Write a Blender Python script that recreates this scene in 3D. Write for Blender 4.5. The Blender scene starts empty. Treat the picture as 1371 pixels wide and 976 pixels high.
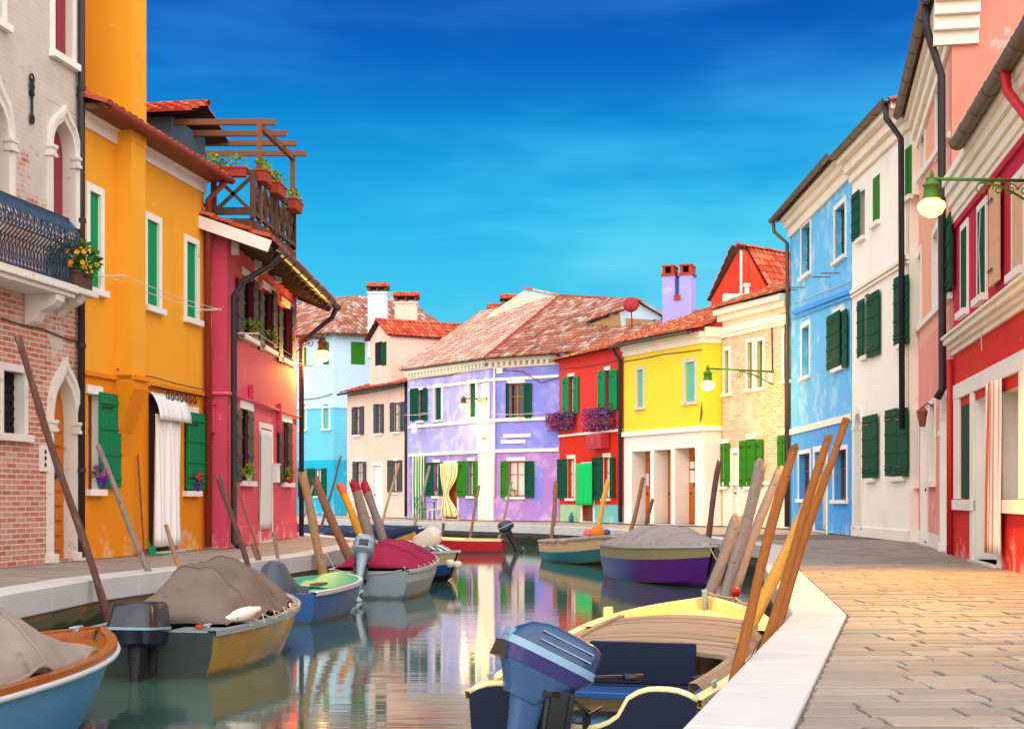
import bpy, bmesh, math, random
from mathutils import Vector, Matrix, noise
R = math.radians
rnd = random.Random(7)
SC = bpy.context.scene
COL = SC.collection

# ---------------------------------------------------------------- camera
F, CX, HY, EYE = 1900.0, 685.5, 667.0, 0.85
WL = -0.6                                   # water level, the quay is z = 0
cam_d = bpy.data.cameras.new('camera'); cam = bpy.data.objects.new('camera', cam_d); COL.objects.link(cam)
cam.location = (0, 0, EYE); cam.rotation_euler = (R(90), 0, 0)
cam_d.sensor_width = 36.0; cam_d.lens = F / 1371.0 * 36.0
cam_d.shift_y = (HY - 488.0) / 1371.0; cam_d.clip_end = 3000
SC.camera = cam

# ---------------------------------------------------------------- sky, sun, exposure
SUN_EL, SUN_AZ = 27.0, 181.0                # azimuth measured from +Y towards +X: behind the camera
W = bpy.data.worlds.new('World'); SC.world = W; W.use_nodes = True
nt = W.node_tree; nt.nodes.clear()
def nd(tree, t, **k):
    n = tree.nodes.new(t)
    for a, v in k.items():
        if a in ('loc',): continue
        setattr(n, a, v)
    return n
def mathn(tree, op, a, b=None, c=None, clamp=False):
    n = tree.nodes.new('ShaderNodeMath'); n.operation = op; n.use_clamp = clamp
    for i, x in enumerate((a, b, c)):
        if x is None: continue
        if isinstance(x, (int, float)): n.inputs[i].default_value = x
        else: tree.links.new(x, n.inputs[i])
    return n.outputs[0]
def mixc(tree, fac, a, b, mode='MIX'):
    n = tree.nodes.new('ShaderNodeMix'); n.data_type = 'RGBA'; n.blend_type = mode
    n.clamp_factor = True
    for key, x in ((0, fac), (6, a), (7, b)):
        if isinstance(x, (int, float)): n.inputs[key].default_value = x
        elif isinstance(x, (tuple, list)): n.inputs[key].default_value = (*x[:3], 1)
        else: tree.links.new(x, n.inputs[key])
    return n.outputs[2]
def smooth(tree, x, lo, hi):
    n = tree.nodes.new('ShaderNodeMapRange'); n.interpolation_type = 'SMOOTHSTEP'
    tree.links.new(x, n.inputs[0]); n.inputs[1].default_value = lo; n.inputs[2].default_value = hi
    return n.outputs[0]
sky = nd(nt, 'ShaderNodeTexSky', sky_type='NISHITA', sun_disc=False)
sky.sun_elevation = R(SUN_EL); sky.sun_rotation = R(SUN_AZ); sky.dust_density = 0.3; sky.ozone_density = 4.0
tc = nd(nt, 'ShaderNodeTexCoord'); sp = nd(nt, 'ShaderNodeSeparateXYZ'); nt.links.new(tc.outputs['Generated'], sp.inputs[0])
# clear deep blue ahead of the camera, added unseen white fill light behind and overhead
EXPO = 0.42
ramp = nd(nt, 'ShaderNodeValToRGB'); nt.links.new(sp.outputs[2], ramp.inputs[0])
el = ramp.color_ramp.elements
for i_, (z_, c_) in enumerate(((0.0, (165, 222, 240)), (.10, (98, 208, 240)), (.14, (72, 202, 240)), (.19, (44, 192, 240)), (.24, (26, 170, 235)), (.29, (12, 128, 218)), (.34, (6, 92, 192)), (.5, (8, 90, 180)))):
    e = el[i_] if i_ < 2 else el.new(z_)
    e.position = z_; e.color = (*[((v / 255 + .055) / 1.055) ** 2.4 for v in c_], 1)
tint = mixc(nt, 0.004, ramp.outputs[0], sky.outputs[0])
mp = nd(nt, 'ShaderNodeMapping'); nt.links.new(tc.outputs['Generated'], mp.inputs[0])
mp.inputs['Scale'].default_value = (1.6, 1.0, 7.0); mp.inputs['Rotation'].default_value = (0, R(9), 0)
n1 = nd(nt, 'ShaderNodeTexNoise'); nt.links.new(mp.outputs[0], n1.inputs[0]); n1.inputs['Scale'].default_value = 2.6; n1.inputs['Detail'].default_value = 5; n1.inputs['Roughness'].default_value = 0.5
cl = smooth(nt, n1.outputs[0], 0.38, 0.66)
SKYK = 10.0 / 2 ** EXPO
vis = mixc(nt, mathn(nt, 'MULTIPLY', cl, 0.75), mixc(nt, smooth(nt, sp.outputs[2], .13, .3), mixc(nt, 1.0, tint, (.7, .95, .98), 'MULTIPLY'), mixc(nt, 1.0, tint, (.3, .66, .8), 'MULTIPLY')), mixc(nt, 1.0, tint, (2.6, 1.22, 1.05), 'MULTIPLY'))
behind = mathn(nt, 'MAXIMUM', smooth(nt, mathn(nt, 'MULTIPLY', sp.outputs[1], -1.0), -0.8, 0.12), mathn(nt, 'MULTIPLY', smooth(nt, sp.outputs[2], 0.5, 0.8), .3))
front_v = nd(nt, 'ShaderNodeVectorMath', operation='SCALE'); nt.links.new(vis, front_v.inputs[0]); front_v.inputs['Scale'].default_value = SKYK
sky_filled = mixc(nt, behind, front_v.outputs[0], (17.2, 16.6, 16.0))
bg = nd(nt, 'ShaderNodeBackground'); bg.inputs[1].default_value = 0.1; nt.links.new(sky_filled, bg.inputs[0])
wo = nd(nt, 'ShaderNodeOutputWorld'); nt.links.new(bg.outputs[0], wo.inputs[0])

sun_d = bpy.data.lights.new('sun', 'SUN'); sun = bpy.data.objects.new('sun', sun_d); COL.objects.link(sun)
sun_d.energy = 0.55; sun_d.angle = R(60); sun_d.color = (1.0, 0.95, 0.88)
sd = Vector((math.sin(R(SUN_AZ)) * math.cos(R(SUN_EL)), math.cos(R(SUN_AZ)) * math.cos(R(SUN_EL)), math.sin(R(SUN_EL))))
sun.rotation_euler = sd.to_track_quat('Z', 'Y').to_euler()

SC.view_settings.view_transform = 'Standard'; SC.view_settings.look = 'None'
SC.view_settings.exposure = EXPO; SC.view_settings.gamma = 1.0
SC.render.engine = 'CYCLES'
SC.cycles.max_bounces = 6

# ---------------------------------------------------------------- materials
def lin(c):
    if isinstance(c, str):
        c = [int(c[i:i+2], 16) / 255 for i in (0, 2, 4)]
    return tuple((x / 12.92 if x <= 0.04045 else ((x + 0.055) / 1.055) ** 2.4) for x in c)
MATS = {}
class Mt:
    def __init__(s, name):
        s.m = bpy.data.materials.new(name); s.m.use_nodes = True; s.t = s.m.node_tree
        s.b = s.t.nodes['Principled BSDF']
        s.pos = s.t.nodes.new('ShaderNodeNewGeometry').outputs['Position']
        MATS[name] = s.m
    def scaled(s, sc, src=None):
        n = s.t.nodes.new('ShaderNodeMapping'); s.t.links.new(src or s.pos, n.inputs[0]); n.inputs['Scale'].default_value = sc
        return n.outputs[0]
    def noise(s, scale, detail=4, rough=0.55, vec=None, out=0):
        n = s.t.nodes.new('ShaderNodeTexNoise'); s.t.links.new(vec or s.pos, n.inputs[0])
        n.inputs['Scale'].default_value = scale; n.inputs['Detail'].default_value = detail; n.inputs['Roughness'].default_value = rough
        return n.outputs[out]
    def uv(s, name=None):
        n = s.t.nodes.new('ShaderNodeUVMap')
        if name: n.uv_map = name
        return n.outputs[0]
    def col(s, c): 
        if isinstance(c, tuple): s.b.inputs['Base Color'].default_value = (*c[:3], 1)
        else: s.t.links.new(c, s.b.inputs['Base Color'])
    def bump(s, h, strength=0.2, dist=0.01):
        n = s.t.nodes.new('ShaderNodeBump'); n.inputs['Strength'].default_value = strength; n.inputs['Distance'].default_value = dist
        s.t.links.new(h, n.inputs['Height']); s.t.links.new(n.outputs[0], s.b.inputs['Normal'])
    def set(s, rough=0.7, metal=0.0, spec=0.3):
        s.b.inputs['Roughness'].default_value = rough; s.b.inputs['Metallic'].default_value = metal; s.b.inputs['Specular IOR Level'].default_value = spec
        return s.m
def k(c, f): return tuple(min(1, x * f) for x in c)
def plaster(name, c, patch=None, pf=0.6, var=0.16, damp='E8DCCB'):
    c = lin(c); m = Mt(name)
    big = m.noise(0.7, 6, 0.6); fine = m.noise(9, 4)
    streak = m.noise(1.0, 4, 0.6, m.scaled((2.2, 2.2, 0.3)))
    x = mixc(m.t, big, k(c, 1 - var), k(c, 1 + var))
    x = mixc(m.t, mathn(m.t, 'MULTIPLY', smooth(m.t, streak, 0.52, 0.8), 0.22), x, k(c, 0.74))
    x = mixc(m.t, mathn(m.t, 'MULTIPLY', fine, 0.22), x, k(c, 0.8))
    pc = lin(patch) if patch else k(c, 1.25)
    pn = m.noise(1.6, 8, 0.68)
    x = mixc(m.t, mathn(m.t, 'MULTIPLY', smooth(m.t, pn, pf - .05, pf + 0.06), 0.7), x, pc)
    gn = m.noise(0.9, 9, 0.72, m.scaled((1, 1, .55)))
    x = mixc(m.t, mathn(m.t, 'MULTIPLY', smooth(m.t, gn, 0.52, 0.68), 0.3), x, k(c, 0.62))
    cr = m.noise(7, 6, .6); x = mixc(m.t, mathn(m.t, 'MULTIPLY', smooth(m.t, cr, 0.66, 0.7), 0.35), x, lin('D8CABA'))
    # salt bloom rising from the foot of the wall
    sz = m.t.nodes.new('ShaderNodeSeparateXYZ'); m.t.links.new(m.pos, sz.inputs[0])
    dz = mathn(m.t, 'ADD', mathn(m.t, 'MULTIPLY', sz.outputs[2], -0.35), m.noise(2.3, 6, 0.7))
    x = mixc(m.t, mathn(m.t, 'MULTIPLY', smooth(m.t, dz, 0.42, 0.62), 0.45), x, lin(damp))
    m.col(x); m.bump(mixc(m.t, 0.5, fine, m.noise(60, 3)), 0.22, 0.01)
    return m.set(0.82, 0, 0.25)
def simple(name, c, rough=0.6, var=0.18, scale=6, spec=0.3, metal=0, bump=0.1, vec=None, detail=5, mark=None, mf=0.62, wl=False):
    c = lin(c); m = Mt(name); v = m.scaled(vec) if vec else None
    n_ = m.noise(scale, detail, 0.6, v)
    x = mixc(m.t, n_, k(c, 1 - var), k(c, 1 + var))
    if mark:
        x = mixc(m.t, smooth(m.t, m.noise(scale * 1.7, 7, 0.65, v), mf, mf + 0.08), x, lin(mark))
    if wl:  # weed and scum line where a hull meets the water, scuffs above it
        sz = m.t.nodes.new('ShaderNodeSeparateXYZ'); m.t.links.new(m.pos, sz.inputs[0])
        a = mathn(m.t, 'ADD', mathn(m.t, 'MULTIPLY', sz.outputs[2], -1.0), mathn(m.t, 'MULTIPLY', m.noise(6, 5, .7), .09))
        x = mixc(m.t, mathn(m.t, 'MULTIPLY', smooth(m.t, a, .575, .63), .8), x, lin('3A3D2A'))
        x = mixc(m.t, mathn(m.t, 'MULTIPLY', smooth(m.t, m.noise(9, 8, .75, m.scaled((1, 1, 2.5))), .56, .66), .4), x, k(c, .55))
        x = mixc(m.t, mathn(m.t, 'MULTIPLY', smooth(m.t, m.noise(16, 6, .7, m.scaled((1, 1, 1.5))), .66, .74), .16), x, lin('B8B0A4'))
    m.col(x)
    if bump: m.bump(n_, bump, 0.01)
    return m.set(rough, metal, spec)
def wood(name, c, rough=0.7, axis='z', var=0.35, sc=14, mark=None):
    v = {'z': (1, 1, .07), 'x': (.07, 1, 1), 'y': (1, .07, 1)}[axis]
    return simple(name, c, rough, var, sc, 0.25, 0, 0.35, v, 6, mark, 0.6)
def bricks(name, c1, c2, mortar, over=None, of=0.5, grad=None, size=(0.24, 0.07), algae=None):
    m = Mt(name); uv = m.uv()
    b = m.t.nodes.new('ShaderNodeTexBrick'); m.t.links.new(uv, b.inputs[0])
    b.inputs['Scale'].default_value = 1; b.inputs['Brick Width'].default_value = size[0]; b.inputs['Row Height'].default_value = size[1]
    b.inputs['Mortar Size'].default_value = 0.009; b.inputs['Mortar Smooth'].default_value = 0.3
    b.inputs['Color1'].default_value = (*lin(c1), 1); b.inputs['Color2'].default_value = (*lin(c2), 1); b.inputs['Mortar'].default_value = (*lin(mortar), 1)
    x = mixc(m.t, mathn(m.t, 'MULTIPLY', m.noise(3, 5), 0.6), b.outputs[0], mixc(m.t, 1.0, b.outputs[0], (.72, .68, .66), 'MULTIPLY'))
    sz = m.t.nodes.new('ShaderNodeSeparateXYZ'); m.t.links.new(m.pos, sz.inputs[0])
    hgt = b.outputs[1]
    if over:
        msk = m.noise(1.3, 8, 0.7)
        if grad: msk = mathn(m.t, 'ADD', msk, mathn(m.t, 'MULTIPLY', mathn(m.t, 'SUBTRACT', sz.outputs[2], grad[0]), grad[1]))
        msk = smooth(m.t, msk, of, of + 0.12)
        oc = lin(over); oo = mixc(m.t, m.noise(4, 6), k(oc, 0.8), k(oc, 1.12))
        x = mixc(m.t, mathn(m.t, 'MULTIPLY', msk, 0.9), x, oo)
    if algae:
        a = mathn(m.t, 'ADD', mathn(m.t, 'MULTIPLY', sz.outputs[2], -1.0), mathn(m.t, 'MULTIPLY', m.noise(2.5, 5), 0.25))
        x = mixc(m.t, smooth(m.t, a, algae[0], algae[0] + 0.07), x, lin(algae[1]))
        x = mixc(m.t, smooth(m.t, a, algae[0] + 0.14, algae[0] + 0.2), x, lin(algae[2]))
    m.col(x); m.bump(hgt, 0.5, -0.012)
    return m.set(0.85, 0, 0.2)
def emit(name, c, s):
    m = Mt(name); m.b.inputs['Emission Color'].default_value = (*c, 1); m.b.inputs['Emission Strength'].default_value = s
    m.col(c); return m.set(0.4)
def stripes(name, cols, n, rough=0.8):
    """cloth with n repeats of a sequence of colour bands across u"""
    m = Mt(name); uv = m.uv(); s = m.t.nodes.new('ShaderNodeSeparateXYZ'); m.t.links.new(uv, s.inputs[0])
    fr = mathn(m.t, 'FRACT', mathn(m.t, 'MULTIPLY', s.outputs[0], n))
    r = m.t.nodes.new('ShaderNodeValToRGB'); m.t.links.new(fr, r.inputs[0]); r.color_ramp.interpolation = 'CONSTANT'
    el = r.color_ramp.elements
    for i, (p, c) in enumerate(cols):
        e = el[i] if i < 2 else el.new(p)
        e.position = p; e.color = (*lin(c), 1)
    m.col(r.outputs[0]); return m.set(rough, 0, 0.1)
def tilemat(name, cols):
    m = Mt(name); uv = m.uv(); s = m.t.nodes.new('ShaderNodeSeparateXYZ'); m.t.links.new(uv, s.inputs[0])
    r = m.t.nodes.new('ShaderNodeValToRGB'); m.t.links.new(s.outputs[0], r.inputs[0]); r.color_ramp.interpolation = 'LINEAR'
    el = r.color_ramp.elements
    for i, c in enumerate(cols):
        e = el[i] if i < 2 else el.new(i / (len(cols) - 1))
        e.position = i / (len(cols) - 1); e.color = (*lin(c), 1)
    x = mixc(m.t, mathn(m.t, 'MULTIPLY', smooth(m.t, m.noise(6, 6, 0.7), 0.5, 0.66), 0.6), r.outputs[0], lin('8C6A58'))
    m.col(x); m.bump(m.noise(30, 4), 0.3, 0.01); return m.set(0.85, 0, 0.2)

WHITE = simple('istrian_stone', 'EDE8DF', 0.7, 0.1, 3, bump=0.15, mark='C9C0B4', mf=0.64)
STONE = simple('grey_stone', 'CFC8BF', 0.75, 0.16, 2.5, bump=0.25, mark='A89C90', mf=0.6)
GREEN = simple('green_paint', '0F7A4C', 0.7, 0.18, 8, .15, vec=(1, 1, .2))
DGREEN = simple('dark_green_paint', '0E4E36', 0.75, 0.2, 8, .12, vec=(1, 1, .2))
MGREEN = simple('leaf_green_paint', '2E7A16', 0.7, 0.2, 8, .15, vec=(1, 1, .2))
BRIGHTGREEN = simple('bright_green_paint', '009158', 0.7, 0.15, 8, .15, vec=(1, 1, .2))
TEAL = simple('teal_paint', '5FB9A6', 0.55, 0.15, 8, vec=(1, 1, .2))
BLACK = simple('black_paint', '2B2A2C', 0.5, 0.25, 8)
GREYSH = simple('charcoal_paint', '46454C', 0.55, 0.2, 8)
DRED = simple('oxblood_paint', '8E2F3A', 0.55, 0.2, 6)
IRON = simple('dark_iron', '2B2B30', 0.45, 0.3, 10, metal=0.5, bump=0.2)
BLUEIRON = simple('blue_grey_iron', '3C546E', 0.42, 0.3, 12, metal=0.55, bump=0.2, mark='2A2F3C', mf=.55)
GUTTER = simple('gutter_metal', '6B5F50', 0.5, 0.25, 4, metal=0.4, mark='4E4438')
DKGUTTER = simple('dark_pipe', '3A3233', 0.5, 0.25, 4, metal=0.3)
REDPIPE = simple('red_brown_pipe', '8C3424', 0.5, 0.25, 4)
BROWN = wood('brown_wood', '7A4A2E')
ORWOOD = wood('orange_door_wood', 'C06A20')
DKWOOD = wood('dark_beam_wood', '5C4234', var=.4)
PERGOLA = wood('pergola_wood', '84573F', axis='x', var=.3)
SOFFIT = wood('soffit_boards', 'A67A3C', axis='y', var=.3)
DARK = simple('dark_interior', '1B1816', 0.9, 0.2, 4, bump=0)
GLASS = simple('window_glass', '2A3238', 0.06, 0.3, 1.5, spec=0.6, bump=0)
LACE = simple('white_lace', 'DCD8D2', 0.9, 0.15, 14, bump=0.2, vec=(3, 3, .4))
LAMPGREEN = simple('lamp_green_paint', '4E7F2C', 0.45, 0.2, 12)
LAMPIRON = simple('lamp_old_iron', '5B4A30', 0.45, 0.2, 12, metal=.4)
BULB = emit('lamp_glow', (1.0, 0.62, 0.13), 3.6)
TERRA = simple('terracotta', 'A8402C', 0.8, 0.2, 10)
LEAF = simple('leaf_green', '3F6A1E', 0.6, 0.4, 20, bump=0)
LEAFY = simple('leaf_yellow_green', '7C9A24', 0.6, 0.4, 20, bump=0)
YPET = simple('yellow_petal', 'F0A810', 0.6, 0.15, 20, bump=0)
PPET = simple('magenta_petal', 'C02FA0', 0.6, 0.3, 20, bump=0)
VPET = simple('violet_petal', '7A3F8E', 0.6, 0.3, 20, bump=0)
RPET = simple('red_petal', 'B81824', 0.6, 0.2, 20, bump=0)
VIOLETPOT = simple('violet_pot', '6A2FB0', 0.5)
ROPE = simple('rope_fibre', 'B8A88C', 0.9, 0.25, 30)
CABLE = simple('cable_sheath', '6A5248', 0.7)
PALECABLE = simple('pale_cable', 'D8CFC4', 0.7)
TILE_RED = tilemat('roof_tile_red', ['A83A24', 'C04A2C', 'B8472E', 'CF6A44', 'C96E50', 'B04A34'])
TILE_OLD = tilemat('roof_tile_weathered', ['84503F', 'A4604A', 'B06A52', '946052', 'C4A08E', '9E5C48', 'CCB8AA', '7A5046', 'B88470'])
TILE_LIT = tilemat('roof_tile_lit_side', ['B08070', 'C49480', 'BC8A74', 'D4B4A2', 'C8A08C', 'B4826C', 'DCC8BA', 'A8786A'])  # paler copy paints the shading difference onto the hip roof's left slope
TILE_RIDGE = tilemat('roof_tile_ridge', ['8C3A34', '9A443C', '7E342E'])
TILE_ORANGE = tilemat('roof_tile_orange', ['A8482C', 'C05A34', 'CF7048', 'B85A3C', 'D89A70', 'B4583A', 'D0B090'])
ROOFDARK = simple('roof_underside', '4A3A30', 0.9)

# ---------------------------------------------------------------- mesh collector
class MB:
    def __init__(s): s.v = []; s.f = []; s.uv = []; s.mi = []
    def add(s, vs, fs, uvs=None, mi=0):
        o = len(s.v); s.v += [tuple(p) for p in vs]
        for i, f in enumerate(fs):
            s.f.append(tuple(o + j for j in f)); s.mi.append(mi)
            s.uv.append(uvs[i] if uvs else None)
        return s
    def quad(s, *p, uv=None, mi=0): return s.add(p, [tuple(range(len(p)))], [uv] if uv else None, mi)
    def box(s, T, a0, a1, b0, b1, c0, c1, mi=0):
        P_ = [(a, b, c) for a in (a0, a1) for b in (b0, b1) for c in (c0, c1)]
        V_ = [T(*p) for p in P_]
        fs = [(0, 1, 3, 2), (4, 6, 7, 5), (0, 4, 5, 1), (2, 3, 7, 6), (0, 2, 6, 4), (1, 5, 7, 3)]
        ax = [(2, 1), (2, 1), (0, 2), (0, 2), (0, 1), (0, 1)]
        uv = [[(P_[j][x], P_[j][y]) for j in f] for f, (x, y) in zip(fs, ax)]
        return s.add(V_, fs, uv, mi)
    def tube(s, pts, r, n=8, caps=True, mi=0, flat=1.0):
        pts = [Vector(p) for p in pts]; m = len(pts)
        rs = r if isinstance(r, (list, tuple)) else [r] * m
        vs = []; up = None; d = 0
        for i, p in enumerate(pts):
            t = (pts[min(i + 1, m - 1)] - pts[max(i - 1, 0)]).normalized()
            if up is None:
                up = Vector((0, 0, 1)) if abs(t.z) < 0.9 else Vector((0, 1, 0))
            x = up.cross(t); 
            if x.length < 1e-5: x = Vector((1, 0, 0)).cross(t)
            x.normalize(); y = t.cross(x).normalized(); up = y
            for j in range(n):
                a = 2 * math.pi * j / n
                vs.append(p + x * (math.cos(a) * rs[i]) + y * (math.sin(a) * rs[i] * flat))
        fs = []; uv = []
        for i in range(m - 1):
            for j in range(n):
                fs.append((i * n + j, i * n + (j + 1) % n, (i + 1) * n + (j + 1) % n, (i + 1) * n + j))
                uv.append([(j / n, i), ((j + 1) / n, i), ((j + 1) / n, i + 1), (j / n, i + 1)])
        if caps:
            fs.append(tuple(reversed(range(n)))); fs.append(tuple(range((m - 1) * n, m * n)))
            uv += [[(0, 0)] * n] * 2
        return s.add(vs, fs, uv, mi)
    def lathe(s, c, prof, n=12, axis=None, mi=0):
        """prof: list of (radius, height) along axis (default z) from point c"""
        c = Vector(c); ax = Vector(axis).normalized() if axis else Vector((0, 0, 1))
        x = ax.orthogonal().normalized(); y = ax.cross(x)
        vs = []
        for r, h in prof:
            for j in range(n):
                a = 2 * math.pi * j / n
                vs.append(c + ax * h + (x * math.cos(a) + y * math.sin(a)) * max(r, 1e-4))
        fs = [(i * n + j, i * n + (j + 1) % n, (i + 1) * n + (j + 1) % n, (i + 1) * n + j) for i in range(len(prof) - 1) for j in range(n)]
        fs += [tuple(reversed(range(n))), tuple(range((len(prof) - 1) * n, len(prof) * n))]
        return s.add(vs, fs, None, mi)
    def grid(s, rows, closed=False, uvs=None, mi=0):
        m = len(rows); n = len(rows[0]); vs = [p for r in rows for p in r]; fs = []; uv = []
        for i in range(m - 1):
            for j in range(n if closed else n - 1):
                j2 = (j + 1) % n
                fs.append((i * n + j, i * n + j2, (i + 1) * n + j2, (i + 1) * n + j))
                uv.append([(j / (n - 1), i / (m - 1)), ((j + 1) / (n - 1), i / (m - 1)), ((j + 1) / (n - 1), (i + 1) / (m - 1)), (j / (n - 1), (i + 1) / (m - 1))])
        return s.add(vs, fs, uv, mi)
    def prism(s, poly, ext, mi=0):
        ext = Vector(ext); n = len(poly); a = [Vector(p) for p in poly]; b = [p + ext for p in a]
        fs = [tuple(range(n)), tuple(reversed(range(n, 2 * n)))] + [(i, (i + 1) % n, n + (i + 1) % n, n + i) for i in range(n)]
        return s.add(a + b, fs, None, mi)
    def beam(s, a, b, w, h, up=(0, 0, 1), mi=0):
        a = Vector(a); b = Vector(b); t = (b - a).normalized(); u = Vector(up)
        x = t.cross(u)
        if x.length < 1e-4: x = t.cross(Vector((0, 1, 0)))
        x.normalize(); y = x.cross(t).normalized(); L = (b - a).length
        return s.box(lambda p, q, r_: a + t * p + x * q + y * r_, 0, L, -w / 2, w / 2, -h / 2, h / 2, mi)
LOC = {}
def org(parent):
    while parent is not None:
        if parent.name in LOC: return LOC[parent.name]
        parent = parent.parent
    return Vector((0, 0, 0))
def build(mb, name, mats, parent=None, smooth=False, bevel=0, seg=2, recalc=True):
    if not isinstance(mats, (list, tuple)): mats = [mats]
    me = bpy.data.meshes.new(name); o0 = org(parent)
    me.from_pydata([tuple(Vector(p) - o0) for p in mb.v], [], mb.f)
    uvl = me.uv_layers.new(name='UVMap').data
    for poly in me.polygons:
        u = mb.uv[poly.index]; poly.material_index = mb.mi[poly.index]; poly.use_smooth = smooth
        if u:
            for li, c in zip(poly.loop_indices, u): uvl[li].uv = c
    if recalc:
        bm = bmesh.new(); bm.from_mesh(me); bmesh.ops.recalc_face_normals(bm, faces=bm.faces); bm.to_mesh(me); bm.free()
    for m in mats: me.materials.append(m)
    o = bpy.data.objects.new(name, me); COL.objects.link(o)
    if parent is not None: o.parent = parent
    if bevel:
        b = o.modifiers.new('bevel', 'BEVEL'); b.width = bevel; b.segments = seg; b.limit_method = 'ANGLE'; b.angle_limit = R(40)
    if smooth == 'auto':
        pass
    return o
def tag(o, label, cat, group=None):
    o['label'] = label; o['category'] = cat
    if group: o['group'] = group
    return o
def thing(name, label, cat, loc, group=None, world=True, rot=0):
    o = bpy.data.objects.new(name, None); COL.objects.link(o); o.location = loc; o.rotation_euler = (0, 0, rot)
    o.empty_display_size = 0.2
    if world: LOC[o.name] = Vector(loc)
    return tag(o, label, cat, group)
def solo(mb, name, mats, label, cat, group=None, loc=None, **kw):
    """a thing that is one mesh, origin at its base"""
    zs = min(p[2] for p in mb.v); xs = [p[0] for p in mb.v]; ys = [p[1] for p in mb.v]
    l = Vector(loc) if loc is not None else Vector(((min(xs) + max(xs)) / 2, (min(ys) + max(ys)) / 2, zs))
    mb.v = [tuple(Vector(p) - l) for p in mb.v]
    o = build(mb, name, mats, None, **kw); o.location = l
    return tag(o, label, cat, group)
def struct(o): o['kind'] = 'structure'; return o
def P(px, py, Z): return Vector(((px - CX) * Z / F, Z, EYE - (py - HY) * Z / F))
WT = lambda a, b, c: Vector((a, b, c))

# ---------------------------------------------------------------- facades
class Fac:
    """a vertical facade from A to B; u runs along it, v up, w out of the wall"""
    def __init__(s, A, B, flip=None):
        s.A = Vector(A); s.B = Vector(B); d = s.B - s.A; s.L = d.length; s.d = d / s.L
        n = Vector((s.d.y, -s.d.x)); s.n = n if n.dot(s.A + s.B) < 0 else -n
        s.ops = []; s.off = rnd.uniform(0, 50)
    def u(s, px, w=0):
        kk = (px - CX) / F; ax = s.A + s.n * w
        return (kk * ax.y - ax.x) / (s.d.x - kk * s.d.y)
    def Z(s, u, w=0): return s.A.y + u * s.d.y + w * s.n.y
    def v(s, u, py, w=0): return EYE - (py - HY) * s.Z(u, w) / F
    def __call__(s, u, v, w=0): return Vector((s.A.x + u * s.d.x + w * s.n.x, s.A.y + u * s.d.y + w * s.n.y, v))
    def rect(s, r, w=0):
        u0, u1 = sorted((s.u(r[0], w), s.u(r[1], w))); uc = (u0 + u1) / 2
        return u0, u1, s.v(uc, r[3], w), s.v(uc, r[2], w)
def wall_panel(mb, fac, H, bands, us=(0, None), reveal_mi=None):
    """bands: [(v_bottom, material index), ...] upwards"""
    L = fac.L; ops = fac.ops
    U = sorted({0.0, L} | {min(max(o[0], 0), L) for o in ops} | {min(max(o[1], 0), L) for o in ops})
    V = sorted({0.0, H} | {min(max(o[2], 0), H) for o in ops} | {min(max(o[3], 0), H) for o in ops} | {b[0] for b in bands})
    for u0, u1 in zip(U, U[1:]):
        for v0, v1 in zip(V, V[1:]):
            if u1 - u0 < 1e-5 or v1 - v0 < 1e-5: continue
            uc, vc = (u0 + u1) / 2, (v0 + v1) / 2
            if any(o[0] < uc < o[1] and o[2] < vc < o[3] for o in ops): continue
            mi = [b[1] for b in bands if b[0] <= vc][-1]
            q = [(u0, v0), (u1, v0), (u1, v1), (u0, v1)]
            mb.quad(*[fac(a, b) for a, b in q], uv=[(a + fac.off, b) for a, b in q], mi=mi)
    for o in ops:
        u0, u1, v0, v1, d = o[:5]
        mi = o[5] if len(o) > 5 and o[5] is not None else [b[1] for b in bands if b[0] <= (v0 + v1) / 2][-1]
        for a, b in (((u0, v0), (u0, v1)), ((u1, v0), (u1, v1)), ((u0, v0), (u1, v0)), ((u0, v1), (u1, v1))):
            mb.quad(fac(*a, 0), fac(*b, 0), fac(*b, -d), fac(*a, -d), uv=[(0, a[1]), (0, b[1]), (d, b[1]), (d, a[1])], mi=mi)
        mb.quad(fac(u0, v0, -d), fac(u1, v0, -d), fac(u1, v1, -d), fac(u0, v1, -d), uv=[(0, 0)] * 4, mi=mi)
def house_wall(h, facs, H, mats, bands, D=8.0, slope=0.38, gable=True, back=None):
    """front facets with openings, plain sides and back"""
    mb = MB()
    for f in facs: wall_panel(mb, f, H, bands)
    if len(facs) == 1 and back is None:
        f = facs[0]
        for u in (0, f.L):
            poly = [(0, 0), (-D, 0), (-D, H)] + ([(-D / 2, H + slope * D / 2)] if gable else []) + [(0, H)]
            mi = bands[-1][1]
            mb.quad(*[f(u, z, w) for w, z in poly], uv=[(-w, z) for w, z in poly], mi=mi)
        q = [(0, 0), (f.L, 0), (f.L, H), (0, H)]; mb.quad(*[f(a, b, -D) for a, b in q], uv=q, mi=bands[-1][1])
    else:
        pts = [Vector(facs[-1].B)] + [Vector(p) for p in back] + [Vector(facs[0].A)]
        for a, b in zip(pts, pts[1:]):
            l = (b - a).length
            mb.quad((a.x, a.y, 0), (b.x, b.y, 0), (b.x, b.y, H), (a.x, a.y, H), uv=[(0, 0), (l, 0), (l, H), (0, H)], mi=bands[-1][1])
        ring = [facs[0].A] + [f.B for f in facs] + [Vector(p) for p in back]
        mb.quad(*[(p.x, p.y, H - 0.02) for p in ring], mi=bands[-1][1])
    return build(mb, 'wall', mats, h, recalc=False)
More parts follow.
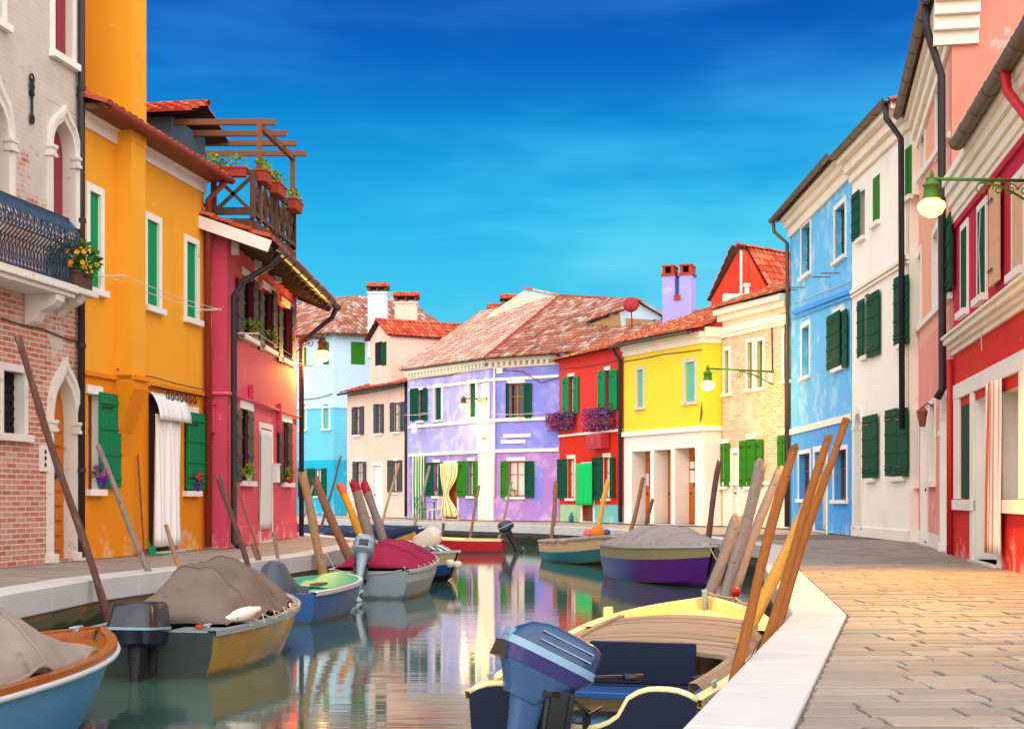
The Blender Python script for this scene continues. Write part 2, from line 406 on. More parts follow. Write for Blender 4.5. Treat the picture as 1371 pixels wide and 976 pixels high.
def bars(mb, fac, u0, u1, v0, v1, t, w0, w1, bottom=True, mi=0):
    mb.box(fac, u0, u0 + t, v0, v1, w0, w1, mi); mb.box(fac, u1 - t, u1, v0, v1, w0, w1, mi)
    mb.box(fac, u0 + t, u1 - t, v1 - t, v1, w0, w1, mi)
    if bottom: mb.box(fac, u0 + t, u1 - t, v0, v0 + t, w0, w1, mi)
def leaf_shape(mb, fac, u0, u1, v0, v1, w, style):
    if style == 'louver':
        bars(mb, fac, u0, u1, v0, v1, min(0.06, (u1 - u0) * .2), w, w + 0.04)
        mb.box(fac, u0 + .02, u1 - .02, v0 + .02, v1 - .02, w + .004, w + .014)
        n = max(6, int((v1 - v0) / 0.07))
        for i in range(n):
            z = v0 + .05 + (v1 - v0 - .1) * (i + .5) / n; s = (v1 - v0 - .1) / n
            mb.quad(fac(u0 + .05, z - s * .45, w + .034), fac(u1 - .05, z - s * .45, w + .034), fac(u1 - .05, z + s * .4, w + .015), fac(u0 + .05, z + s * .4, w + .015))
    else:
        n = max(2, round((u1 - u0) / 0.13)); g = 0.006
        for i in range(n):
            a = u0 + (u1 - u0) * i / n; b = u0 + (u1 - u0) * (i + 1) / n
            mb.box(fac, a + (g if i else 0), b, v0, v1, w, w + 0.03)
        if style == 'plank':
            hh = v1 - v0
            for q in (0.1, 0.36, 0.63, 0.9): mb.box(fac, u0 + .01, u1 - .01, v0 + hh * q - .02, v0 + hh * q + .02, w + .03, w + .045)
def shutter(h, fac, r, mat, w=0.03, style='plank', name='shutter', raw=None):
    u0, u1, v0, v1 = raw or fac.rect(r, w)
    mb = MB(); leaf_shape(mb, fac, u0, u1, v0, v1, w, style)
    o = build(mb, name, mat, h)
    # strap hinges
    hb = MB()
    for q in (0.15, 0.85):
        z = v0 + (v1 - v0) * q; hb.box(fac, u0 + .01, u0 + (u1 - u0) * .55, z - .012, z + .012, w + .046, w + .053)
    build(hb, 'hinge', IRON, o)
    return o
def surround(win, fac, u0, u1, v0, v1, fr, mat, sill, lintel=0, sillmat=None):
    if fr > 0:
        mb = MB(); a, b = u0 + .004, u1 - .004; t = v1 - .004
        mb.box(fac, u0 - fr, a, v0 if sill else v0 - fr, v1 + fr, 0, .022); mb.box(fac, b, u1 + fr, v0 if sill else v0 - fr, v1 + fr, 0, .022)
        mb.box(fac, a, b, t, v1 + fr, 0, .022)
        if not sill: mb.box(fac, a, b, v0 - fr, v0 + .004, 0, .022)
        build(mb, 'surround', mat, win)
    if lintel:
        mb = MB(); mb.box(fac, u0 - .06, u1 + .06, v1 + .002, v1 + lintel, 0, .03); build(mb, 'lintel', mat, win)
    if sill:
        e = max(fr, .05) + .03
        mb = MB(); mb.box(fac, u0 - e, u1 + e, v0 - .09, v0 - .001, -.004, .09); build(mb, 'sill', sillmat or mat, win)
def window(h, fac, r, fill='glass', fr=0.1, mat=None, depth=0.17, sill=True, lintel=0, frame=None, smat=None, sstyle='planks', reveal=None, raw=None, split=True, sdepth=None):
    u0, u1, v0, v1 = raw or fac.rect(r); mat = mat or WHITE
    fac.ops.append((u0, u1, v0, v1, depth + .05, reveal))
    mb = MB(); t = min(.05, (u1 - u0) * .12)
    bars(mb, fac, u0 + .003, u1 - .003, v0 + .003, v1 - .003, t, -depth, -depth + .045)
    if fill != 'shutter':
        uc = (u0 + u1) / 2
        if split: mb.box(fac, uc - t / 2, uc + t / 2, v0 + t, v1 - t, -depth, -depth + .045)
        zc = v0 + (v1 - v0) * .62
        mb.box(fac, u0 + t, uc - t / 2 if split else u1 - t, zc - .015, zc + .015, -depth + .005, -depth + .04)
        if split: mb.box(fac, uc + t / 2, u1 - t, zc - .015, zc + .015, -depth + .005, -depth + .04)
    win = build(mb, 'window', frame or BROWN, h)
    if fill == 'shutter':
        uc = (u0 + u1) / 2; sdp = -(sdepth if sdepth is not None else depth) + .02
        for a, b in ((u0 + .006, uc - .004), (uc + .004, u1 - .006)):
            m2 = MB(); leaf_shape(m2, fac, a, b, v0 + .01, v1 - .006, sdp, sstyle); build(m2, 'shutter', smat or GREEN, win)
    else:
        m2 = MB(); m2.box(fac, u0 + t, u1 - t, v0 + t, v1 - t, -depth + .008, -depth + .016)
        build(m2, 'pane', DARK if fill == 'dark' else GLASS, win)
        if fill == 'curtain':
            m3 = MB(); rows = []
            for i in range(2):
                z = v0 + t + .01 if i == 0 else v1 - t - .01
                rows.append([fac(u0 + t + (u1 - u0 - 2 * t) * j / 16, z, -depth + .022 + .006 * math.sin(j * 1.9)) for j in range(17)])
            m3.grid(rows); build(m3, 'curtain', LACE, win, recalc=False)
    surround(win, fac, u0, u1, v0, v1, fr, mat, sill, lintel)
    return win
def door(h, fac, r, mat=None, depth=0.25, fr=0.0, frmat=None, reveal=None, panels=True, glassy=False, raw=None, lintel=0, leafmat=None, name='door', to_ground=True):
    u0, u1, v0, v1 = raw or fac.rect(r); mat = mat or BROWN
    if to_ground: v0 = 0.03
    fac.ops.append((u0, u1, v0, v1, depth + .06, reveal))
    mb = MB(); t = .055
    bars(mb, fac, u0 + .003, u1 - .003, v0 + .003, v1 - .003, t, -depth - .02, -depth + .05, bottom=False)
    a, b = u0 + t, u1 - t
    mb.box(fac, a, b, v0 + .003, v1 - t, -depth - .01, -depth + .02)
    st = (b - a) * .16
    bars(mb, fac, a + .002, b - .002, v0 + .02, v1 - t - .005, st, -depth + .02, -depth + .038)
    zc = v0 + (v1 - v0) * .45; mb.box(fac, a + st, b - st, zc - .07, zc + .07, -depth + .02, -depth + .038)
    d = build(mb, name, mat, h)
    if glassy:
        g = MB(); g.box(fac, a + st, b - st, zc + .07, v1 - t - st, -depth + .02, -depth + .026); build(g, 'pane', GLASS, d)
    hb = MB(); hb.lathe(fac(a + st * .5, v0 + .98, -depth + .038), [(.012, 0), (.012, .03), (.03, .035), (.032, .06), (.0, .07)], 10, (fac.n.x, fac.n.y, 0)); build(hb, 'handle', IRON, d, smooth=True)
    surround(d, fac, u0, u1, v0, v1, fr, frmat or WHITE, False) if fr else None
    sb = MB(); sb.box(fac, u0 - .06, u1 + .06, 0.0, .03, -depth + .06, .1); build(sb, 'step', STONE, d)
    return d
def trim(h, fac, name, mat, v0, v1, w1, u0=None, u1=None, w0=0, bevel=.006):
    mb = MB(); mb.box(fac, 0 if u0 is None else u0, fac.L if u1 is None else u1, v0, v1, w0, w1); return build(mb, name, mat, h, bevel=bevel)
def cornice(h, fac, mat, steps, u0=None, u1=None):
    mb = MB()
    for v0, v1, w in steps: mb.box(fac, -w * .0 if u0 is None else u0, fac.L if u1 is None else u1, v0, v1, 0, w)
    return build(mb, 'cornice', mat, h, bevel=.008)
def pipe(h, pts, r, mat, name='downpipe', bands=True):
    mb = MB(); mb.tube(pts, r, 10)
    pts = [Vector(p) for p in pts]
    o = build(mb, name, mat, h, smooth=True)
    return o
def tiles(mb, A, B, C, poly=None, cw=0.21, rl=0.34, seed=0):
    """barrel tiles on the plane through eave A-B and the up-slope point C; poly = 3d outline (defaults to the rectangle)"""
    A = Vector(A); B = Vector(B); C = Vector(C); rr = random.Random(seed)
    s = (B - A).normalized(); t = (C - A) - s * (C - A).dot(s); T_ = t.length; t.normalize(); n = s.cross(t)
    if n.z < 0: n = -n
    L = (B - A).length
    P2 = [(0, 0), (L, 0), (L, T_), (0, T_)] if poly is None else [((Vector(p) - A).dot(s), (Vector(p) - A).dot(t)) for p in poly]
    mb.quad(*[A + s * p[0] + t * p[1] - n * .015 for p in P2], mi=1)
    lo = min(p[0] for p in P2); hi = max(p[0] for p in P2); nc = max(1, round((hi - lo) / cw)); cw = (hi - lo) / nc
    for c in range(nc):
        sc = lo + (c + .5) * cw; ts = []
        for (x0, y0), (x1, y1) in zip(P2, P2[1:] + P2[:1]):
            if (x0 - sc) * (x1 - sc) < 0: ts.append(y0 + (y1 - y0) * (sc - x0) / (x1 - x0))
        if len(ts) < 2: continue
        t0, t1 = min(ts), max(ts); nr = max(1, int(math.ceil((t1 - t0) / rl)))
        jit = rr.uniform(-.02, .02)
        for r_ in range(nr):
            a = t0 + r_ * rl; b = min(a + rl + .03, t1 + .02); cc = sc + jit + rr.uniform(-.008, .008)
            q = (rr.random(), rr.random()); vs = []
            for (tt, lift, wd) in ((a - .02 * rr.random(), .035, .56), (b, .0, .46)):
                for j in range(6):
                    an = math.pi * j / 5
                    vs.append(A + s * (cc - math.cos(an) * cw * wd) + t * tt + n * (lift + math.sin(an) * cw * .36))
            fs = [(j, j + 1, 7 + j, 6 + j) for j in range(5)] + [(0, 1, 2, 3, 4, 5)]
            mb.add(vs, fs, [[q] * len(f) for f in fs])
def ridge(mb, A, B, r=.11, seed=1):
    A = Vector(A); B = Vector(B); d = (B - A); L = d.length; d.normalize(); rr = random.Random(seed); n = max(1, int(L / .38))
    for i in range(n):
        p = A + d * (L * i / n); q = A + d * (L * (i + 1) / n + .03); x = d.cross(Vector((0, 0, 1))).normalized(); y = x.cross(d)
        c = (rr.random(), rr.random()); vs = []
        for pt, rad in ((p, r), (q, r * .85)):
            for j in range(7):
                an = math.pi * j / 6; vs.append(pt + x * math.cos(an) * rad + y * (math.sin(an) * rad * .8))
        fs = [(j, j + 1, 8 + j, 7 + j) for j in range(6)] + [tuple(range(7))]
        mb.add(vs, fs, [[c] * len(f) for f in fs])
def gable_roof(h, fac, H, mat, D=8.0, slope=0.38, over=0.35, u0=-.12, u1=None, lift=.06, seed=0, front_only=False):
    u1 = fac.L + .12 if u1 is None else u1; mb = MB(); ze = H - slope * over + lift; zr = H + slope * D / 2 + lift
    A, B, C, D_ = fac(u0, ze, over), fac(u1, ze, over), fac(u1, zr, -D / 2), fac(u0, zr, -D / 2)
    tiles(mb, A, B, D_, seed=seed)
    mb.quad(C, D_, fac(u0, ze, -D - over), fac(u1, ze, -D - over), uv=[(.3, .3)] * 4)
    ridge(mb, D_ + Vector((0, 0, .03)), C + Vector((0, 0, .03)), seed=seed)
    return build(mb, 'roof', [mat, ROOFDARK], h)
def gutter(h, fac, v, w, u0=None, u1=None, r=.075, mat=None, sag=0):
    mb = MB(); a = 0 if u0 is None else u0; b = fac.L if u1 is None else u1
    rows = []
    for i in range(13):
        an = math.pi + math.pi * i / 12; rows.append([fac(a, v + r * math.sin(an), w + r * math.cos(an)), fac(b, v + r * math.sin(an), w + r * math.cos(an))])
    for i in range(12, -1, -1):
        an = math.pi + math.pi * i / 12; q = r - .008; rows.append([fac(a, v + q * math.sin(an), w + q * math.cos(an)), fac(b, v + q * math.sin(an), w + q * math.cos(an))])
    mb.grid(rows)
    n = max(2, int((b - a) / .8))
    for i in range(n + 1):
        uu = a + .02 + (b - a - .04) * i / n
        mb.tube([fac(uu, v + (r + .004) * math.sin(math.pi + math.pi * j / 8), w + (r + .004) * math.cos(math.pi + math.pi * j / 8)) for j in range(9)], .008, 5)
    return build(mb, 'gutter', mat or GUTTER, h, smooth=True)
def chimney(h, base, sx, sy, z0, z1, mat, tile, name='chimney', dirx=(1, 0), cap='tile'):
    """square shaft, open lantern and a small tiled hood"""
    d = Vector((*dirx, 0)).normalized(); e = Vector((-d.y, d.x, 0)); b = Vector((base[0], base[1], 0))
    T = lambda a, c, z: b + d * a + e * c + Vector((0, 0, z))
    mb = MB(); mb.box(T, -sx / 2, sx / 2, -sy / 2, sy / 2, z0, z1); mb.box(T, -sx / 2 - .05, sx / 2 + .05, -sy / 2 - .05, sy / 2 + .05, z1, z1 + .08)
    c = build(mb, name, mat, h)
    lb = MB()
    for a in (-sx / 2 + .06, 0, sx / 2 - .06):
        for q in (-sy / 2 + .06, sy / 2 - .06): lb.box(T, a - .05, a + .05, q - .05, q + .05, z1 + .08, z1 + .3)
    build(lb, 'lantern_pier', TERRA, c)
    kb = MB(); zz = z1 + .3
    if cap == 'tile':
        rp = .35
        tiles(kb, T(-sx / 2 - .1, -sy / 2 - .12, zz), T(sx / 2 + .1, -sy / 2 - .12, zz), T(-sx / 2 - .1, 0, zz + rp * .7), cw=.16, rl=.3)
        tiles(kb, T(sx / 2 + .1, sy / 2 + .12, zz), T(-sx / 2 - .1, sy / 2 + .12, zz), T(sx / 2 + .1, 0, zz + rp * .7), cw=.16, rl=.3)
        ridge(kb, T(-sx / 2 - .1, 0, zz + rp * .7), T(sx / 2 + .1, 0, zz + rp * .7), .08)
        for a in (-sx / 2 - .04, sx / 2 + .04): kb.quad(T(a, -sy / 2 - .1, zz), T(a, sy / 2 + .1, zz), T(a, 0, zz + rp * .68), uv=[(.5, .5)] * 3)
    build(kb, 'hood', [tile, ROOFDARK], c)
    return c
# ================================================================= SETTING
LQ = [(-4.6, -12), (-4.55, 6), (-4.45, 12.3), (-4.36, 14.7), (-3.97, 16.8), (-3.46, 18.8), (-2.92, 21.8), (-2.71, 26.5), (-2.69, 28.3), (-5.3, 35), (-14, 57.3), (-40, 124)]
RQ = [(-1.9, 1.35 - 5), (-.78, 0), (.66, 5.23), (2.07, 10.35), (3.15, 17.6), (4.45, 25.0), (4.3, 30.0), (3.6, 34.0), (2.07, 40.4), (.54, 43.6), (-3.2, 48.9), (-9, 59.8), (-43, 124)]
def land(name, poly, z0, z1, mat):
    mb = MB(); mb.quad(*[(x, y, z1) for x, y in poly], uv=[(x, y) for x, y in poly])
    o = struct(build(mb, name, mat)); return o
def paving_mat(name, c, c2, sc, rw, rh, swap=False):
    m = Mt(name); v = m.scaled((1, 1, 1))
    if swap:
        r = m.t.nodes.new('ShaderNodeMapping'); m.t.links.new(m.pos, r.inputs[0]); r.inputs['Rotation'].default_value = (0, 0, swap); v = r.outputs[0]
    b = m.t.nodes.new('ShaderNodeTexBrick'); m.t.links.new(v, b.inputs[0]); b.inputs['Scale'].default_value = 1
    b.inputs['Brick Width'].default_value = rw; b.inputs['Row Height'].default_value = rh; b.inputs['Mortar Size'].default_value = .012
    b.inputs['Color1'].default_value = (*lin(c), 1); b.inputs['Color2'].default_value = (*lin(c2), 1); b.inputs['Mortar'].default_value = (*lin('6A625C'), 1)
    x = mixc(m.t, mathn(m.t, 'MULTIPLY', m.noise(5, 6), .5), b.outputs[0], mixc(m.t, 1.0, b.outputs[0], (.62, .6, .6), 'MULTIPLY'))
    m.col(x); m.bump(b.outputs[1], .5, -.01); return m.set(.6, 0, .35)
PAVE_FAR = paving_mat('far_paving', 'C9B8A4', 'B7A794', 1, .8, .35)
PAVE_LEFT = paving_mat('left_paving', 'A89C94', '93877F', 1, .55, .28, R(8))
JOINT = simple('paving_joint', '6E645C', .9, .3, 20)
land('pavement', LQ + [(-140, 124), (-140, -12)], -1, -.008, PAVE_LEFT)
land('pavement', RQ + [(140, 124), (140, -3.65)], -1, -.03, [PAVE_FAR])
# water: one sheet, out to the horizon below the quays
mb = MB(); mb.quad((-900, -60, WL), (900, -60, WL), (900, 1500, WL), (-900, 1500, WL))
m = Mt('canal_water'); v = m.scaled((1.0, .35, 1))
m.col(mixc(m.t, m.noise(.5, 3), lin('35504A'), lin('405E52')))
n1_ = m.noise(1.3, 2, .5, m.scaled((.5, 2.6, 1))); n2_ = m.noise(5, 2, .5, m.scaled((.35, 3.2, 1)))
m.bump(mathn(m.t, 'ADD', n1_, mathn(m.t, 'MULTIPLY', n2_, .3)), .08, .02); m.set(.045, 0, .5); m.b.inputs['IOR'].default_value = 2.2
struct(build(mb, 'water', m.m))
# land out to the horizon behind the houses
mb = MB(); mb.quad((-900, 124, -.03), (900, 124, -.03), (900, 1500, -.03), (-900, 1500, -.03)); mb.quad((140, -60, -.04), (900, -60, -.04), (900, 124, -.04), (140, 124, -.04)); mb.quad((-900, -60, -.04), (-140, -60, -.04), (-140, 124, -.04), (-900, 124, -.04))
struct(build(mb, 'ground', PAVE_FAR))

def offset_path(path, d):
    """path shifted to its left side by d (negative: right)"""
    out = []
    p = [Vector(q) for q in path]
    for i in range(len(p)):
        ns = []
        for a, b in ((i - 1, i), (i, i + 1)):
            if a < 0 or b >= len(p): continue
            t = (p[b] - p[a]).normalized(); ns.append(Vector((-t.y, t.x)))
        n = sum(ns, Vector((0, 0))); n.normalize(); out.append(p[i] + n * (d / max(.4, n.dot(ns[0]))))
    return out
KERBL = simple('kerb_stone', 'C2C1C1', .62, .14, 2.6, bump=.3, mark='BCB7AF', mf=.6)
def kerb(path, side, width, mat, name, joint=1.9):
    mb = MB(); inn = offset_path(path, side * width); out = offset_path(path, -side * .025)
    for (a, b, c, d) in zip(out, out[1:], inn[1:], inn):
        L = (b - a).length; n = max(1, round(L / joint))
        for i in range(n):
            q0, q1 = i / n, (i + 1) / n; g = .003 / max(L, .1)
            jt = rnd.uniform(-.002, .002)
            p = [a.lerp(b, q0 + g), a.lerp(b, q1 - g), d.lerp(c, q1 - g), d.lerp(c, q0 + g)]
            mb.prism([(x.x, x.y, .012 + jt) for x in p], (0, 0, -.24))
    o = build(mb, name, mat, bevel=.012); return struct(o)
kerb(LQ[1:], 1, .42, KERBL, 'kerb', 1.4); kerb(RQ[1:7], -1, .36, KERBL, 'kerb', 1.3); kerb(RQ[6:], -1, .42, KERBL, 'kerb')
CANALWALL = bricks('canal_brick', 'B4643E', '8E4A30', '7A6A58', size=(.26, .085), algae=(.33, '5A5742', '2E3620'))
CANALWALL2 = bricks('canal_brick_far', 'A06048', '80503E', '7A6A58', size=(.26, .085), algae=(.3, '4A4A36', '2A3220'))
def canal_wall(path, mat, label):
    mb = MB(); d = 0
    for a, b in zip(path, path[1:]):
        l = (Vector(b) - Vector(a)).length
        mb.quad((*a, -1.6), (*b, -1.6), (*b, -.2), (*a, -.2), uv=[(d, -1.6), (d + l, -1.6), (d + l, -.2), (d, -.2)]); d += l
    o = build(mb, 'canal_wall', mat, recalc=False); tag(o, label, 'canal wall'); o['kind'] = 'structure'
canal_wall(LQ, CANALWALL, 'orange brick canal wall with green algae under the left kerb')
canal_wall(RQ[:7], CANALWALL, 'brick canal wall below the right kerb beside the yellow boat')
canal_wall(RQ[6:], CANALWALL2, 'dark brick canal wall under the far pavement before the purple house')
# stone slabs of the right pavement, laid in rows across it
m = Mt('paving_slab'); uv = m.uv(); s_ = m.t.nodes.new('ShaderNodeSeparateXYZ'); m.t.links.new(uv, s_.inputs[0])
base = mixc(m.t, s_.outputs[0], lin('635D58'), lin('968A7F')); base = mixc(m.t, mathn(m.t, 'MULTIPLY', s_.outputs[1], .5), base, lin('7C7672'))
x = mixc(m.t, mathn(m.t, 'MULTIPLY', smooth(m.t, m.noise(4.5, 8, .72), .45, .7), .55), base, lin('675E58'))
x = mixc(m.t, mathn(m.t, 'MULTIPLY', m.noise(55, 4, .7), .35), x, lin('B5A99D'))
m.col(x); m.bump(mathn(m.t, 'ADD', m.noise(14, 7, .7), mathn(m.t, 'MULTIPLY', m.noise(90, 3), .4)), .5, .008); m.set(.55, 0, .4)
SLAB = m.m
def slabs():
    mb = MB(); inn = offset_path(RQ[1:8], -.36 - .01); rr = random.Random(3)
    def xin(y):
        for a, b in zip(inn, inn[1:]):
            if a.y <= y <= b.y: return a.x + (b.x - a.x) * (y - a.y) / (b.y - a.y)
    y = 1.5
    while y < 29:
        h = rr.choice((.17, .2, .22, .25)); y1 = y + h; xa, xb = xin(y), xin(y1)
        if xa is None or xb is None: y = y1; continue
        end = 9.4; pos = 0; k0 = rr.uniform(.2, .6); first = True
        while xa + pos < end:
            w = k0 if first else rr.uniform(.22, .55)
            g = rr.uniform(.004, .007); gy = rr.uniform(.009, .015); z = rr.uniform(-.004, .003); q = (rr.random(), rr.random())
            l0, l1 = (xa, xb) if first else (xa + pos, xa + pos)
            if not first and l0 < max(xa, xb): l0, l1 = xa + pos, max(xb, xa + pos) if xb > xa + pos else xa + pos
            r0 = xa + pos + w; r1 = r0
            if r1 - l1 < .08: pos += w; first = False; continue
            j = lambda s=.007: rr.uniform(-s, s)
            wob = .01
            loop = []
            for (ax, ay, bx, by) in ((l0 + g, y + gy, r0 - g, y + gy), (r0 - g, y + gy, r1 - g, y1 - gy), (r1 - g, y1 - gy, l1 + g, y1 - gy), (l1 + g, y1 - gy, l0 + g, y + gy)):
                n = (9 if abs(ax - bx) > .3 else 3) if y < 14 else 2
                for i in range(n): loop.append((ax + (bx - ax) * i / n + j(), ay + (by - ay) * i / n + j(.012 if i == 0 else .007)))
            cx = sum(p[0] for p in loop) / len(loop); cy = sum(p[1] for p in loop) / len(loop); n = len(loop)
            def inset(p, d):
                v = Vector((p[0] - cx, p[1] - cy)); 
                return (p[0] - d * (1 if v.x > 0 else -1) * min(1, abs(v.x) / .1), p[1] - d * (1 if v.y > 0 else -1))
            vs = [(*p, z - .02) for p in loop] + [(*inset(p, .003), z - .004) for p in loop] + [(*inset(p, .007), z) for p in loop]
            fs = [(i, (i + 1) % n, n + (i + 1) % n, n + i) for i in range(n)] + [(n + i, n + (i + 1) % n, 2 * n + (i + 1) % n, 2 * n + i) for i in range(n)] + [tuple(range(2 * n, 3 * n))]
            mb.add(vs, fs, [[q] * len(f) for f in fs]); pos += w; first = False
        y = y1
    o = build(mb, 'pavement_slabs', SLAB, smooth=False); struct(o)
slabs()
mb = MB(); ii = offset_path(RQ[1:8], -.2); mb.quad(*[(p.x, p.y, -.014) for p in ii], (16, ii[-1].y, -.014), (16, 0, -.014)); struct(build(mb, 'pavement_bed', JOINT))

# ================================================================= LEFT HOUSES
dl = Vector((.17, .985)).normalized(); dl = Vector((.1703, .9854))
def on_left(Z): return Vector((-5.88 + .173 * (Z - 19.7), Z))
# ---- brick house with the gothic openings
ST = simple('gothic_stone', 'DAD3CA', .75, .12, 3, bump=.25, mark='B7ADA2', mf=.6)
BRICKL = bricks('pale_brick', 'B86A54', 'CC9A86', 'DCCBBE', over='CAC3B9', of=.515, grad=(3.0, .075), size=(.23, .068))
brk = Fac(on_left(10.5), on_left(19.42))
h1 = thing('brick_house', 'tall pale brick house with pointed gothic stone openings and iron balcony', 'house', brk(brk.L, 0, 0))
def ogee(u0, u1, v0, vs, va, n=14):
    """outline (u,v) of an ogee arch from the left foot over the tip to the right foot"""
    c = (u0 + u1) / 2; hw = (u1 - u0) / 2; pts = [(u0, v0), (u0, vs)]
    H = va - vs
    f = lambda t: (hw * (1 - t) ** .5 * (1 if t < .55 else (1 - (t - .55) * .0)), H * t)
    L = []
    for i in range(1, n):
        t = i / n
        x = hw * math.sqrt(max(0, 1 - (t / .82) ** 2)) if t < .7 else None
        if x is None:
            x7 = hw * math.sqrt(1 - (.7 / .82) ** 2); q = (t - .7) / .3; x = x7 * (1 - q) ** 1.6
        L.append((x, H * t))
    pts += [(c - x, vs + y) for x, y in L] + [(c, va)] + [(c + x, vs + y) for x, y in reversed(L)] + [(u1, vs), (u1, v0)]
    return pts
def gothic(h, fac, r_in, r_out, spring_py, depth, fillmat, name, sill=False, shade=None):
    u0, u1, v0, v1 = fac.rect(r_in); U0, U1, V0, V1 = fac.rect(r_out); uc = (u0 + u1) / 2
    if not sill: v0 = .03; V0 = 0
    vs = fac.v(uc, spring_py)
    pin = ogee(u0, u1, v0, vs, v1); pout = ogee(U0, U1, v0, vs + .02, V1)
    fac.ops.append((U0 + .01, U1 - .01, v0, V1 - .02, .01, None)); fac.ops[-1] = (U0 + .01, U1 - .01, v0, V1 - .02, depth + .04, None)
    # spandrel: wall between the outer arch and the rectangular hole
    mb = MB(); n = len(pout); c = n // 2; A0, A1, T = U0 + .01, U1 - .01, V1 - .02
    for i in range(1, n - 2):
        (a, b), (a2, b2) = pout[i], pout[i + 1]
        ea = A0 if i < c else A1
        mb.quad(fac(a, b, -.004), fac(a2, b2, -.004), fac(ea, b2, -.004), fac(ea, b, -.004), uv=[(a + fac.off, b), (a2 + fac.off, b2), (ea + fac.off, b2), (ea + fac.off, b)])
    build(mb, 'spandrel', BRICKL, h, recalc=False)
    fr = MB()
    for w0, w1, k_ in ((.0, .07, 0.0),):
        for i in range(n - 1):
            a, b, c_, d = pin[i], pin[i + 1], pout[i + 1], pout[i]
            m_ = lambda p, q, f: (p[0] + (q[0] - p[0]) * f, p[1] + (q[1] - p[1]) * f)
            fr.quad(fac(*a, .04), fac(*b, .04), fac(*m_(b, c_, .45), .04), fac(*m_(a, d, .45), .04))
            fr.quad(fac(*m_(a, d, .45), .04), fac(*m_(b, c_, .45), .04), fac(*m_(b, c_, .55), .075), fac(*m_(a, d, .55), .075))
            fr.quad(fac(*m_(a, d, .55), .075), fac(*m_(b, c_, .55), .075), fac(*c_, .075), fac(*d, .075))
            fr.quad(fac(*d, .075), fac(*c_, .075), fac(*c_, -.01), fac(*d, -.01))
            fr.quad(fac(*a, .04), fac(*b, .04), fac(*b, -depth), fac(*a, -depth))
    f_ = build(fr, name + '_arch', ST, h, recalc=False)
    cp = MB()
    for a, b in ((U0 - .03, u0 + .02), (u1 - .02, U1 + .03)):
        cp = MB(); cp.box(fac, a, b, vs - .14, vs - .09, -.02, .1); cp.box(fac, a + .015, b - .015, vs - .09, vs - .03, -.02, .085); cp.box(fac, a, b, vs - .03, vs + .02, -.02, .1)
        if not sill: fp = MB(); fp.box(fac, a, b, 0, .12, -.02, .1); build(fp, 'plinth', ST, f_, bevel=.006)
        build(cp, 'capital', ST, f_, bevel=.006)
    lf = MB(); lf.prism([fac(a, b, -depth) for a, b in pin], (-fac.n.x * .03, -fac.n.y * .03, 0))
    return u0, u1, v0, v1, lf
u0, u1, v0, v1, lf = gothic(h1, brk, (69, 99, 499, 752), (62, 104.5, 478, 752), 566, .15, ORWOOD, 'door')
dr = build(lf, 'door', ORWOOD, h1)
mb = MB()
for i in range(9):
    for j in range(2):
        a = u0 + .05 + (u1 - u0 - .1) * j / 2; b = u0 + .05 + (u1 - u0 - .1) * (j + 1) / 2; z = .15 + i * .2
        mb.box(brk, a + .03, b - .03, z, z + .15, -.15, -.125)
build(mb, 'panel', ORWOOD, dr, bevel=.01)
mb = MB(); mb.lathe(brk(u0 + .3, 1.15, -.13), [(.03, 0), (.05, .02), (.03, .05)], 10, (brk.n.x, brk.n.y, 0)); build(mb, 'handle', IRON, dr)
u0, u1, v0, v1, lf = gothic(h1, brk, (68, 97.5, 158, 300), (62, 102.5, 141, 300), 205, .15, DRED, 'window', sill=True)
build(lf, 'balcony_door', DRED, h1)
u0, u1, v0, v1, lf = gothic(h1, brk, (-22, 8, 128, 280), (-30, 14, 100, 280), 180, .15, DRED, 'window', sill=True)
build(lf, 'balcony_door', DRED, h1)
window(h1, brk, (3, 31, 497, 581), 'dark', .09, ST, .17, True, reveal=1, split=False, frame=IRON)
mb = MB(); a0, a1, b0, b1 = brk.rect((3, 31, 497, 581))
for i in range(5): q = a0 + (a1 - a0) * (i + .5) / 5; mb.tube([brk(q, b0, -.12), brk(q, b1, -.12)], .009, 6)
for i in range(6):
    z = b0 + (b1 - b0) * (i + .5) / 6
    for j in range(5):
        q = a0 + (a1 - a0) * (j + .5) / 5
        mb.tube([brk(q + .045 * math.cos(t * .785), z + .045 * math.sin(t * .785), -.12) for t in range(9)], .006, 5)
build(mb, 'window_grille', IRON, h1)
window(h1, brk, (72, 97, -70, 78), 'shutter', .1, WHITE, .15, True, smat=DRED, reveal=1)
window(h1, brk, (-40, 2, -70, 18), 'glass', .1, WHITE, .28, True, reveal=1)
house_wall(h1, [brk], 11.0, [BRICKL, ST], [(0, 0)], gable=False)
# wall anchor
mb = MB(); u_ = brk.u(40); za, zb = brk.v(u_, 165), brk.v(u_, 106)
mb.tube([brk(u_, za, .03), brk(u_, zb, .03)], .018, 8)
for z in (za + .05, zb - .1, zb): mb.tube([brk(u_ + .05 * math.cos(t * .7), z + .06 * math.sin(t * .7), .03) for t in range(10)], .013, 6)
mb.box(brk, u_ - .03, u_ + .03, zb - .22, zb - .16, .0, .05)
build(mb, 'wall_anchor', IRON, h1)
# dark downpipe at the corner, collars
pipe(h1, [brk(brk.L - .06, 11, .07), brk(brk.L - .06, .05, .07)], .05, DKGUTTER)
mb = MB(); [mb.lathe(brk(brk.L - .06, z, .07), [(.062, 0), (.062, .06)], 12) for z in (1.2, 2.9, 4.6, 6.4)]; build(mb, 'pipe_collar', DKGUTTER, h1)
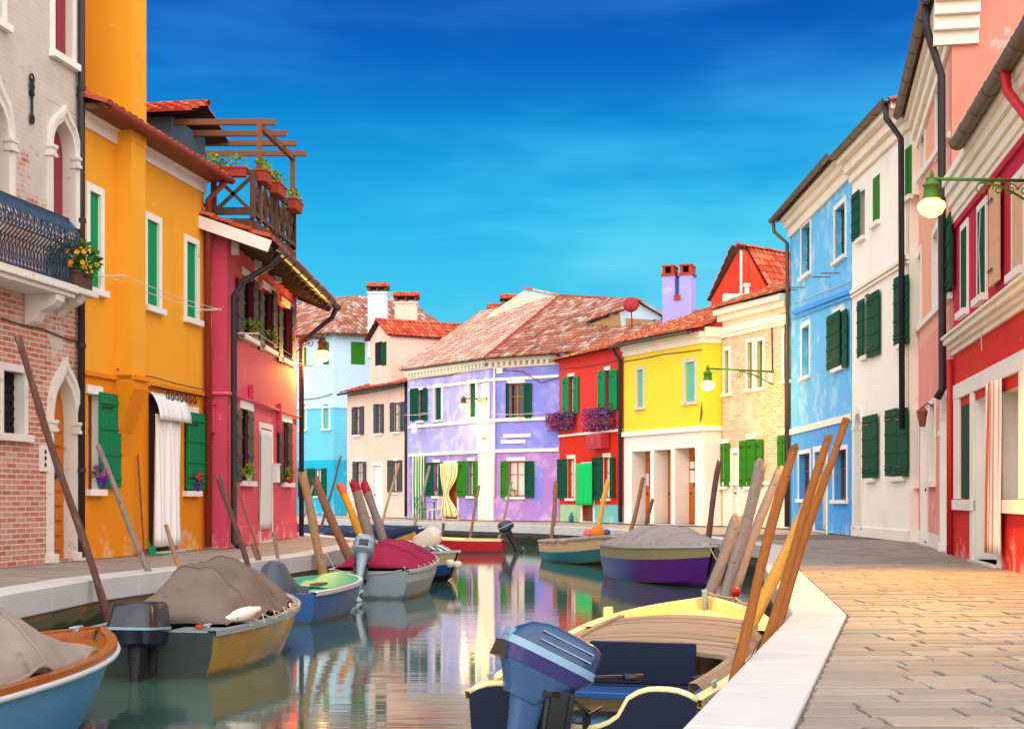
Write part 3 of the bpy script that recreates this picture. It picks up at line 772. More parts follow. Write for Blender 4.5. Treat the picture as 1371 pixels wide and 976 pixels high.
# ---- balcony: stone slab on brackets, bulging wrought iron railing
ub0, ub1 = .5, brk.u(97, .42)
zs = brk.v(ub1, 383, .45)
bal = thing('balcony', 'blue-grey wrought iron balcony with bulging bars on a stone slab', 'balcony', brk((ub0 + ub1) / 2, zs - .15, 0))
mb = MB(); mb.box(brk, ub0, ub1 + .03, zs - .1, zs, .0, .5); mb.box(brk, ub0 + .03, ub1, zs - .16, zs - .1, .0, .46)
n = int((ub1 - ub0) / .07)
for i in range(n): q = ub0 + .02 + i * .07; mb.box(brk, q, q + .035, zs - .098, zs - .05, .49, .515)
build(mb, 'slab', ST, bal, bevel=.008)
for ub in (ub1 - .35, ub1 - 2.2, ub1 - 4.0):
    prof = [(0, zs - .16), (.44, zs - .16), (.44, zs - .24), (.38, zs - .3), (.3, zs - .34), (.2, zs - .38), (.12, zs - .5), (0, zs - .56)]
    mb = MB(); mb.prism([brk(ub - .11, z, w) for w, z in prof], (brk.d.x * .22, brk.d.y * .22, 0)); build(mb, 'bracket', ST, bal, bevel=.008)
zr = zs + .86
def belly(q): return .36 + .17 * max(0, math.sin(min(1, (1 - q) / .62) * math.pi)) ** 1.0 if q < 1 else .36
rail = MB()
rail.tube([brk(ub0, zr, .36), brk(ub1, zr, .36)], .022, 8); rail.tube([brk(ub1, zr, .36), brk(ub1, zr, .0)], .022, 8)
rail.tube([brk(ub0, zr - .1, .37), brk(ub1, zr - .1, .37)], .012, 6); rail.tube([brk(ub0, zs + .04, .4), brk(ub1, zs + .04, .4)], .018, 6); rail.tube([brk(ub0, zs + .48, belly(.55)), brk(ub1, zs + .48, belly(.55))], .012, 6)
rail.tube([brk(ub1, zs + .04, .4), brk(ub1, zs + .04, 0)], .018, 6)
build(rail, 'rail', BLUEIRON, bal, smooth=True)
bb = MB(); sp_ = .085; n = int((ub1 - ub0) / sp_)
for i in range(n + 1):
    u_ = ub0 + i * sp_
    for sg in (-1, 1):
        pts = []
        for j in range(13):
            q = j / 12; pts.append(brk(u_ + sg * .055 * math.sin(q * math.pi * 3), zs + .04 + (.86 - .04) * q, belly(q) + .006 * sg))
        bb.tube(pts, .0085, 5)
    if i % 2 == 0:
        bb.tube([brk(u_ + .035 * math.cos(t * .785), zs + .68 + .05 * math.sin(t * .785), .37) for t in range(9)], .007, 5)
for i in range(5):
    w_ = .06 + i * .07; bb.tube([brk(ub1 + (.12 * math.sin(min(1, (1 - j / 8) / .62) * math.pi)), zs + .04 + .82 * j / 8, w_) for j in range(9)], .009, 5)
o = build(bb, 'baluster', BLUEIRON, bal, smooth=True)
# flower box beside the balcony on its own bracket
def plant(h, c, size, n_leaf, n_fl, leaf, petal, seed, leaf_len=.07, fl=.03, droop=0):
    rr = random.Random(seed); c = Vector(c); mb = MB(); fb = MB()
    def rp():
        while True:
            p = Vector((rr.uniform(-1, 1), rr.uniform(-1, 1), rr.uniform(-1, 1)))
            if p.length < 1: return p
    for i in range(n_leaf):
        p = rp(); q = c + Vector((p.x * size[0], p.y * size[1], p.z * size[2]))
        d = (p + Vector((rr.uniform(-.8, .8), rr.uniform(-.8, .8), rr.uniform(-.4, .9)))).normalized() * leaf_len * rr.uniform(.6, 1.3)
        s_ = d.cross(Vector((rr.uniform(-1, 1), rr.uniform(-1, 1), rr.uniform(-1, 1)))).normalized() * d.length * .33
        mb.quad(q, q + d * .5 + s_, q + d, q + d * .5 - s_)
    for i in range(n_fl):
        p = rp().normalized() * rr.uniform(.75, 1.05); q = c + Vector((p.x * size[0], p.y * size[1], p.z * size[2]))
        n_ = (p + Vector((0, -.5, .3))).normalized(); x = n_.orthogonal().normalized(); y = n_.cross(x); r_ = fl * rr.uniform(.7, 1.3)
        if n_fl <= 30: fb = MB()
        for a in range(5):
            t = a * 1.2566 + i; d1 = x * math.cos(t) + y * math.sin(t); d2 = x * math.cos(t + .6) + y * math.sin(t + .6); d0 = x * math.cos(t - .6) + y * math.sin(t - .6)
            fb.quad(q, q + d0 * r_ * .7 + n_ * r_ * .3, q + d1 * r_ + n_ * r_ * .45, q + d2 * r_ * .7 + n_ * r_ * .3)
        if n_fl <= 30: build(fb, 'flower', petal, h, recalc=False)
    build(mb, 'foliage', leaf, h, recalc=False)
    if n_fl > 30: build(fb, 'flowers', petal, h, recalc=False)
def planter(c, size, mat, T=None):
    mb = MB(); c = Vector(c); a, b, z = size
    mb.lathe(c, [(a * .72, 0), (a, z), (a * 1.08, z), (a * 1.08, z * .86), (a, z * .84)], 4 if b else 14) if False else None
    return mb
uq = ub1 + .45
fbx = thing('flower_box', 'dark trough of yellow flowers on a stone bracket beside the iron balcony', 'flower box', brk(uq, zs + .02, .22))
mb = MB(); mb.box(brk, uq - .24, uq + .24, zs + .02, zs + .24, .1, .36); mb.box(brk, uq - .26, uq + .26, zs + .21, zs + .25, .085, .375); build(mb, 'trough', DKWOOD, fbx, bevel=.01)
plant(fbx, brk(uq, zs + .42, .23), (.3, .36, .24), 800, 60, LEAF, YPET, 5, .075, .036)
mb = MB(); mb.box(brk, uq - .3, uq + .3, zs - .06, zs + .018, .0, .42); mb.prism([brk(uq - .08, z, w) for w, z in [(0, zs - .06), (.36, zs - .06), (.3, zs - .16), (.12, zs - .24), (0, zs - .34)]], (brk.d.x * .16, brk.d.y * .16, 0)); build(mb, 'flower_shelf', ST, h1, bevel=.01)
# intercom, cable
mb = MB(); a0, a1, b0, b1 = brk.rect((52, 64, 596, 631)); mb.box(brk, a0, a1, b0, b1, 0, .03)
for z in (.25, .5, .75): mb.lathe(brk((a0 + a1) / 2, b0 + (b1 - b0) * z, .03), [(.03, 0), (.03, .004)], 10, (brk.n.x, brk.n.y, 0), 1)
solo(mb, 'intercom_panel', [ST, IRON], 'pale marble bell panel beside the gothic brick doorway', 'intercom', bevel=.004)
def cable(fac, pts, label, r=.012, mat=None, w=.02):
    q = [];
    for (a, b), (c, d) in zip(pts, pts[1:]):
        for i in range(8):
            t = i / 8; u_ = fac.u(a + (c - a) * t); q.append(fac(u_, fac.v(u_, b + (d - b) * t) - .015 * math.sin(t * math.pi), w))
    u_ = fac.u(pts[-1][0]); q.append(fac(u_, fac.v(u_, pts[-1][1]), w))
    mb = MB(); mb.tube(q, r, 6); return solo(mb, 'wall_cable', mat or CABLE, label, 'cable', smooth=True)
cable(brk, [(0, 426), (55, 440), (104, 458)], 'grey cable sagging across the brick house below its balcony')

# ---- yellow house
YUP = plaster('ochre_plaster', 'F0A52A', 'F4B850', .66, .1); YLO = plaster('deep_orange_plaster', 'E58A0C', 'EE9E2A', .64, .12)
ye = Fac(on_left(19.44), Vector((-5.18, 23.86)))
h2 = thing('yellow_house', 'ochre yellow house with green shutters, chimney breast and striped door curtain', 'house', ye(ye.L / 2, 0, 0))
HY2 = 6.3
window(h2, ye, (119, 134, 258, 387), 'shutter', .1, WHITE, .08, True, smat=BRIGHTGREEN, reveal=2)
window(h2, ye, (196, 212, 296, 411), 'shutter', .1, WHITE, .075, True, smat=BRIGHTGREEN, reveal=2)
window(h2, ye, (249, 263, 325, 427), 'shutter', .09, WHITE, .075, True, smat=BRIGHTGREEN, reveal=2)
window(h2, ye, (118, 133, 528, 655), 'curtain', 0, WHITE, .16, True, lintel=.12, reveal=2)
shutter(h2, ye, (132, 160, 527, 653), GREEN, .03)
window(h2, ye, (247, 262, 554, 657), 'curtain', 0, WHITE, .16, True, lintel=.12, reveal=2)
shutter(h2, ye, (249, 274, 553, 655), GREEN, .03)
dd = door(h2, ye, (199, 239, 530, 735), DKWOOD, .22, reveal=1)
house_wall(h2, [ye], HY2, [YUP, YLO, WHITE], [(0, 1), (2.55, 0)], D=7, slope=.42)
def belt_px(h, fac, p, q, t, w, mat, name='string_course', both=None):
    mb = MB(); u0, u1 = fac.u(p[0]), fac.u(q[0]); z0, z1 = fac.v(u0, p[1]), fac.v(u1, q[1])
    mb.add([fac(u0, z0 - t / 2, 0), fac(u1, z1 - t / 2, 0), fac(u1, z1 + t / 2, 0), fac(u0, z0 + t / 2, 0), fac(u0, z0 - t / 2, w), fac(u1, z1 - t / 2, w), fac(u1, z1 + t / 2, w), fac(u0, z0 + t / 2, w)],
           [(0, 1, 2, 3), (4, 5, 6, 7), (0, 1, 5, 4), (3, 2, 6, 7), (0, 3, 7, 4), (1, 2, 6, 5)])
    return build(mb, name, mat, h)
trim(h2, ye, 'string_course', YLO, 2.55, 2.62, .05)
cornice(h2, ye, WHITE, [(HY2 - .34, HY2 - .17, .05), (HY2 - .17, HY2 - .08, .1)])
gable_roof(h2, ye, HY2, TILE_RED, 7, .42, .4, seed=2)
mb = MB(); mb.box(ye, -.05, ye.L + .05, HY2 - .14, HY2 - .06, .1, .4); build(mb, 'eave_board', BROWN, h2)
gutter(h2, ye, HY2 - .1, .46, -.1, ye.L + .1, .07, REDPIPE)
# chimney breast
ua, ub = ye.u(153), ye.u(195, .26)
zl, zt = ye.v(ua, 520), ye.v(ua, 612)
mb = MB(); mb.box(ye, ua, ub, zl, 2.55, 0, .30, 1); mb.box(ye, ua, ub, 2.55, HY2 - .02, 0, .26, 0)
mb.prism([ye(ua, zl, 0), ye(ua, zl, .30), ye(ua, zt + .35, .06), ye(ua, zt, .0)], (ye.d.x * (ub - ua), ye.d.y * (ub - ua), 0), 1)
mb.box(ye, ua, ub, 2.56, 2.63, 0, .33, 1)
build(mb, 'chimney_breast', [YUP, YLO], h2)
mb = MB(); mb.box(ye, ua - .005, ub + .005, HY2 - .3, 10.2, -.62, .27); cst = build(mb, 'chimney', YUP, h2)
# raised top storey set back behind the eave
mb = MB(); mb.box(ye, -.1, ua - .1, HY2, 10.2, -5, -.9); build(mb, 'upper_storey', YUP, h2)
mb = MB(); us0, us1 = ye.u(112, -.9), ye.u(128, -.9); leaf_shape(mb, ye, us0, us1, ye.v(us0, 105, -.9), ye.v(us0, 38, -.9), -.9, 'plank'); build(mb, 'shutter', BRIGHTGREEN, h2)
# dormer
ud0, ud1 = ye.u(222, -.9), ye.u(268, -.9)
zd0, zd1 = HY2 + .2, ye.v(ud1, 186, -.9)
mb = MB(); mb.box(ye, ud0, ud1, zd0, zd1, -2.4, -.8); dm = build(mb, 'dormer', simple('dormer_boards', '44606E', .7, .25, 8), h2)
mb = MB(); tiles(mb, ye(ud0 - .25, zd1 - .02, -2.6), ye(ud0 - .25, zd1 - .02, -.45), ye((ud0 + ud1) / 2, zd1 + .38, -2.6)); tiles(mb, ye(ud1 + .25, zd1 - .02, -.45), ye(ud1 + .25, zd1 - .02, -2.6), ye((ud0 + ud1) / 2, zd1 + .38, -.45))
ridge(mb, ye((ud0 + ud1) / 2, zd1 + .4, -2.6), ye((ud0 + ud1) / 2, zd1 + .4, -.45)); build(mb, 'dormer_roof', [TILE_RED, ROOFDARK], dm)
pipe(h2, [ye(ye.L - .05, HY2 - .1, .46), ye(ye.L - .05, HY2 - .45, .1), ye(ye.L - .05, .03, .1)], .055, REDPIPE)
# curtain of the door with its small canopy
def curtain(fac, r, mat, label, name='door_curtain', folds=9, amp=.035, w=.07, tie=None, v0min=None, raw=None, hem=0, group=None, rows_n=14):
    u0, u1, v0, v1 = raw or fac.rect(r, w)
    mb = MB(); rows = []; nc = folds * 6; rr = random.Random(int(u0 * 100))
    ph = [rr.uniform(0, 6) for _ in range(4)]
    for i in range(rows_n + 1):
        q = i / rows_n; row = []
        for j in range(nc + 1):
            t = j / nc; a = u0 + (u1 - u0) * t
            if tie:  # gathered at height fraction tie[0] towards side tie[1]
                g = math.exp(-((q - tie[0]) / .22) ** 2) * .72; side = u0 + (u1 - u0) * tie[1]; a = a + (side - a) * g
            ww = w + amp * (math.sin(t * folds * 6.283 + ph[0] + .6 * math.sin(q * 3 + ph[1])) * (.45 + .55 * (1 - q)) + .3 * math.sin(t * folds * 2.2 + ph[2] + q * 2))
            row.append(fac(a + .01 * math.sin(q * 5 + t * 9), v0 + hem * t + (v1 - v0 - hem * t) * q, ww))
        rows.append(row)
    mb.grid(rows); o = solo(mb, name, mat, label, 'curtain', group, smooth=True, recalc=False)
    so = o.modifiers.new('cloth', 'SOLIDIFY'); so.thickness = .004
    return o
CUR_A = stripes('blue_grey_stripe', [(0, 'EFEDEC'), (.42, 'B9C0CC'), (.5, 'EFEDEC'), (.78, 'D6CFC6'), (.84, 'F0EEEC')], 5)
curtain(ye, (206, 240, 556, 731), CUR_A, 'long white curtain with thin grey stripes over the yellow house door', folds=5, amp=.05, w=.12)
ua, ub, va, vb = ye.rect((198, 240, 530, 560)); mb = MB(); rows = []
for i in range(7):
    q = i / 6; rows.append([ye(ua + (ub - ua) * j / 10, vb + .02 - .42 * q ** 1.3, .03 + .17 * math.sin(q * 1.5) + .012 * math.sin(j * 2.1)) for j in range(11)])
mb.grid(rows); o = solo(mb, 'door_canopy', CUR_A, 'small curved striped cloth canopy above the yellow house door', 'canopy', smooth=True, recalc=False); o.modifiers.new('cloth', 'SOLIDIFY').thickness = .006
mb = MB(); zc = vb + .1
mb.tube([ye(ua - .1, zc, .1), ye(ye.L + .05, zc - .02, .12)], .014, 6)
for i in range(7):
    q = ua + .5 + i * .18; mb.tube([ye(q + .08 * math.cos(t * .6) * (1 - t / 16), zc - .1 - .07 * math.sin(t * .6), .11) for t in range(14)], .008, 5)
solo(mb, 'iron_bracket_rail', IRON, 'black wrought iron scroll rail above the yellow house door', 'iron rail')
def pot(fac, u_, v_, w_, label, pm, leaf, petal, seed, r=.075, h_=.14, sz=(.11, .11, .1), nl=60, nf=16, group=None, fl=.035):
    c = fac(u_, v_, w_); t = thing('flower_pot', label, 'flower pot', c, group)
    mb = MB(); mb.lathe(c, [(r * .68, 0), (r, h_ * .85), (r * 1.12, h_ * .86), (r * 1.12, h_), (r * .95, h_), (r * .9, h_ * .9)], 14); build(mb, 'pot', pm, t, smooth=True)
    plant(t, c + Vector((0, 0, h_ + sz[2] * .7)), sz, nl, nf, leaf, petal, seed, .07, fl); return t
u_ = ye.u(132); pot(ye, u_, ye.v(u_, 652), .05, 'violet pot of pink flowers on the sill left of the yellow house door', VIOLETPOT, LEAF, PPET, 11)
u_ = ye.u(258); pot(ye, u_, ye.v(u_, 657), .06, 'violet pot of red flowers on the sill right of the striped door curtain', VIOLETPOT, LEAF, RPET, 12)
# broom and dustpan
mb = MB(); u_ = ye.u(181); mb.tube([ye(u_, .08, .14), ye(u_, 1.5, .04)], .014, 8, mi=0); mb.box(ye, u_ - .14, u_ + .14, .02, .1, .1, .18, 1)
solo(mb, 'broom', [BROWN, TERRA], 'thin wooden broom leaning on the yellow wall beside the door', 'broom')
mb = MB(); u_ = ye.u(186); mb.prism([ye(u_ - .12, .01, .22), ye(u_ + .12, .01, .22), ye(u_ + .12, .01, .42), ye(u_ - .12, .01, .42)], (0, 0, .015)); mb.box(ye, u_ - .12, u_ + .12, .02, .13, .2, .22); mb.tube([ye(u_, .1, .2), ye(u_, .24, .12)], .015, 6)
solo(mb, 'dustpan', BRIGHTGREEN, 'green dustpan at the foot of the yellow wall by the broom', 'dustpan')
def line_rack(fac, pa, pb, out, label, n=3, drop=.0):
    """clothes line strung between two arms standing out of the wall"""
    mb = MB(); ua, ub = fac.u(pa[0], out / 2), fac.u(pb[0], out / 2); za, zb = fac.v(ua, pa[1], out / 2), fac.v(ub, pb[1], out / 2)
    z = (za + zb) / 2
    for u_ in (ua, ub): mb.tube([fac(u_, z, 0), fac(u_, z, out)], .013, 6)
    for i in range(n):
        w = out * (.35 + .62 * i / max(1, n - 1)); mb.tube([fac(ua + (ub - ua) * j / 10, z - .04 * math.sin(j / 10 * math.pi), w) for j in range(11)], .006, 5)
    return solo(mb, 'clothes_line', PALECABLE, label, 'clothes line')
line_rack(ye, (150, 372), (280, 413), .42, 'white clothes line on two arms across the yellow house upper wall', 2)

# ---- rose house with the deep timber eave
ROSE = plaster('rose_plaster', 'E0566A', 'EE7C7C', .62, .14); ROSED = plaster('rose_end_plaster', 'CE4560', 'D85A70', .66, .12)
ro = Fac(Vector((-4.82, 24.0)), Vector((-4.71, 31.05)))
h3 = thing('rose_house', 'rose pink house with charcoal shutters under a deep timber eave', 'house', ro(ro.L / 2, 0, 0))
HR = 5.3
for r in ((324, 341, 374, 452), (351, 366, 390, 467), (376, 391, 411, 483)):
    window(h3, ro, r, 'glass', 0, WHITE, .16, True, lintel=.13, frame=BLACK)
for r in ((317, 325, 374, 454), (338, 344, 376, 452), (346.5, 352, 390, 469), (364, 369.5, 391, 466), (372, 377, 411, 484), (389.5, 394, 412, 483)):
    shutter(h3, ro, r, BLACK, .03)
window(h3, ro, (321, 336, 429, 430), 'glass', 0) if False else None
window(h3, ro, (322, 337, 549, 644), 'glass', 0, WHITE, .16, True, lintel=.16, frame=BLACK)
shutter(h3, ro, (315.5, 322, 548, 645), BLACK, .03); shutter(h3, ro, (330, 338, 550, 645), BLACK, .05)
window(h3, ro, (377, 389, 566, 646), 'glass', 0, WHITE, .16, True, lintel=.16, frame=BLACK)
shutter(h3, ro, (372.5, 378, 565, 647), BLACK, .03); shutter(h3, ro, (384, 390, 566, 648), BLACK, .05)
door(h3, ro, (348, 363, 574, 715), WHITE, .2, .1, WHITE)
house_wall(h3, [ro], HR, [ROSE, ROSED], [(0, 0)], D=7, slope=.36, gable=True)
mb = MB(); mb.box(ro, .0, ro.L, 0, .35, 0, .02); build(mb, 'plinth', ROSE, h3, bevel=.01)
# end wall facing the camera
en = Fac(Vector((-6.4, 24.0)), Vector((-4.82, 24.0)))
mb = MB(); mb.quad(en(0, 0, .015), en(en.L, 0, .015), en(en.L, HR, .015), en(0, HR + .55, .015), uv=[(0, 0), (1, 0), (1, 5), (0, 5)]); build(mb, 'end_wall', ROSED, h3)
ov = .77
gable_roof(h3, ro, HR, TILE_RED, 7, .36, ov, u0=-.35, u1=ro.L + .3, lift=.14, seed=3)
zE = HR - .36 * ov
mb = MB(); uu0, uu1 = -.33, ro.L + .28
mb.quad(ro(uu0, zE + .06, ov - .03), ro(uu1, zE + .06, ov - .03), ro(uu1, HR + .06, 0), ro(uu0, HR + .06, 0)); build(mb, 'soffit', SOFFIT, h3)
n = 14
for i in range(n):
    q = uu0 + .1 + (uu1 - uu0 - .2) * i / (n - 1)
    mb = MB(); mb.beam(ro(q, zE - .02, ov - .06), ro(q, HR - .02, 0), .08, .12); build(mb, 'rafter', DKWOOD, h3)
mb = MB(); mb.beam(ro(uu0 - .02, zE + .02, ov + .02), ro(uu0 - .02, HR + 1.2, -3.4), .05, .2); build(mb, 'verge_board', WHITE, h3)
gutter(h3, ro, zE + .05, ov + .08, uu0, uu1, .085, DKGUTTER)
pipe(h3, [ro(.15, zE, ov + .08), ro(.12, zE - .22, ov - .05), ro(.08, zE - .5, .25), ro(.08, zE - .75, .1), ro(.08, .1, .1), ro(.08, .02, .2)], .055, DKGUTTER)
pipe(h3, [ro(ro.L + .1, zE, ov + .08), ro(ro.L + .1, zE - .2, ov), ro(ro.L + .02, zE - .75, .1), ro(ro.L + .02, .02, .1)], .055, DKGUTTER)
mb = MB(); q = ro.u(397, .02); mb.tube([ro(-.02, 2.62, .05), ro(ro.L, 2.62, .05)], .03, 8); mb.tube([en(.5, 2.62, .05), en(en.L + .05, 2.62, .05)], .03, 8); build(mb, 'string_course', ROSE, h3, smooth=True)
for px, y0, y1 in ((333, 515, 535), (371, 540, 580)):
    u_ = ro.u(px); mb = MB(); mb.box(ro, u_ - .06, u_ + .06, ro.v(u_, y1), ro.v(u_, y0), 0, .09); build(mb, 'wall_bracket', ROSED, h3, bevel=.02)
mb = MB(); a0, a1, b0, b1 = en.rect((279, 289, 543, 580)); mb.box(en, a0, a1, b0, b1, .015, .13); mb.box(en, a0 - .02, a1 + .02, b1, b1 + .03, .015, .16); solo(mb, 'meter_box', ROSED, 'pink painted meter box on the narrow end wall of the rose house', 'meter box', bevel=.008)
mb = MB(); c = ro(ro.L - 1.3, 0, -.5); chimney(h3, (c.x, c.y), .5, .5, HR - .2, HR + .62, TERRA, TILE_RED)
curtain(ro, (349, 363, 576, 708), LACE, 'white lace curtain hanging in the rose house doorway', folds=4, amp=.03, w=.05)
mb = MB(); a0, a1, b0, b1 = ro.rect((363, 367, 622, 646)); mb.box(ro, a0, a1, b0, b1, 0, .12); mb.box(ro, a0 - .02, a1 + .02, b1, b1 + .02, 0, .14); solo(mb, 'letter_box', WHITE, 'small white letter box beside the rose house lace curtain', 'letter box', bevel=.005)
line_rack(ro, (328, 446), (404, 490), .5, 'white clothes line on arms under the rose house upper windows', 3)
for i, (px, py, lab) in enumerate(((333, 451, 'nearest small sill pot of green herbs on the rose house upper floor'), (358, 466, 'orange sill pot of bushy herbs at the middle upper rose house window'))):
    u_ = ro.u(px); pot(ro, u_, ro.v(u_, py), .07, lab, TERRA, LEAFY, YPET, 20 + i, .07, .1, (.16, .16, .13), 90, 0)
u_ = ro.u(326); pot(ro, u_, ro.v(u_, 644), .1, 'pale green sprig in a white pot on the rose house lower left sill', WHITE, LEAFY, YPET, 23, .06, .1, (.1, .1, .12), 60, 0)
u_ = ro.u(381); pot(ro, u_, ro.v(u_, 647), .1, 'yellow flowering pot on the rose house lower right sill', TERRA, LEAFY, YPET, 24, .06, .1, (.1, .1, .12), 60, 8)
mb = MB(); c = en(.35, 0, .1); mb.tube([c, c + Vector((0, 0, .3))], .11, 12); mb.lathe(c + Vector((0, 0, .3)), [(.11, 0), (.08, .04), (.0, .05)], 12); solo(mb, 'stone_stub', STONE, 'rounded white stone stub at the foot of the red downpipe', 'stone stub', smooth=True)

# ---- roof terrace (altana)
TA, TB = Vector((-5.9, 24.2)), Vector((-4.42, 24.2)); TC = Vector((-4.2, 27.3)); TD = Vector((-5.9, 27.3))
zt0, zt1 = 5.62, 6.4
ter = thing('roof_terrace', 'brown timber roof terrace with crossed railings and pergola on the rose house', 'roof terrace', ((TA.x + TB.x) / 2, 25.5, 5.4))
def V3(p, z): return Vector((p.x, p.y, z))
mb = MB()
for i in range(9):
    q0, q1 = i / 9, (i + 1) / 9 - .01; mb.prism([V3(TA.lerp(TD, q0), zt0 - .04), V3(TB.lerp(TC, q0), zt0 - .04), V3(TB.lerp(TC, q1), zt0 - .04), V3(TA.lerp(TD, q1), zt0 - .04)], (0, 0, .04))
build(mb, 'deck', DKWOOD, ter)
mb = MB(); mb.beam(V3(TA, zt0 - .12), V3(TB, zt0 - .12), .1, .16); mb.beam(V3(TB, zt0 - .12), V3(TC, zt0 - .12), .1, .16); mb.beam(V3(TB, zt0 - .34), V3(TC, zt0 - .34), .12, .14); mb.beam(V3(TA, zt0 - .32), V3(TB, zt0 - .32), .1, .12); build(mb, 'deck_frame', DKWOOD, ter)
for p in (TB, TC, TB.lerp(TC, .5)):
    mb = MB(); q = p + Vector((-.3, 0)); mb.beam(V3(q, 5.0), V3(q, zt0 - .1), .12, .12); build(mb, 'support', STONE, ter)
for i, p in enumerate((TA.lerp(TB, .55), TA.lerp(TB, .02), TB, TC, TB.lerp(TC, .5))):
    mb = MB(); mb.beam(V3(p, zt0), V3(p, zt1 + .02), .09, .09); build(mb, 'rail_post', DKWOOD, ter)
for a, b in ((TA, TB), (TB, TC), (TC, TD)):
    mb = MB()
    for z in (zt1, zt0 + .1): mb.beam(V3(a, z), V3(b, z), .06, .08)
    build(mb, 'rail', DKWOOD, ter)
mb = MB()
for a, b in ((TA, TA.lerp(TB, .55)), (TA.lerp(TB, .55), TB)):
    mb.beam(V3(a, zt0 + .1), V3(b, zt1 - .05), .04, .06); mb.beam(V3(a, zt1 - .05), V3(b, zt0 + .1), .04, .06)
build(mb, 'cross_brace', DKWOOD, ter)
mb = MB()
for i in range(7):
    a, b = TB.lerp(TC, i / 7), TB.lerp(TC, (i + 1) / 7); mb.beam(V3(a, zt0 + .1), V3(b, zt1 - .05), .04, .05); mb.beam(V3(a, zt1 - .05), V3(b, zt0 + .1), .04, .05); mb.beam(V3(a, zt0), V3(a, zt1), .05, .05)
build(mb, 'side_brace', DKWOOD, ter)
pts = [(361, 160, TB.lerp(TC, .12)), (397, 205, TC)]
z1 = EYE + (667 - 158) * 24.6 / F; z2 = EYE + (667 - 208) * 27.3 / F
pA, pB = TB.lerp(TC, .15), TC + Vector((-.02, 0))
for p, z in ((pA, z1), (pB, z2)):
    mb = MB(); mb.beam(V3(p, zt0), V3(p, z), .09, .09); build(mb, 'pergola_post', PERGOLA, ter)
mb = MB(); mb.beam(V3(pA, z1 - .12), V3(pB, z2 - .05), .08, .1); build(mb, 'pergola_plate', PERGOLA, ter)
for i, q in enumerate((0, .33, .64, .98)):
    p = pA.lerp(pB, q); z = z1 - .06 + (z2 - z1 + .08) * q; mb = MB(); mb.beam(V3(p + Vector((.28, 0)), z), V3(p + Vector((-2.6, .0)), z), .08, .1); build(mb, 'pergola_beam', PERGOLA, ter)
def trough(a, b, z, label, w=.18, h_=.16, leaf=None, seed=1, petal=None, nf=0):
    a = Vector(a); b = Vector(b); d = (b - a).normalized(); n_ = Vector((-d.y, d.x)); c = (a + b) / 2; L = (b - a).length
    t = thing('flower_trough', label, 'flower trough', (c.x, c.y, z))
    T = lambda p, q, r_: Vector((a.x + d.x * p + n_.x * q, a.y + d.y * p + n_.y * q, z + r_)); mb = MB()
    vs = [T(.02, -w / 2 + .02, 0), T(L - .02, -w / 2 + .02, 0), T(L - .02, w / 2 - .02, 0), T(.02, w / 2 - .02, 0), T(0, -w / 2, h_), T(L, -w / 2, h_), T(L, w / 2, h_), T(0, w / 2, h_)]
    mb.add(vs, [(0, 1, 2, 3), (0, 1, 5, 4), (1, 2, 6, 5), (2, 3, 7, 6), (3, 0, 4, 7), (4, 5, 6, 7)]); mb.box(T, -.015, L + .015, -w / 2 - .012, w / 2 + .012, h_ - .03, h_ + .004); build(mb, 'trough', TERRA, t, bevel=.006)
    plant(t, Vector((c.x, c.y, z + h_ + .06)), (max(.1, abs(d.x) * L / 2 + .04), max(.1, abs(d.y) * L / 2 + .04), .13), int(200 * max(.5, L)), nf, leaf or LEAFY, petal or YPET, seed, .08); return t
q = TA.lerp(TB, .55) + Vector((0, -.1)); trough((q.x - .12, q.y), (q.x + .12, q.y), zt1 - .12, 'small square red pot at the left post of the terrace railing', .22, .2, seed=31)
trough((-5.1, 24.1), (-4.5, 24.1), zt1 - .1, 'long red trough of pale greens on the front terrace railing', .18, .16, seed=32)
for i, (t0, t1, lab) in enumerate(((.05, .2, 'red pot of yellow-green herbs at the near corner of the terrace railing'), (.36, .56, 'middle red pot of yellow-green herbs on the terrace side railing'), (.8, 1.0, 'farthest red pot of yellow-green herbs on the terrace side railing'))):
    a = TB.lerp(TC, t0) + Vector((.08, 0)); b = TB.lerp(TC, t1) + Vector((.08, 0)); trough(a, b, zt1 - .1, lab, .22, .2, seed=33 + i)
# ================================================================= FAR ROW
# ---- light blue house
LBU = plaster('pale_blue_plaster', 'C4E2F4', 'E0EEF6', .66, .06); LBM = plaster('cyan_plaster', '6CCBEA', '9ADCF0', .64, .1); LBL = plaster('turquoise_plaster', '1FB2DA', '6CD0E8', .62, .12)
lbA, lbB = Fac(Vector((-14.5, 77.6)), Vector((-9.3, 74.0))), Fac(Vector((-9.3, 74.0)), Vector((-5.5, 76.0)))
h = thing('light_blue_house', 'tall light blue house with weathered hipped roof behind the rose house', 'house', (-9.3, 74, 0))
HB = 9.5
for r in ((402.5, 410, 465, 489), (433, 440.5, 459, 488)): window(h, lbA, r, 'shutter', .0, WHITE, .1, False, smat=MGREEN, sdepth=.03)
window(h, lbB, (470, 488.5, 458, 488), 'shutter', 0, WHITE, .1, False, smat=MGREEN, sdepth=.03)
for r in ((402, 409, 541, 575), (433, 440.5, 541, 574)): window(h, lbA, r, 'shutter', .1, WHITE, .1, True, smat=TEAL)
window(h, lbA, (404, 411, 628, 664), 'curtain', 0, WHITE, .1, True); window(h, lbA, (422, 430, 628, 664), 'curtain', 0, WHITE, .1, True)
for r in ((399, 404.5, 627, 665), (411, 421.5, 627, 665), (430, 437, 627, 665)): shutter(h, lbA, r, DGREEN)
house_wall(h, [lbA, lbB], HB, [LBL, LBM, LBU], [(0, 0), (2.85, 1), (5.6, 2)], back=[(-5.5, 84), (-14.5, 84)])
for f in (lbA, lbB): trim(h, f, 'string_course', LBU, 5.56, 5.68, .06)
mb = MB(); zt = HB + 2.6
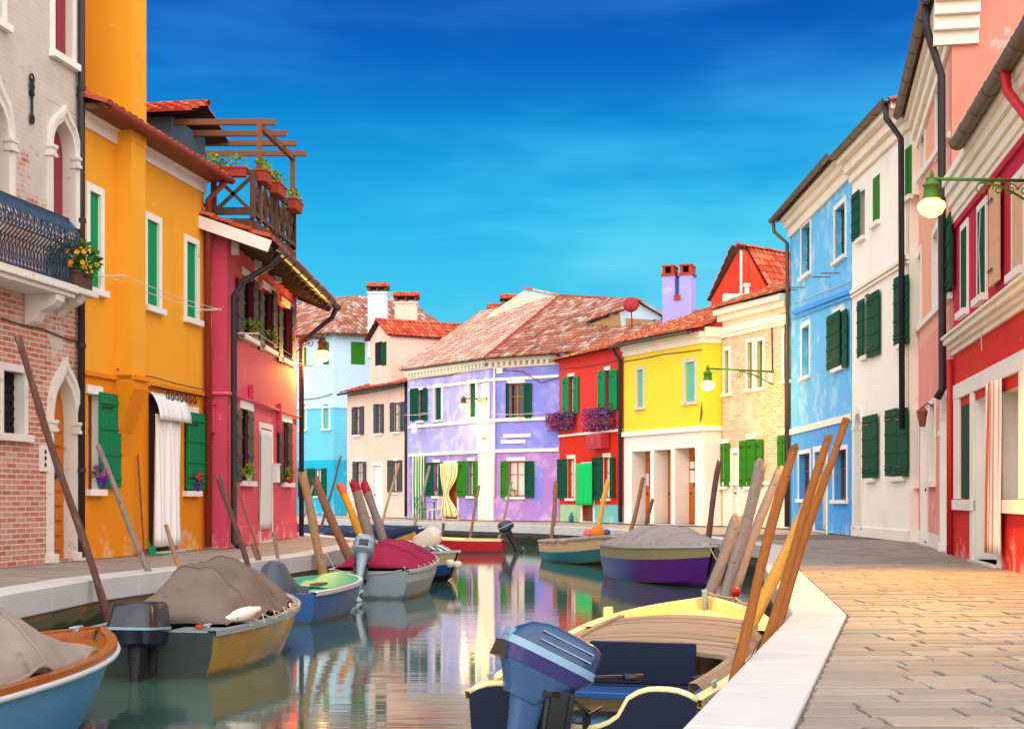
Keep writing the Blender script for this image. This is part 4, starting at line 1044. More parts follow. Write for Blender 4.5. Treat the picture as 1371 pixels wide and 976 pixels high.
pA, pC, pB = lbA(-.3, HB - .1, .4), Vector((-9.3, 73.5, HB - .1)), lbB(lbB.L + .3, HB - .1, .4)
apx = Vector((-9.0, 79.5, zt)); apx2 = Vector((-6.3, 80.2, zt))
dA = (pC - pA).normalized(); l2 = apx - dA * 5.0
tiles(mb, pA, pC, apx, [pA, pC, apx, l2], seed=5, cw=.24)
dB = (pB - pC).normalized(); r2 = apx + dB * 3.4; tiles(mb, pC, pB, apx, [pC, pB + dB * 3, r2], seed=6, cw=.24) if False else tiles(mb, pC, pB + dB * 2.5, apx, [pC, pB + dB * 2.8, apx + dB * 3.5, apx], seed=6, cw=.24)
ridge(mb, pC, apx, .14); ridge(mb, apx, apx + dB * 3.5, .14); build(mb, 'roof', [TILE_OLD, ROOFDARK], h)
for f in (lbA, lbB): gutter(h, f, HB - .12, .42, mat=GUTTER, r=.09)
chimney(h, (-6.85, 72.5), .95, .9, 8.0, 11.25, plaster('blue_white_plaster', 'D8E4EE', None, .7, .06), TILE_RED)
# antenna
def antenna(base, hgt, label, n=5, sz=.5, mat=None):
    mb = MB(); b = Vector(base); mb.tube([b, b + Vector((0, 0, hgt))], .025, 6)
    for i in range(n):
        z = hgt - .08 - i * .12; l = sz * (1 - i * .1); mb.tube([b + Vector((-l, -.1 + .05 * i, z)), b + Vector((l, .1 - .05 * i, z))], .014, 5)
    mb.tube([b + Vector((-.1, -.5, hgt - .3)), b + Vector((.1, .5, hgt - .3))], .014, 5)
    return solo(mb, 'antenna', mat or PALECABLE, label, 'antenna')
antenna(P(473, 422, 78) - Vector((0, 0, .9)), 1.7, 'white aerial on the left slope of the light blue house roof')
antenna(P(530, 400, 76) - Vector((0, 0, 2)), 2.4, 'white aerial standing between the two tile capped chimneys')

# ---- pale pink house
PPK = plaster('pale_pink_plaster', 'F6CFBC', 'FBE4D6', .62, .07)
pk = Fac(Vector((-7.9, 68.0)), Vector((-4.5, 62.0)))
h = thing('pale_pink_house', 'pale pink house with grey shutters and a gabled attic room', 'house', pk(pk.L / 2, 0, 0))
HP = 5.9
for r in ((475, 483, 545, 582), (503.5, 512, 541, 580), (527, 536, 539, 578)): window(h, pk, r, 'curtain', 0, WHITE, .12, True)
for r in ((471.5, 476.5, 545, 583), (482, 487, 544, 582), (500.5, 505, 541, 580), (509.5, 513.5, 541, 580), (522.5, 527.5, 539, 578), (536, 542, 538, 577)): shutter(h, pk, r, GREYSH)
window(h, pk, (476, 486, 618, 656), 'curtain', 0, WHITE, .12, True, lintel=.12); shutter(h, pk, (472.5, 478, 618, 656), GREYSH); shutter(h, pk, (486, 490, 618, 656), GREYSH)
window(h, pk, (525, 533, 617, 659), 'curtain', 0, WHITE, .12, True, lintel=.12); shutter(h, pk, (519, 526, 616, 659), GREYSH); shutter(h, pk, (532, 538, 616, 658), GREYSH)
door(h, pk, (499.5, 511, 623, 688), simple('white_door_paint', 'E6EAEE', .5), .12, .14)
house_wall(h, [pk], HP, [PPK], [(0, 0)], D=7, slope=.3)
gable_roof(h, pk, HP, TILE_RED, 7, .3, .35, seed=7)
gutter(h, pk, HP - .06, .42, -.1, pk.L, .085, DKGUTTER)
pipe(h, [pk(pk.L - .12, HP, .1), pk(pk.L - .12, .05, .1)], .06, DKGUTTER)
# gabled attic block: front gable flush with the facade
ua, ub = pk.u(496), pk.u(524); za = HP - .15; zb = pk.v((ua + ub) / 2, 452); zc = pk.v((ua + ub) / 2, 432)
at = MB(); q = [(ua, za), (ub, za), (ub, zb), ((ua + ub) / 2, zc), (ua, zb)]
at.prism([pk(a, b, .02) for a, b in q], (-pk.n.x * 5.4, -pk.n.y * 5.4, 0)); att = build(at, 'attic_room', PPK, h)
mb = MB(); um = (ua + ub) / 2
for sgn, ue in ((-1, ua - .15), (1, ub + .15)):
    A_, B_ = pk(ue, zb - .04, .25), pk(ue, zb - .04, -6); tiles(mb, A_, B_, pk(um, zc + .1, .25), seed=8)
ridge(mb, pk(um, zc + .13, .25), pk(um, zc + .13, -6)); build(mb, 'attic_roof', [TILE_RED, ROOFDARK], att)
window(h, pk, None, 'dark', 0, WHITE, .1, True, raw=(um - .42, um + .1, HP + .3, HP + 1.35)) if False else None
mb = MB(); u0, u1, v0, v1 = pk.rect((503, 512, 458, 489)); mb.box(pk, u0, u1, v0, v1, .015, .03); build(mb, 'attic_window', DARK, h)
shutter(h, pk, (511, 517, 458, 489), DGREEN, .04)
chimney(h, P(544, 440, 66)[:2], 1.0, .85, 7.6, 9.85, PPK, TILE_RED)

# ---- purple corner house
PUR = plaster('lilac_plaster', 'A08AD6', 'D0A4CC', .53, .18); PUU = plaster('periwinkle_plaster', '8A8CE2', 'A8A4E8', .56, .16); PULIT = plaster('lit_lilac_plaster', 'B0ACE8', 'D0CCF0', .54, .14)  # the last, paler one paints the light on the left upper face
PUD = plaster('orchid_plaster', 'B084CC', 'D0A4D4', .55, .12)
CREAM = plaster('cream_plaster', 'F6EEDC', None, .7, .06)
puA, puB = Fac(Vector((-4.33, 59.8)), Vector((-.88, 54.7))), Fac(Vector((-.88, 54.7)), Vector((1.77, 52.9)))
h = thing('purple_house', 'purple corner house with white string courses and an old tiled hip roof', 'house', (-.88, 54.7, 0))
HU = 6.2
window(h, puA, (560, 567, 520, 563), 'glass', 0, WHITE, .14, True)
for r in ((549.7, 560.5, 520, 563.5), (567, 572, 519, 563)): shutter(h, puA, r, DGREEN, .04, 'louver')
window(h, puA, (582, 591, 517, 562), 'shutter', .1, WHITE, .12, True, smat=DGREEN)
window(h, puA, (628, 637, 512, 559), 'shutter', .1, WHITE, .12, True, smat=DGREEN)
door(h, puA, (554, 567, 612, 693), DKWOOD, .15, .08)
window(h, puA, (581, 588, 619, 664), 'curtain', 0, WHITE, .14, True, lintel=.12)
for r in ((571, 581, 619, 664), (588, 592.5, 619, 663)): shutter(h, puA, r, DGREEN, .04, 'louver')
door(h, puA, (596, 612.5, 620, 695), ORWOOD, .2, .1)
window(h, puA, (627, 635, 617, 664), 'curtain', 0, WHITE, .14, True, lintel=.12)
for r in ((612.5, 627, 617, 665), (634, 639.5, 617, 665)): shutter(h, puA, r, MGREEN, .04, 'louver')
window(h, puB, (681.6, 701.5, 513, 559), 'glass', .0, WHITE, .14, True, lintel=.12, frame=ORWOOD)
for r in ((677.6, 681.5, 513, 560), (702, 712, 513, 560)): shutter(h, puB, r, DGREEN, .04, 'louver')
window(h, puB, (680.5, 702, 617, 665), 'curtain', .0, WHITE, .14, True, lintel=.14, frame=ORWOOD)
for r in ((670.6, 680.5, 617, 666), (703, 715, 617, 666)): shutter(h, puB, r, MGREEN if r[0] < 690 else DGREEN, .04, 'louver')
house_wall(h, [puA, puB], HU, [PUR, PULIT, PUU, PUD], [(0, 0), (2.65, 1)], back=[(5.5, 58), (2, 65), (-5, 66)])
o = bpy.data.objects[[c.name for c in h.children if c.name.startswith('wall')][0]]
for poly in o.data.polygons:
    c = poly.center
    if poly.material_index == 1 and c.x + h.location.x > -.88 and c.y + h.location.y < 55: poly.material_index = 2
    if poly.material_index == 0 and c.x + h.location.x > -.88 and c.y + h.location.y < 55: poly.material_index = 3
for f, e in ((puA, 0), (puB, 0)):
    for v0, v1, w in ((2.6, 2.72, .06), (3.78, 3.9, .07), (HU - .85, HU - .74, .05)): trim(h, f, 'string_course', CREAM, v0, v1, w)
for f in (puA, puB):
    mb = MB(); mb.box(f, 0, f.L, HU - .14, HU + .1, 0, .22); mb.box(f, 0, f.L, HU - .36, HU - .3, 0, .08)
    n = int(f.L / .26)
    for i in range(n): q = .1 + i * .26; mb.box(f, q, q + .12, HU - .3, HU - .14, 0, .18)
    build(mb, 'dentil_cornice', CREAM, h)
mb = MB(); q = puA.L; mb.box(puA, q - .75, q + .02, 0, 3.74, 0, .035); mb.box(puA, q - .5, q + .02, 3.95, HU - .9, 0, .03); build(mb, 'corner_pilaster', CREAM, h)
mb = MB(); mb.box(puB, -.02, .22, 0, 3.74, 0, .035); build(mb, 'corner_pilaster', CREAM, h)
mb = MB(); mb.box(puB, 1.85, 2.75, .55, 2.3, .0, .006) ; 
mb2 = MB(); u0, u1, v0, v1 = puB.rect((713, 727, 622, 676)); mb2.prism([puB(a, b, .001) for a, b in ((u0, v1), (u1, v1 - .1), (u1, v0), (u0 - .15, v0 + .3))], (puB.n.x * .004, puB.n.y * .004, 0)); build(mb2, 'paint_patch', PUU, h)
pipe(h, [puB(.28, HU - .3, .05), puB(.28, .9, .05)], .04, CREAM)
mb = MB(); u0, u1, v0, v1 = puB.rect((666, 674, 490, 500)); mb.box(puB, u0, u1, v0, v1, 0, .08); solo(mb, 'junction_box', CREAM, 'square white junction box high on the purple house front', 'junction box', bevel=.01)
mb = MB(); u0, u1, v0, v1 = puA.rect((645.5, 653, 577, 586)); mb.box(puA, u0, u1, v0, v1, 0.03, .14); solo(mb, 'meter_box', CREAM, 'cream meter box on the corner pilaster of the purple house', 'meter box', bevel=.01)
mb = MB(); u0, u1, v0, v1 = puB.rect((675, 711, 581, 585.5)); mb.box(puB, u0, u1, v0, v1, 0, .05); u0, u1, v0, v1 = puB.rect((671, 704, 589, 593.5)); mb.box(puB, u0, u1, v0, v1, 0, .03); build(mb, 'wall_band', CREAM, h)
RX = Vector((2.07, 60.0, 9.35)); eL, eC, eR = Vector((-4.75, 59.9, HU + .02)), Vector((-.95, 54.1, HU - .03)), Vector((1.9, 52.2, HU - .03))
dl_ = (eL - eC); dr_ = (eR - eC).normalized(); mb = MB(); tu_ = (RX - eC) - dr_ * (RX - eC).dot(dr_); tu_.normalize(); RXE = RX + dr_ * 3.6 - tu_ * 1.3
mb2 = MB(); tiles(mb2, eL, eC, RX, [eL, eC, RX, RX + dl_ * .9], seed=9, cw=.24); build(mb2, 'roof', [TILE_LIT, ROOFDARK], h); mb3 = MB(); ridge(mb3, eC, RX, .17); ridge(mb3, RX, RXE, .16); build(mb3, 'ridge', [TILE_RIDGE, ROOFDARK], h)
tiles(mb, eC, eR, RX, [eC, eC + dr_ * 9, RXE, RX], seed=10, cw=.24)
build(mb, 'roof', [TILE_OLD, ROOFDARK], h)
mb = MB(); RXL = RX + dl_ * .14
mb.prism([P(702, 389, 61.6), P(753, 399, 60.8), P(753, 440, 60.8), P(640, 450, 62.4), P(655, 420, 62.4)], (.2, .5, 0))
fw = build(mb, 'firewall', PPK, h); mb = MB(); ridge(mb, P(702, 387, 61.8), P(753, 397.5, 61), .13); build(mb, 'coping', [TILE_OLD, ROOFDARK], fw)
for i, (px, py, s_) in enumerate(((662, 421, .5), (681, 408, .6))): 
    b = P(px, py, 66); chimney(h, b[:2], s_, s_, 7.0, b.z - .1, TERRA if i else PPK, TILE_RED)
# dormer with timber cheek and dish
dmw = simple('weathered_planks', 'B08A5C', .8, .3, 6, vec=(.2, .2, 3))
mb = MB(); mb.prism([P(788, 434, 54.6), P(831, 419, 53.4), P(831, 448, 53.4), P(800, 452, 54.6)], (.6, 2.5, 0)); dm = build(mb, 'dormer', dmw, h)
mb = MB(); mb.prism([P(830, 419, 53.3), P(853, 405, 53.4), P(887, 425, 53.0), P(870, 440, 53.0), P(832, 440, 53.3)], (.3, 2.5, 0)); build(mb, 'dormer_gable', LBU, dm)
mb = MB(); mb.prism([P(838, 426, 53.2), P(872, 428, 52.9), P(872, 440, 52.9), P(838, 440, 53.2)], (0, .08, 0)); build(mb, 'dormer_boards', dmw, dm)
mb = MB(); tiles(mb, P(783, 433, 54.6), P(833, 416, 53.2), P(800, 403, 56.2), [P(783, 433, 54.6), P(833, 416, 53.2), P(851, 401, 53.4), P(806, 404, 56.2)], seed=12); tiles(mb, P(889, 426, 52.9), P(889, 426, 52.9) + Vector((.3, 2.6, 0)), P(853, 402, 53.3), seed=13); ridge(mb, P(851, 401, 53.2), P(889, 423, 52.8), .09); build(mb, 'dormer_roof', [TILE_OLD, ROOFDARK], dm)
c = P(845, 408, 52.3)
mb = MB(); mb.lathe(c, [(.0, .1), (.15, .085), (.28, .03), (.3, 0), (.28, .02), (.15, .07), (.0, .085)], 20, (-.2, -1, .25)); mb.tube([c + Vector((0, .1, -.02)), c + Vector((.05, .3, -.5)), c + Vector((.05, .3, -1.4))], .025, 6); mb.tube([c + Vector((0, 0, -.28)), c + Vector((-.05, -.4, -.05))], .012, 5)
solo(mb, 'satellite_dish', simple('dish_red', '9E2030', .5, .1, 4), 'round dark red satellite dish on the roof behind the red house', 'satellite dish', smooth=True)

# ---- small red house
REDU = plaster('scarlet_plaster', 'E23A34', 'E85048', .7, .08); REDL = plaster('vermilion_plaster', 'D62A12', 'E04A2C', .7, .08)
re_ = Fac(Vector((1.79, 52.85)), Vector((3.76, 48.0)))
h = thing('red_house', 'narrow scarlet house with green shutters and magenta flower baskets', 'house', re_(re_.L / 2, 0, 0))
HD = 6.0
window(h, re_, (761.5, 768.5, 504, 554), 'curtain', 0, WHITE, .14, True, lintel=.12)
for r in ((753.8, 761.5, 505, 554.5), (768.5, 774.5, 504, 553.5)): shutter(h, re_, r, BRIGHTGREEN, .04, 'louver')
window(h, re_, (810.5, 816.5, 496, 549), 'curtain', 0, WHITE, .14, True, lintel=.14)
for r in ((801.5, 810.5, 496, 549.5), (816.5, 826.5, 495, 548.5)): shutter(h, re_, r, BRIGHTGREEN, .04, 'louver')
window(h, re_, (760.5, 769.5, 614, 667), 'curtain', .08, WHITE, .14, True, lintel=.14, frame=ORWOOD)
shutter(h, re_, (747, 759.5, 614.5, 667), DGREEN, .05, 'louver')
window(h, re_, (808.5, 816.5, 612, 667), 'curtain', .08, WHITE, .14, True, lintel=.14, frame=ORWOOD)
for r in ((793.5, 807, 612, 668), (817.5, 822.5, 612, 667)): shutter(h, re_, r, DGREEN, .05, 'louver')
door(h, re_, (780, 794.5, 623, 698), BROWN, .15, .12)
BLEAF = plaster('pale_green_plaster', 'A9C79A', None, .7, .08); BTEAL = plaster('teal_plaster', '6FBDB8', None, .7, .08)
house_wall(h, [re_], HD, [REDU, REDL, BLEAF], [(0, 2), (.62, 1), (3.15, 0)], D=9, slope=.36)
mb = MB(); ux = re_.u(797); mb.box(re_, ux, re_.L - .02, 0, .62, 0, .012); build(mb, 'base_panel', BTEAL, h)
trim(h, re_, 'string_course', WHITE, 3.12, 3.2, .08)
gable_roof(h, re_, HD, TILE_ORANGE, 9, .36, .35, u0=-.1, u1=re_.L + .1, seed=14)
trim(h, re_, 'cornice', REDU, HD - .12, HD + .02, .14)
pipe(h, [re_(re_.L - .02, HD - .05, .45), re_(re_.L - .02, HD - .5, .1), re_(re_.L - .02, .05, .1)], .07, DKGUTTER)
for i, (r, lab) in enumerate((((744, 773, 556, 577), 'hanging box of magenta and violet flowers at the left upper red house window'), ((791.5, 826, 550, 577), 'larger box of magenta and violet flowers at the right upper red house window'))):
    u0, u1, v0, v1 = re_.rect(r); c = re_((u0 + u1) / 2, v0 + .2, .2); t = thing('window_flower_box', lab, 'flower box', c, 'flower boxes on the red house')
    mb = MB(); mb.box(re_, u0 + .1, u1 - .1, v0 + .2, v0 + .4, .08, .3); build(mb, 'trough', TERRA, t, bevel=.01)
    rr = random.Random(i); fb = MB(); gb = MB(); pb = MB()
    for q in range(1500):
        a = rr.uniform(u0, u1); z = v0 + (v1 - v0 + .1) * rr.random() ** .8; w = .2 + rr.uniform(-.2, .24) ; p = re_(a, z, max(.03, w)); n_ = Vector((rr.uniform(-1, 1), rr.uniform(-1, 1), rr.uniform(-1, 1))).normalized() * .038; m_ = n_.orthogonal().normalized() * .038
        T_ = gb if rr.random() < .28 else (fb if a + rr.uniform(-.25, .25) * (u1 - u0) < (u0 + u1) / 2 else pb); T_.quad(p - n_, p + m_, p + n_, p - m_)
    build(gb, 'foliage', LEAF, t, recalc=False); build(fb, 'flowers', PPET, t, recalc=False); build(pb, 'flowers', VPET, t, recalc=False)
mb = MB(); u0, u1, v0, v1 = re_.rect((796, 817, 581, 601)); mb.box(re_, u0, u1, v0, v1, 0.03, .35)
for i in range(9): q = u0 + (u1 - u0) * (i + .5) / 9; mb.box(re_, q - .012, q + .012, v0 + .03, v1 - .03, .35, .358)
mb.lathe(re_((u0 + u1) / 2, (v0 + v1) / 2, .36), [(.17, 0), (.17, .008), (.14, .01), (.0, .012)], 18, (re_.n.x, re_.n.y, 0)); solo(mb, 'air_conditioner', simple('ac_red', 'B83440', .5, .1, 4), 'red painted air conditioner under the right flower box of the red house', 'air conditioner', bevel=.01)
TOWEL = simple('green_towel', '00C45E', .9, .08, 20, bump=.3)
curtain(re_, (771, 792.5, 620, 676), TOWEL, 'bright green sheet hung over the red house door', 'hanging_sheet', 3, .03, .16)
mb = MB(); c = re_(re_.u(771.5), 0, .2); mb.lathe(c, [(.09, 0), (.1, .18), (.05, .26), (.05, .34), (.0, .35)], 12); solo(mb, 'watering_can', simple('teal_plastic', '1E7C8C', .4), 'small teal can standing by the red house doorstep', 'can', smooth=True)

# ---- yellow far house with the white shopfront
YEL = plaster('lemon_plaster', 'F8D83A', 'FBE46A', .68, .06); YED = plaster('golden_plaster', 'F2B818', None, .7, .06)
yfA, yfB = Fac(Vector((3.78, 47.95)), Vector((5.9, 43.6))), Fac(Vector((5.9, 43.6)), Vector((6.45, 43.72)))
h = thing('lemon_house', 'lemon yellow house over a white pillared shopfront on the far side', 'house', (5.2, 45, 0))
HL = 6.0
for r in ((853.5, 861, 495, 545), (917.5, 930.5, 484.5, 538)): window(h, yfA, r, 'shutter', .12, STONE, .16, True, smat=TEAL, sdepth=.1)
SHOP = simple('shopfront_stone', 'EDE8E2', .6, .07, 3, bump=.1, mark='D8CDC4', mf=.66)
for r in ((846, 870.5, 604, 697), (875.5, 898, 602, 697), (903.5, 930.5, 599.5, 697)): door(h, yfA, r, ORWOOD, .58, 0, None, 2, glassy=True)
house_wall(h, [yfA, yfB], HL, [YEL, YED, SHOP], [(0, 2), (2.95, 0)], back=[(12, 48), (9, 55), (3.8, 53)])
for f in (yfA, yfB):
    trim(h, f, 'shop_cornice', SHOP, 2.92, 3.08, .1); trim(h, f, 'plinth', SHOP, 0, .16, .05) if f is yfB else None
cornice(h, yfA, CREAM, [(HL - .38, HL - .2, .06), (HL - .2, HL - .02, .16)]); cornice(h, yfB, CREAM, [(HL - .38, HL - .2, .06), (HL - .2, HL + .1, .16)])
mb = MB(); tiles(mb, yfA(-.1, HL + .02, .4), yfA(yfA.L + .1, HL + .02, .4), yfA(-.1, HL + 1.25, -3.4), seed=15); ridge(mb, yfA(-.1, HL + 1.3, -3.4), yfA(yfA.L + .1, HL + 1.3, -3.4)); build(mb, 'roof', [TILE_ORANGE, ROOFDARK], h)
gutter(h, yfA, HL - .02, .48, -.1, yfA.L - .1, .09, GUTTER)
mb = MB(); u0, u1, v0, v1 = yfA.rect((937, 941, 538, 566)); mb.prism([yfA(a, b, .002) for a, b in ((u0, v0), (u0 + .1, v0 + .1), (u1, v0 + .3), (u1 - .05, v1), (u0 + .06, v1 - .2))], (yfA.n.x * .01, yfA.n.y * .01, 0)); build(mb, 'bare_patch', TERRA, h)
for i, r in enumerate(((862, 868.5, 634, 650), )):
    mb = MB(); u0, u1, v0, v1 = yfA.rect(r, -.54); mb.box(yfA, u0, u1, v0, v1, -.555, -.53); solo(mb, 'notice', WHITE, 'white paper notice inside the left shopfront door', 'notice')
for i, (r, q) in enumerate((((922, 930, 618, 627), 'upper'), ((922, 930, 630, 646), 'lower'))):
    mb = MB(); u0, u1, v0, v1 = yfA.rect(r, -.54); mb.box(yfA, u0, u1, v0, v1, -.555, -.53); solo(mb, 'framed_notice', [WHITE], q + ' framed sheet in the right shopfront door', 'notice')
# twin purple chimney behind
c = P(909, 420, 52); mb = MB(); T = lambda a, b, z: c + Vector((a * .92 + b * .3, -a * .35 + b * .9, z))
LIL = plaster('lilac_chimney', 'A9A4EA', 'C8C4F2', .6, .08)
mb.box(T, -.55, .55, -.4, .4, -1.6, .1); mb.box(T, -.55, -.08, -.4, .4, .1, 1.35); mb.box(T, .12, .55, -.4, .4, .1, 1.35); mb.box(T, -.08, .12, -.4, .4, .1, .45)
cc = build(mb, 'chimney', LIL, h); mb = MB(); mb.box(T, -.6, .6, -.45, .45, -.72, -.62); build(mb, 'collar', TERRA, cc)
mb = MB(); mb.box(T, -.1, .14, -.47, -.4, .45, .62); build(mb, 'vent', TERRA, cc)
for a in (-.55, .12):
    mb = MB(); mb.box(T, a - .05, a + .48, -.45, .45, 1.35, 1.43); mb.box(T, a, a + .1, -.4, .4, 1.43, 1.68); mb.box(T, a + .33, a + .43, -.4, .4, 1.43, 1.68); mb.box(T, a, a + .43, .25, .4, 1.43, 1.66); mb.box(T, a - .03, a + .46, -.43, .43, 1.68, 1.74); build(mb, 'chimney_cap', TERRA, cc)


# ---- tan brick house
TANB = bricks('tan_brick', 'DDA886', 'EBC8A8', 'EBD9C4', over='F0D2B4', of=.52, size=(.25, .075))
TANW = simple('cream_panelling', 'EDE0CE', .7, .08, 3, bump=.1)
ta = Fac(Vector((6.47, 43.6)), Vector((7.82, 39.95)))
h = thing('tan_brick_house', 'tan brick house with white cornice and dark green lower shutters', 'house', ta(ta.L / 2, 0, 0))
HT = 5.75
window(h, ta, (970.5, 976, 469, 527), 'shutter', .12, WHITE, .14, True, smat=DGREEN)
for r in ((1001, 1007.5, 458, 521), (1014, 1021.5, 456, 519)): window(h, ta, r, 'shutter', .11, WHITE, .14, True, smat=MGREEN)
window(h, ta, (1050.5, 1057.5, 445, 509), 'shutter', .12, WHITE, .14, True, smat=DGREEN)
door(h, ta, (981, 988.5, 606, 700), WHITE, .12, .14)
window(h, ta, (967, 974, 594, 651), 'glass', 0, WHITE, .12, True, lintel=.14)
for r in ((959.5, 967.5, 594, 651), (970, 977, 593, 651)): shutter(h, ta, (max(r[0], 965.5), r[1], r[2], r[3]), MGREEN, .04, 'plank')
window(h, ta, (1000, 1011, 588, 651), 'glass', 0, WHITE, .12, True, lintel=.16)
for r in ((990.5, 1000, 590, 651.5), (1001, 1012, 589, 651), (1014, 1021.5, 588, 651)): shutter(h, ta, r, MGREEN, .04, 'plank')
window(h, ta, (1048, 1055, 582, 648), 'glass', 0, WHITE, .12, True, lintel=.16)
for r in ((1041.5, 1048, 583, 649), (1049, 1055, 582, 648)): shutter(h, ta, r, MGREEN, .04, 'plank')
house_wall(h, [ta], HT + .9, [TANB, TANW, CREAM], [(0, 1), (1.28, 0), (HT, 2)], D=8, slope=.36)
cornice(h, ta, CREAM, [(HT + .0, HT + .12, .05), (HT + .12, HT + .3, .1), (HT + .5, HT + .68, .2), (HT + .68, HT + .86, .34)])
trim(h, ta, 'sill_band', WHITE, 1.24, 1.34, .06)
gable_roof(h, ta, HT + .95, TILE_ORANGE, 8, .36, .4, u0=-.5, u1=ta.L, seed=16)
pipe(h, [ta(ta.L - .06, HT, .08), ta(ta.L - .06, .05, .08)], .05, DKGUTTER)
cable(ta, [(968, 455), (1000, 436), (1056, 418)], 'dark cable under the white cornice of the tan brick house')
cable(ta, [(1034, 430), (1035, 505)], 'beaded cable dropping to the lamp on the tan brick house', .02)
mb = MB(); u0, u1, v0, v1 = ta.rect((1030, 1037, 500, 513)); mb.box(ta, u0, u1, v0, v1, 0, .1); solo(mb, 'junction_box', CREAM, 'cream box below the lamp arm on the tan brick house', 'junction box', bevel=.02)

# ---- red gabled house behind
ORR = plaster('orange_red_plaster', 'E8432A', None, .75, .07)
gA = Fac(Vector((8.0, 56.5)), Vector((11.2, 54.5)))
h = thing('orange_red_house', 'orange red gabled house rising behind the tan brick house roof', 'house', gA(1.8, 0, 0))
zq = lambda px, py, Z=55.5: EYE - (py - HY) * Z / F
ug0, ugp, ug1 = gA.u(952), gA.u(990), gA.u(1028)
mb = MB(); zlo, zpk = zq(0, 397), zq(0, 331)
mb.prism([gA(ug0, 0), gA(ug1, 0), gA(ug1, zlo + .1), gA(ugp, zpk), gA(ug0, zlo)], (6, 5, 0)); build(mb, 'wall', ORR, h)
mb = MB(); A_ = gA(ug1 + .35, zlo - .15, .04); B_ = A_ + Vector((6, 5, 0)); tiles(mb, A_, B_, gA(ugp, zpk + .08, .04), seed=17, cw=.26); A2 = gA(ug0 - .12, zlo - .02, .04); tiles(mb, A2, A2 + Vector((6, 5, 0)), gA(ugp, zpk + .06, .04), seed=18, cw=.26)
ridge(mb, gA(ugp, zpk + .12, .2), gA(ugp, zpk + .12, .2) + Vector((6, 5, 0)), .13); build(mb, 'roof', [TILE_RED, ROOFDARK], h)
pipe(h, [gA(gA.u(993), zpk - .1, .06), gA(gA.u(993), 4, .06)], .05, CREAM)
c = P(985, 402, 48); mb = MB(); mb.box(WT, c.x - .4, c.x + .4, c.y, c.y + .35, c.z - .35, c.z + .22); mb.lathe(c + Vector((-.1, -.001, -.06)), [(.2, 0), (.2, .012), (.02, .02)], 16, (0, -1, 0)); solo(mb, 'air_conditioner', CREAM, 'white air conditioner on the tiles in front of the orange red gable', 'air conditioner', bevel=.02)
c = P(1000, 398, 47); mb = MB(); mb.tube([c + Vector((0, 0, -.5)), c + Vector((0, 0, .35))], .08, 10); mb.tube([c + Vector((0, 0, .35)), c + Vector((0, 0, .45))], .12, 10); solo(mb, 'flue_pipe', WHITE, 'short white flue pipe beside the rooftop air conditioner', 'flue')

# ================================================================= RIGHT HOUSES
BLU = plaster('sky_blue_plaster', '66BEF4', 'A6D8F6', .55, .12); BLUE2 = plaster('clear_blue_plaster', '4AA4EE', '7CC0F4', .6, .1)
bl = Fac(Vector((7.83, 39.9)), Vector((7.74, 32.35)))
h = thing('sky_blue_house', 'three storey sky blue house with white window surrounds', 'house', bl(bl.L / 2, 0, 0))
HBL = 8.7
window(h, bl, (1073.5, 1085, 301, 368), 'shutter', .12, WHITE, .2, True, smat=DGREEN, sstyle='plank'); window(h, bl, (1118.5, 1132, 276, 346), 'shutter', .12, WHITE, .2, True, smat=DGREEN, sstyle='plank')
window(h, bl, (1074, 1084, 437, 504), 'shutter', .13, WHITE, .2, True, smat=TEAL)
window(h, bl, (1117, 1130, 420, 492), 'glass', 0, WHITE, .2, True, lintel=.16)
for r in ((1108, 1125, 420, 493), (1129, 1134.5, 415, 492)): shutter(h, bl, r, DGREEN, .05, 'plank')
window(h, bl, (1070, 1085, 607, 668), 'glass', .1, WHITE, .2, True, frame=BROWN); window(h, bl, (1117, 1134, 602, 669), 'glass', .1, WHITE, .2, True, frame=BROWN)
door(h, bl, (1091, 1107, 604, 706), STONE, .25, .14)
house_wall(h, [bl], HBL, [BLU, BLUE2], [(0, 1), (2.75, 0)], D=8, slope=.36)
trim(h, bl, 'lintel_band', WHITE, 2.62, 2.78, .05)
belt_px(h, bl, (1062, 419.5), (1141, 390), .1, .07, BLUE2); belt_px(h, bl, (1062, 427), (1141, 397), .06, .05, BLUE2)
cornice(h, bl, CREAM, [(HBL - .55, HBL - .3, .08), (HBL - .3, HBL - .1, .2), (HBL - .1, HBL + .05, .34)])
gable_roof(h, bl, HBL, TILE_OLD, 8, .36, .42, seed=20); gutter(h, bl, HBL + .02, .48, -.3, bl.L, .09)
pipe(h, [bl(-.1, HBL, .48), bl(-.05, HBL - .35, .45), bl(.05, HBL - .7, .1), bl(.05, 2.9, .08)], .055, GUTTER)
pipe(h, [bl(.05, 2.88, .08), bl(.05, .05, .08)], .05, DKGUTTER)
for px, py in ((1068, 388), (1078, 385), (1112, 371), (1124, 366)):
    u_ = bl.u(px); mb = MB(); mb.tube([bl(u_, bl.v(u_, py), 0), bl(u_, bl.v(u_, py), .45)], .014, 6); build(mb, 'line_rod', REDPIPE, h)
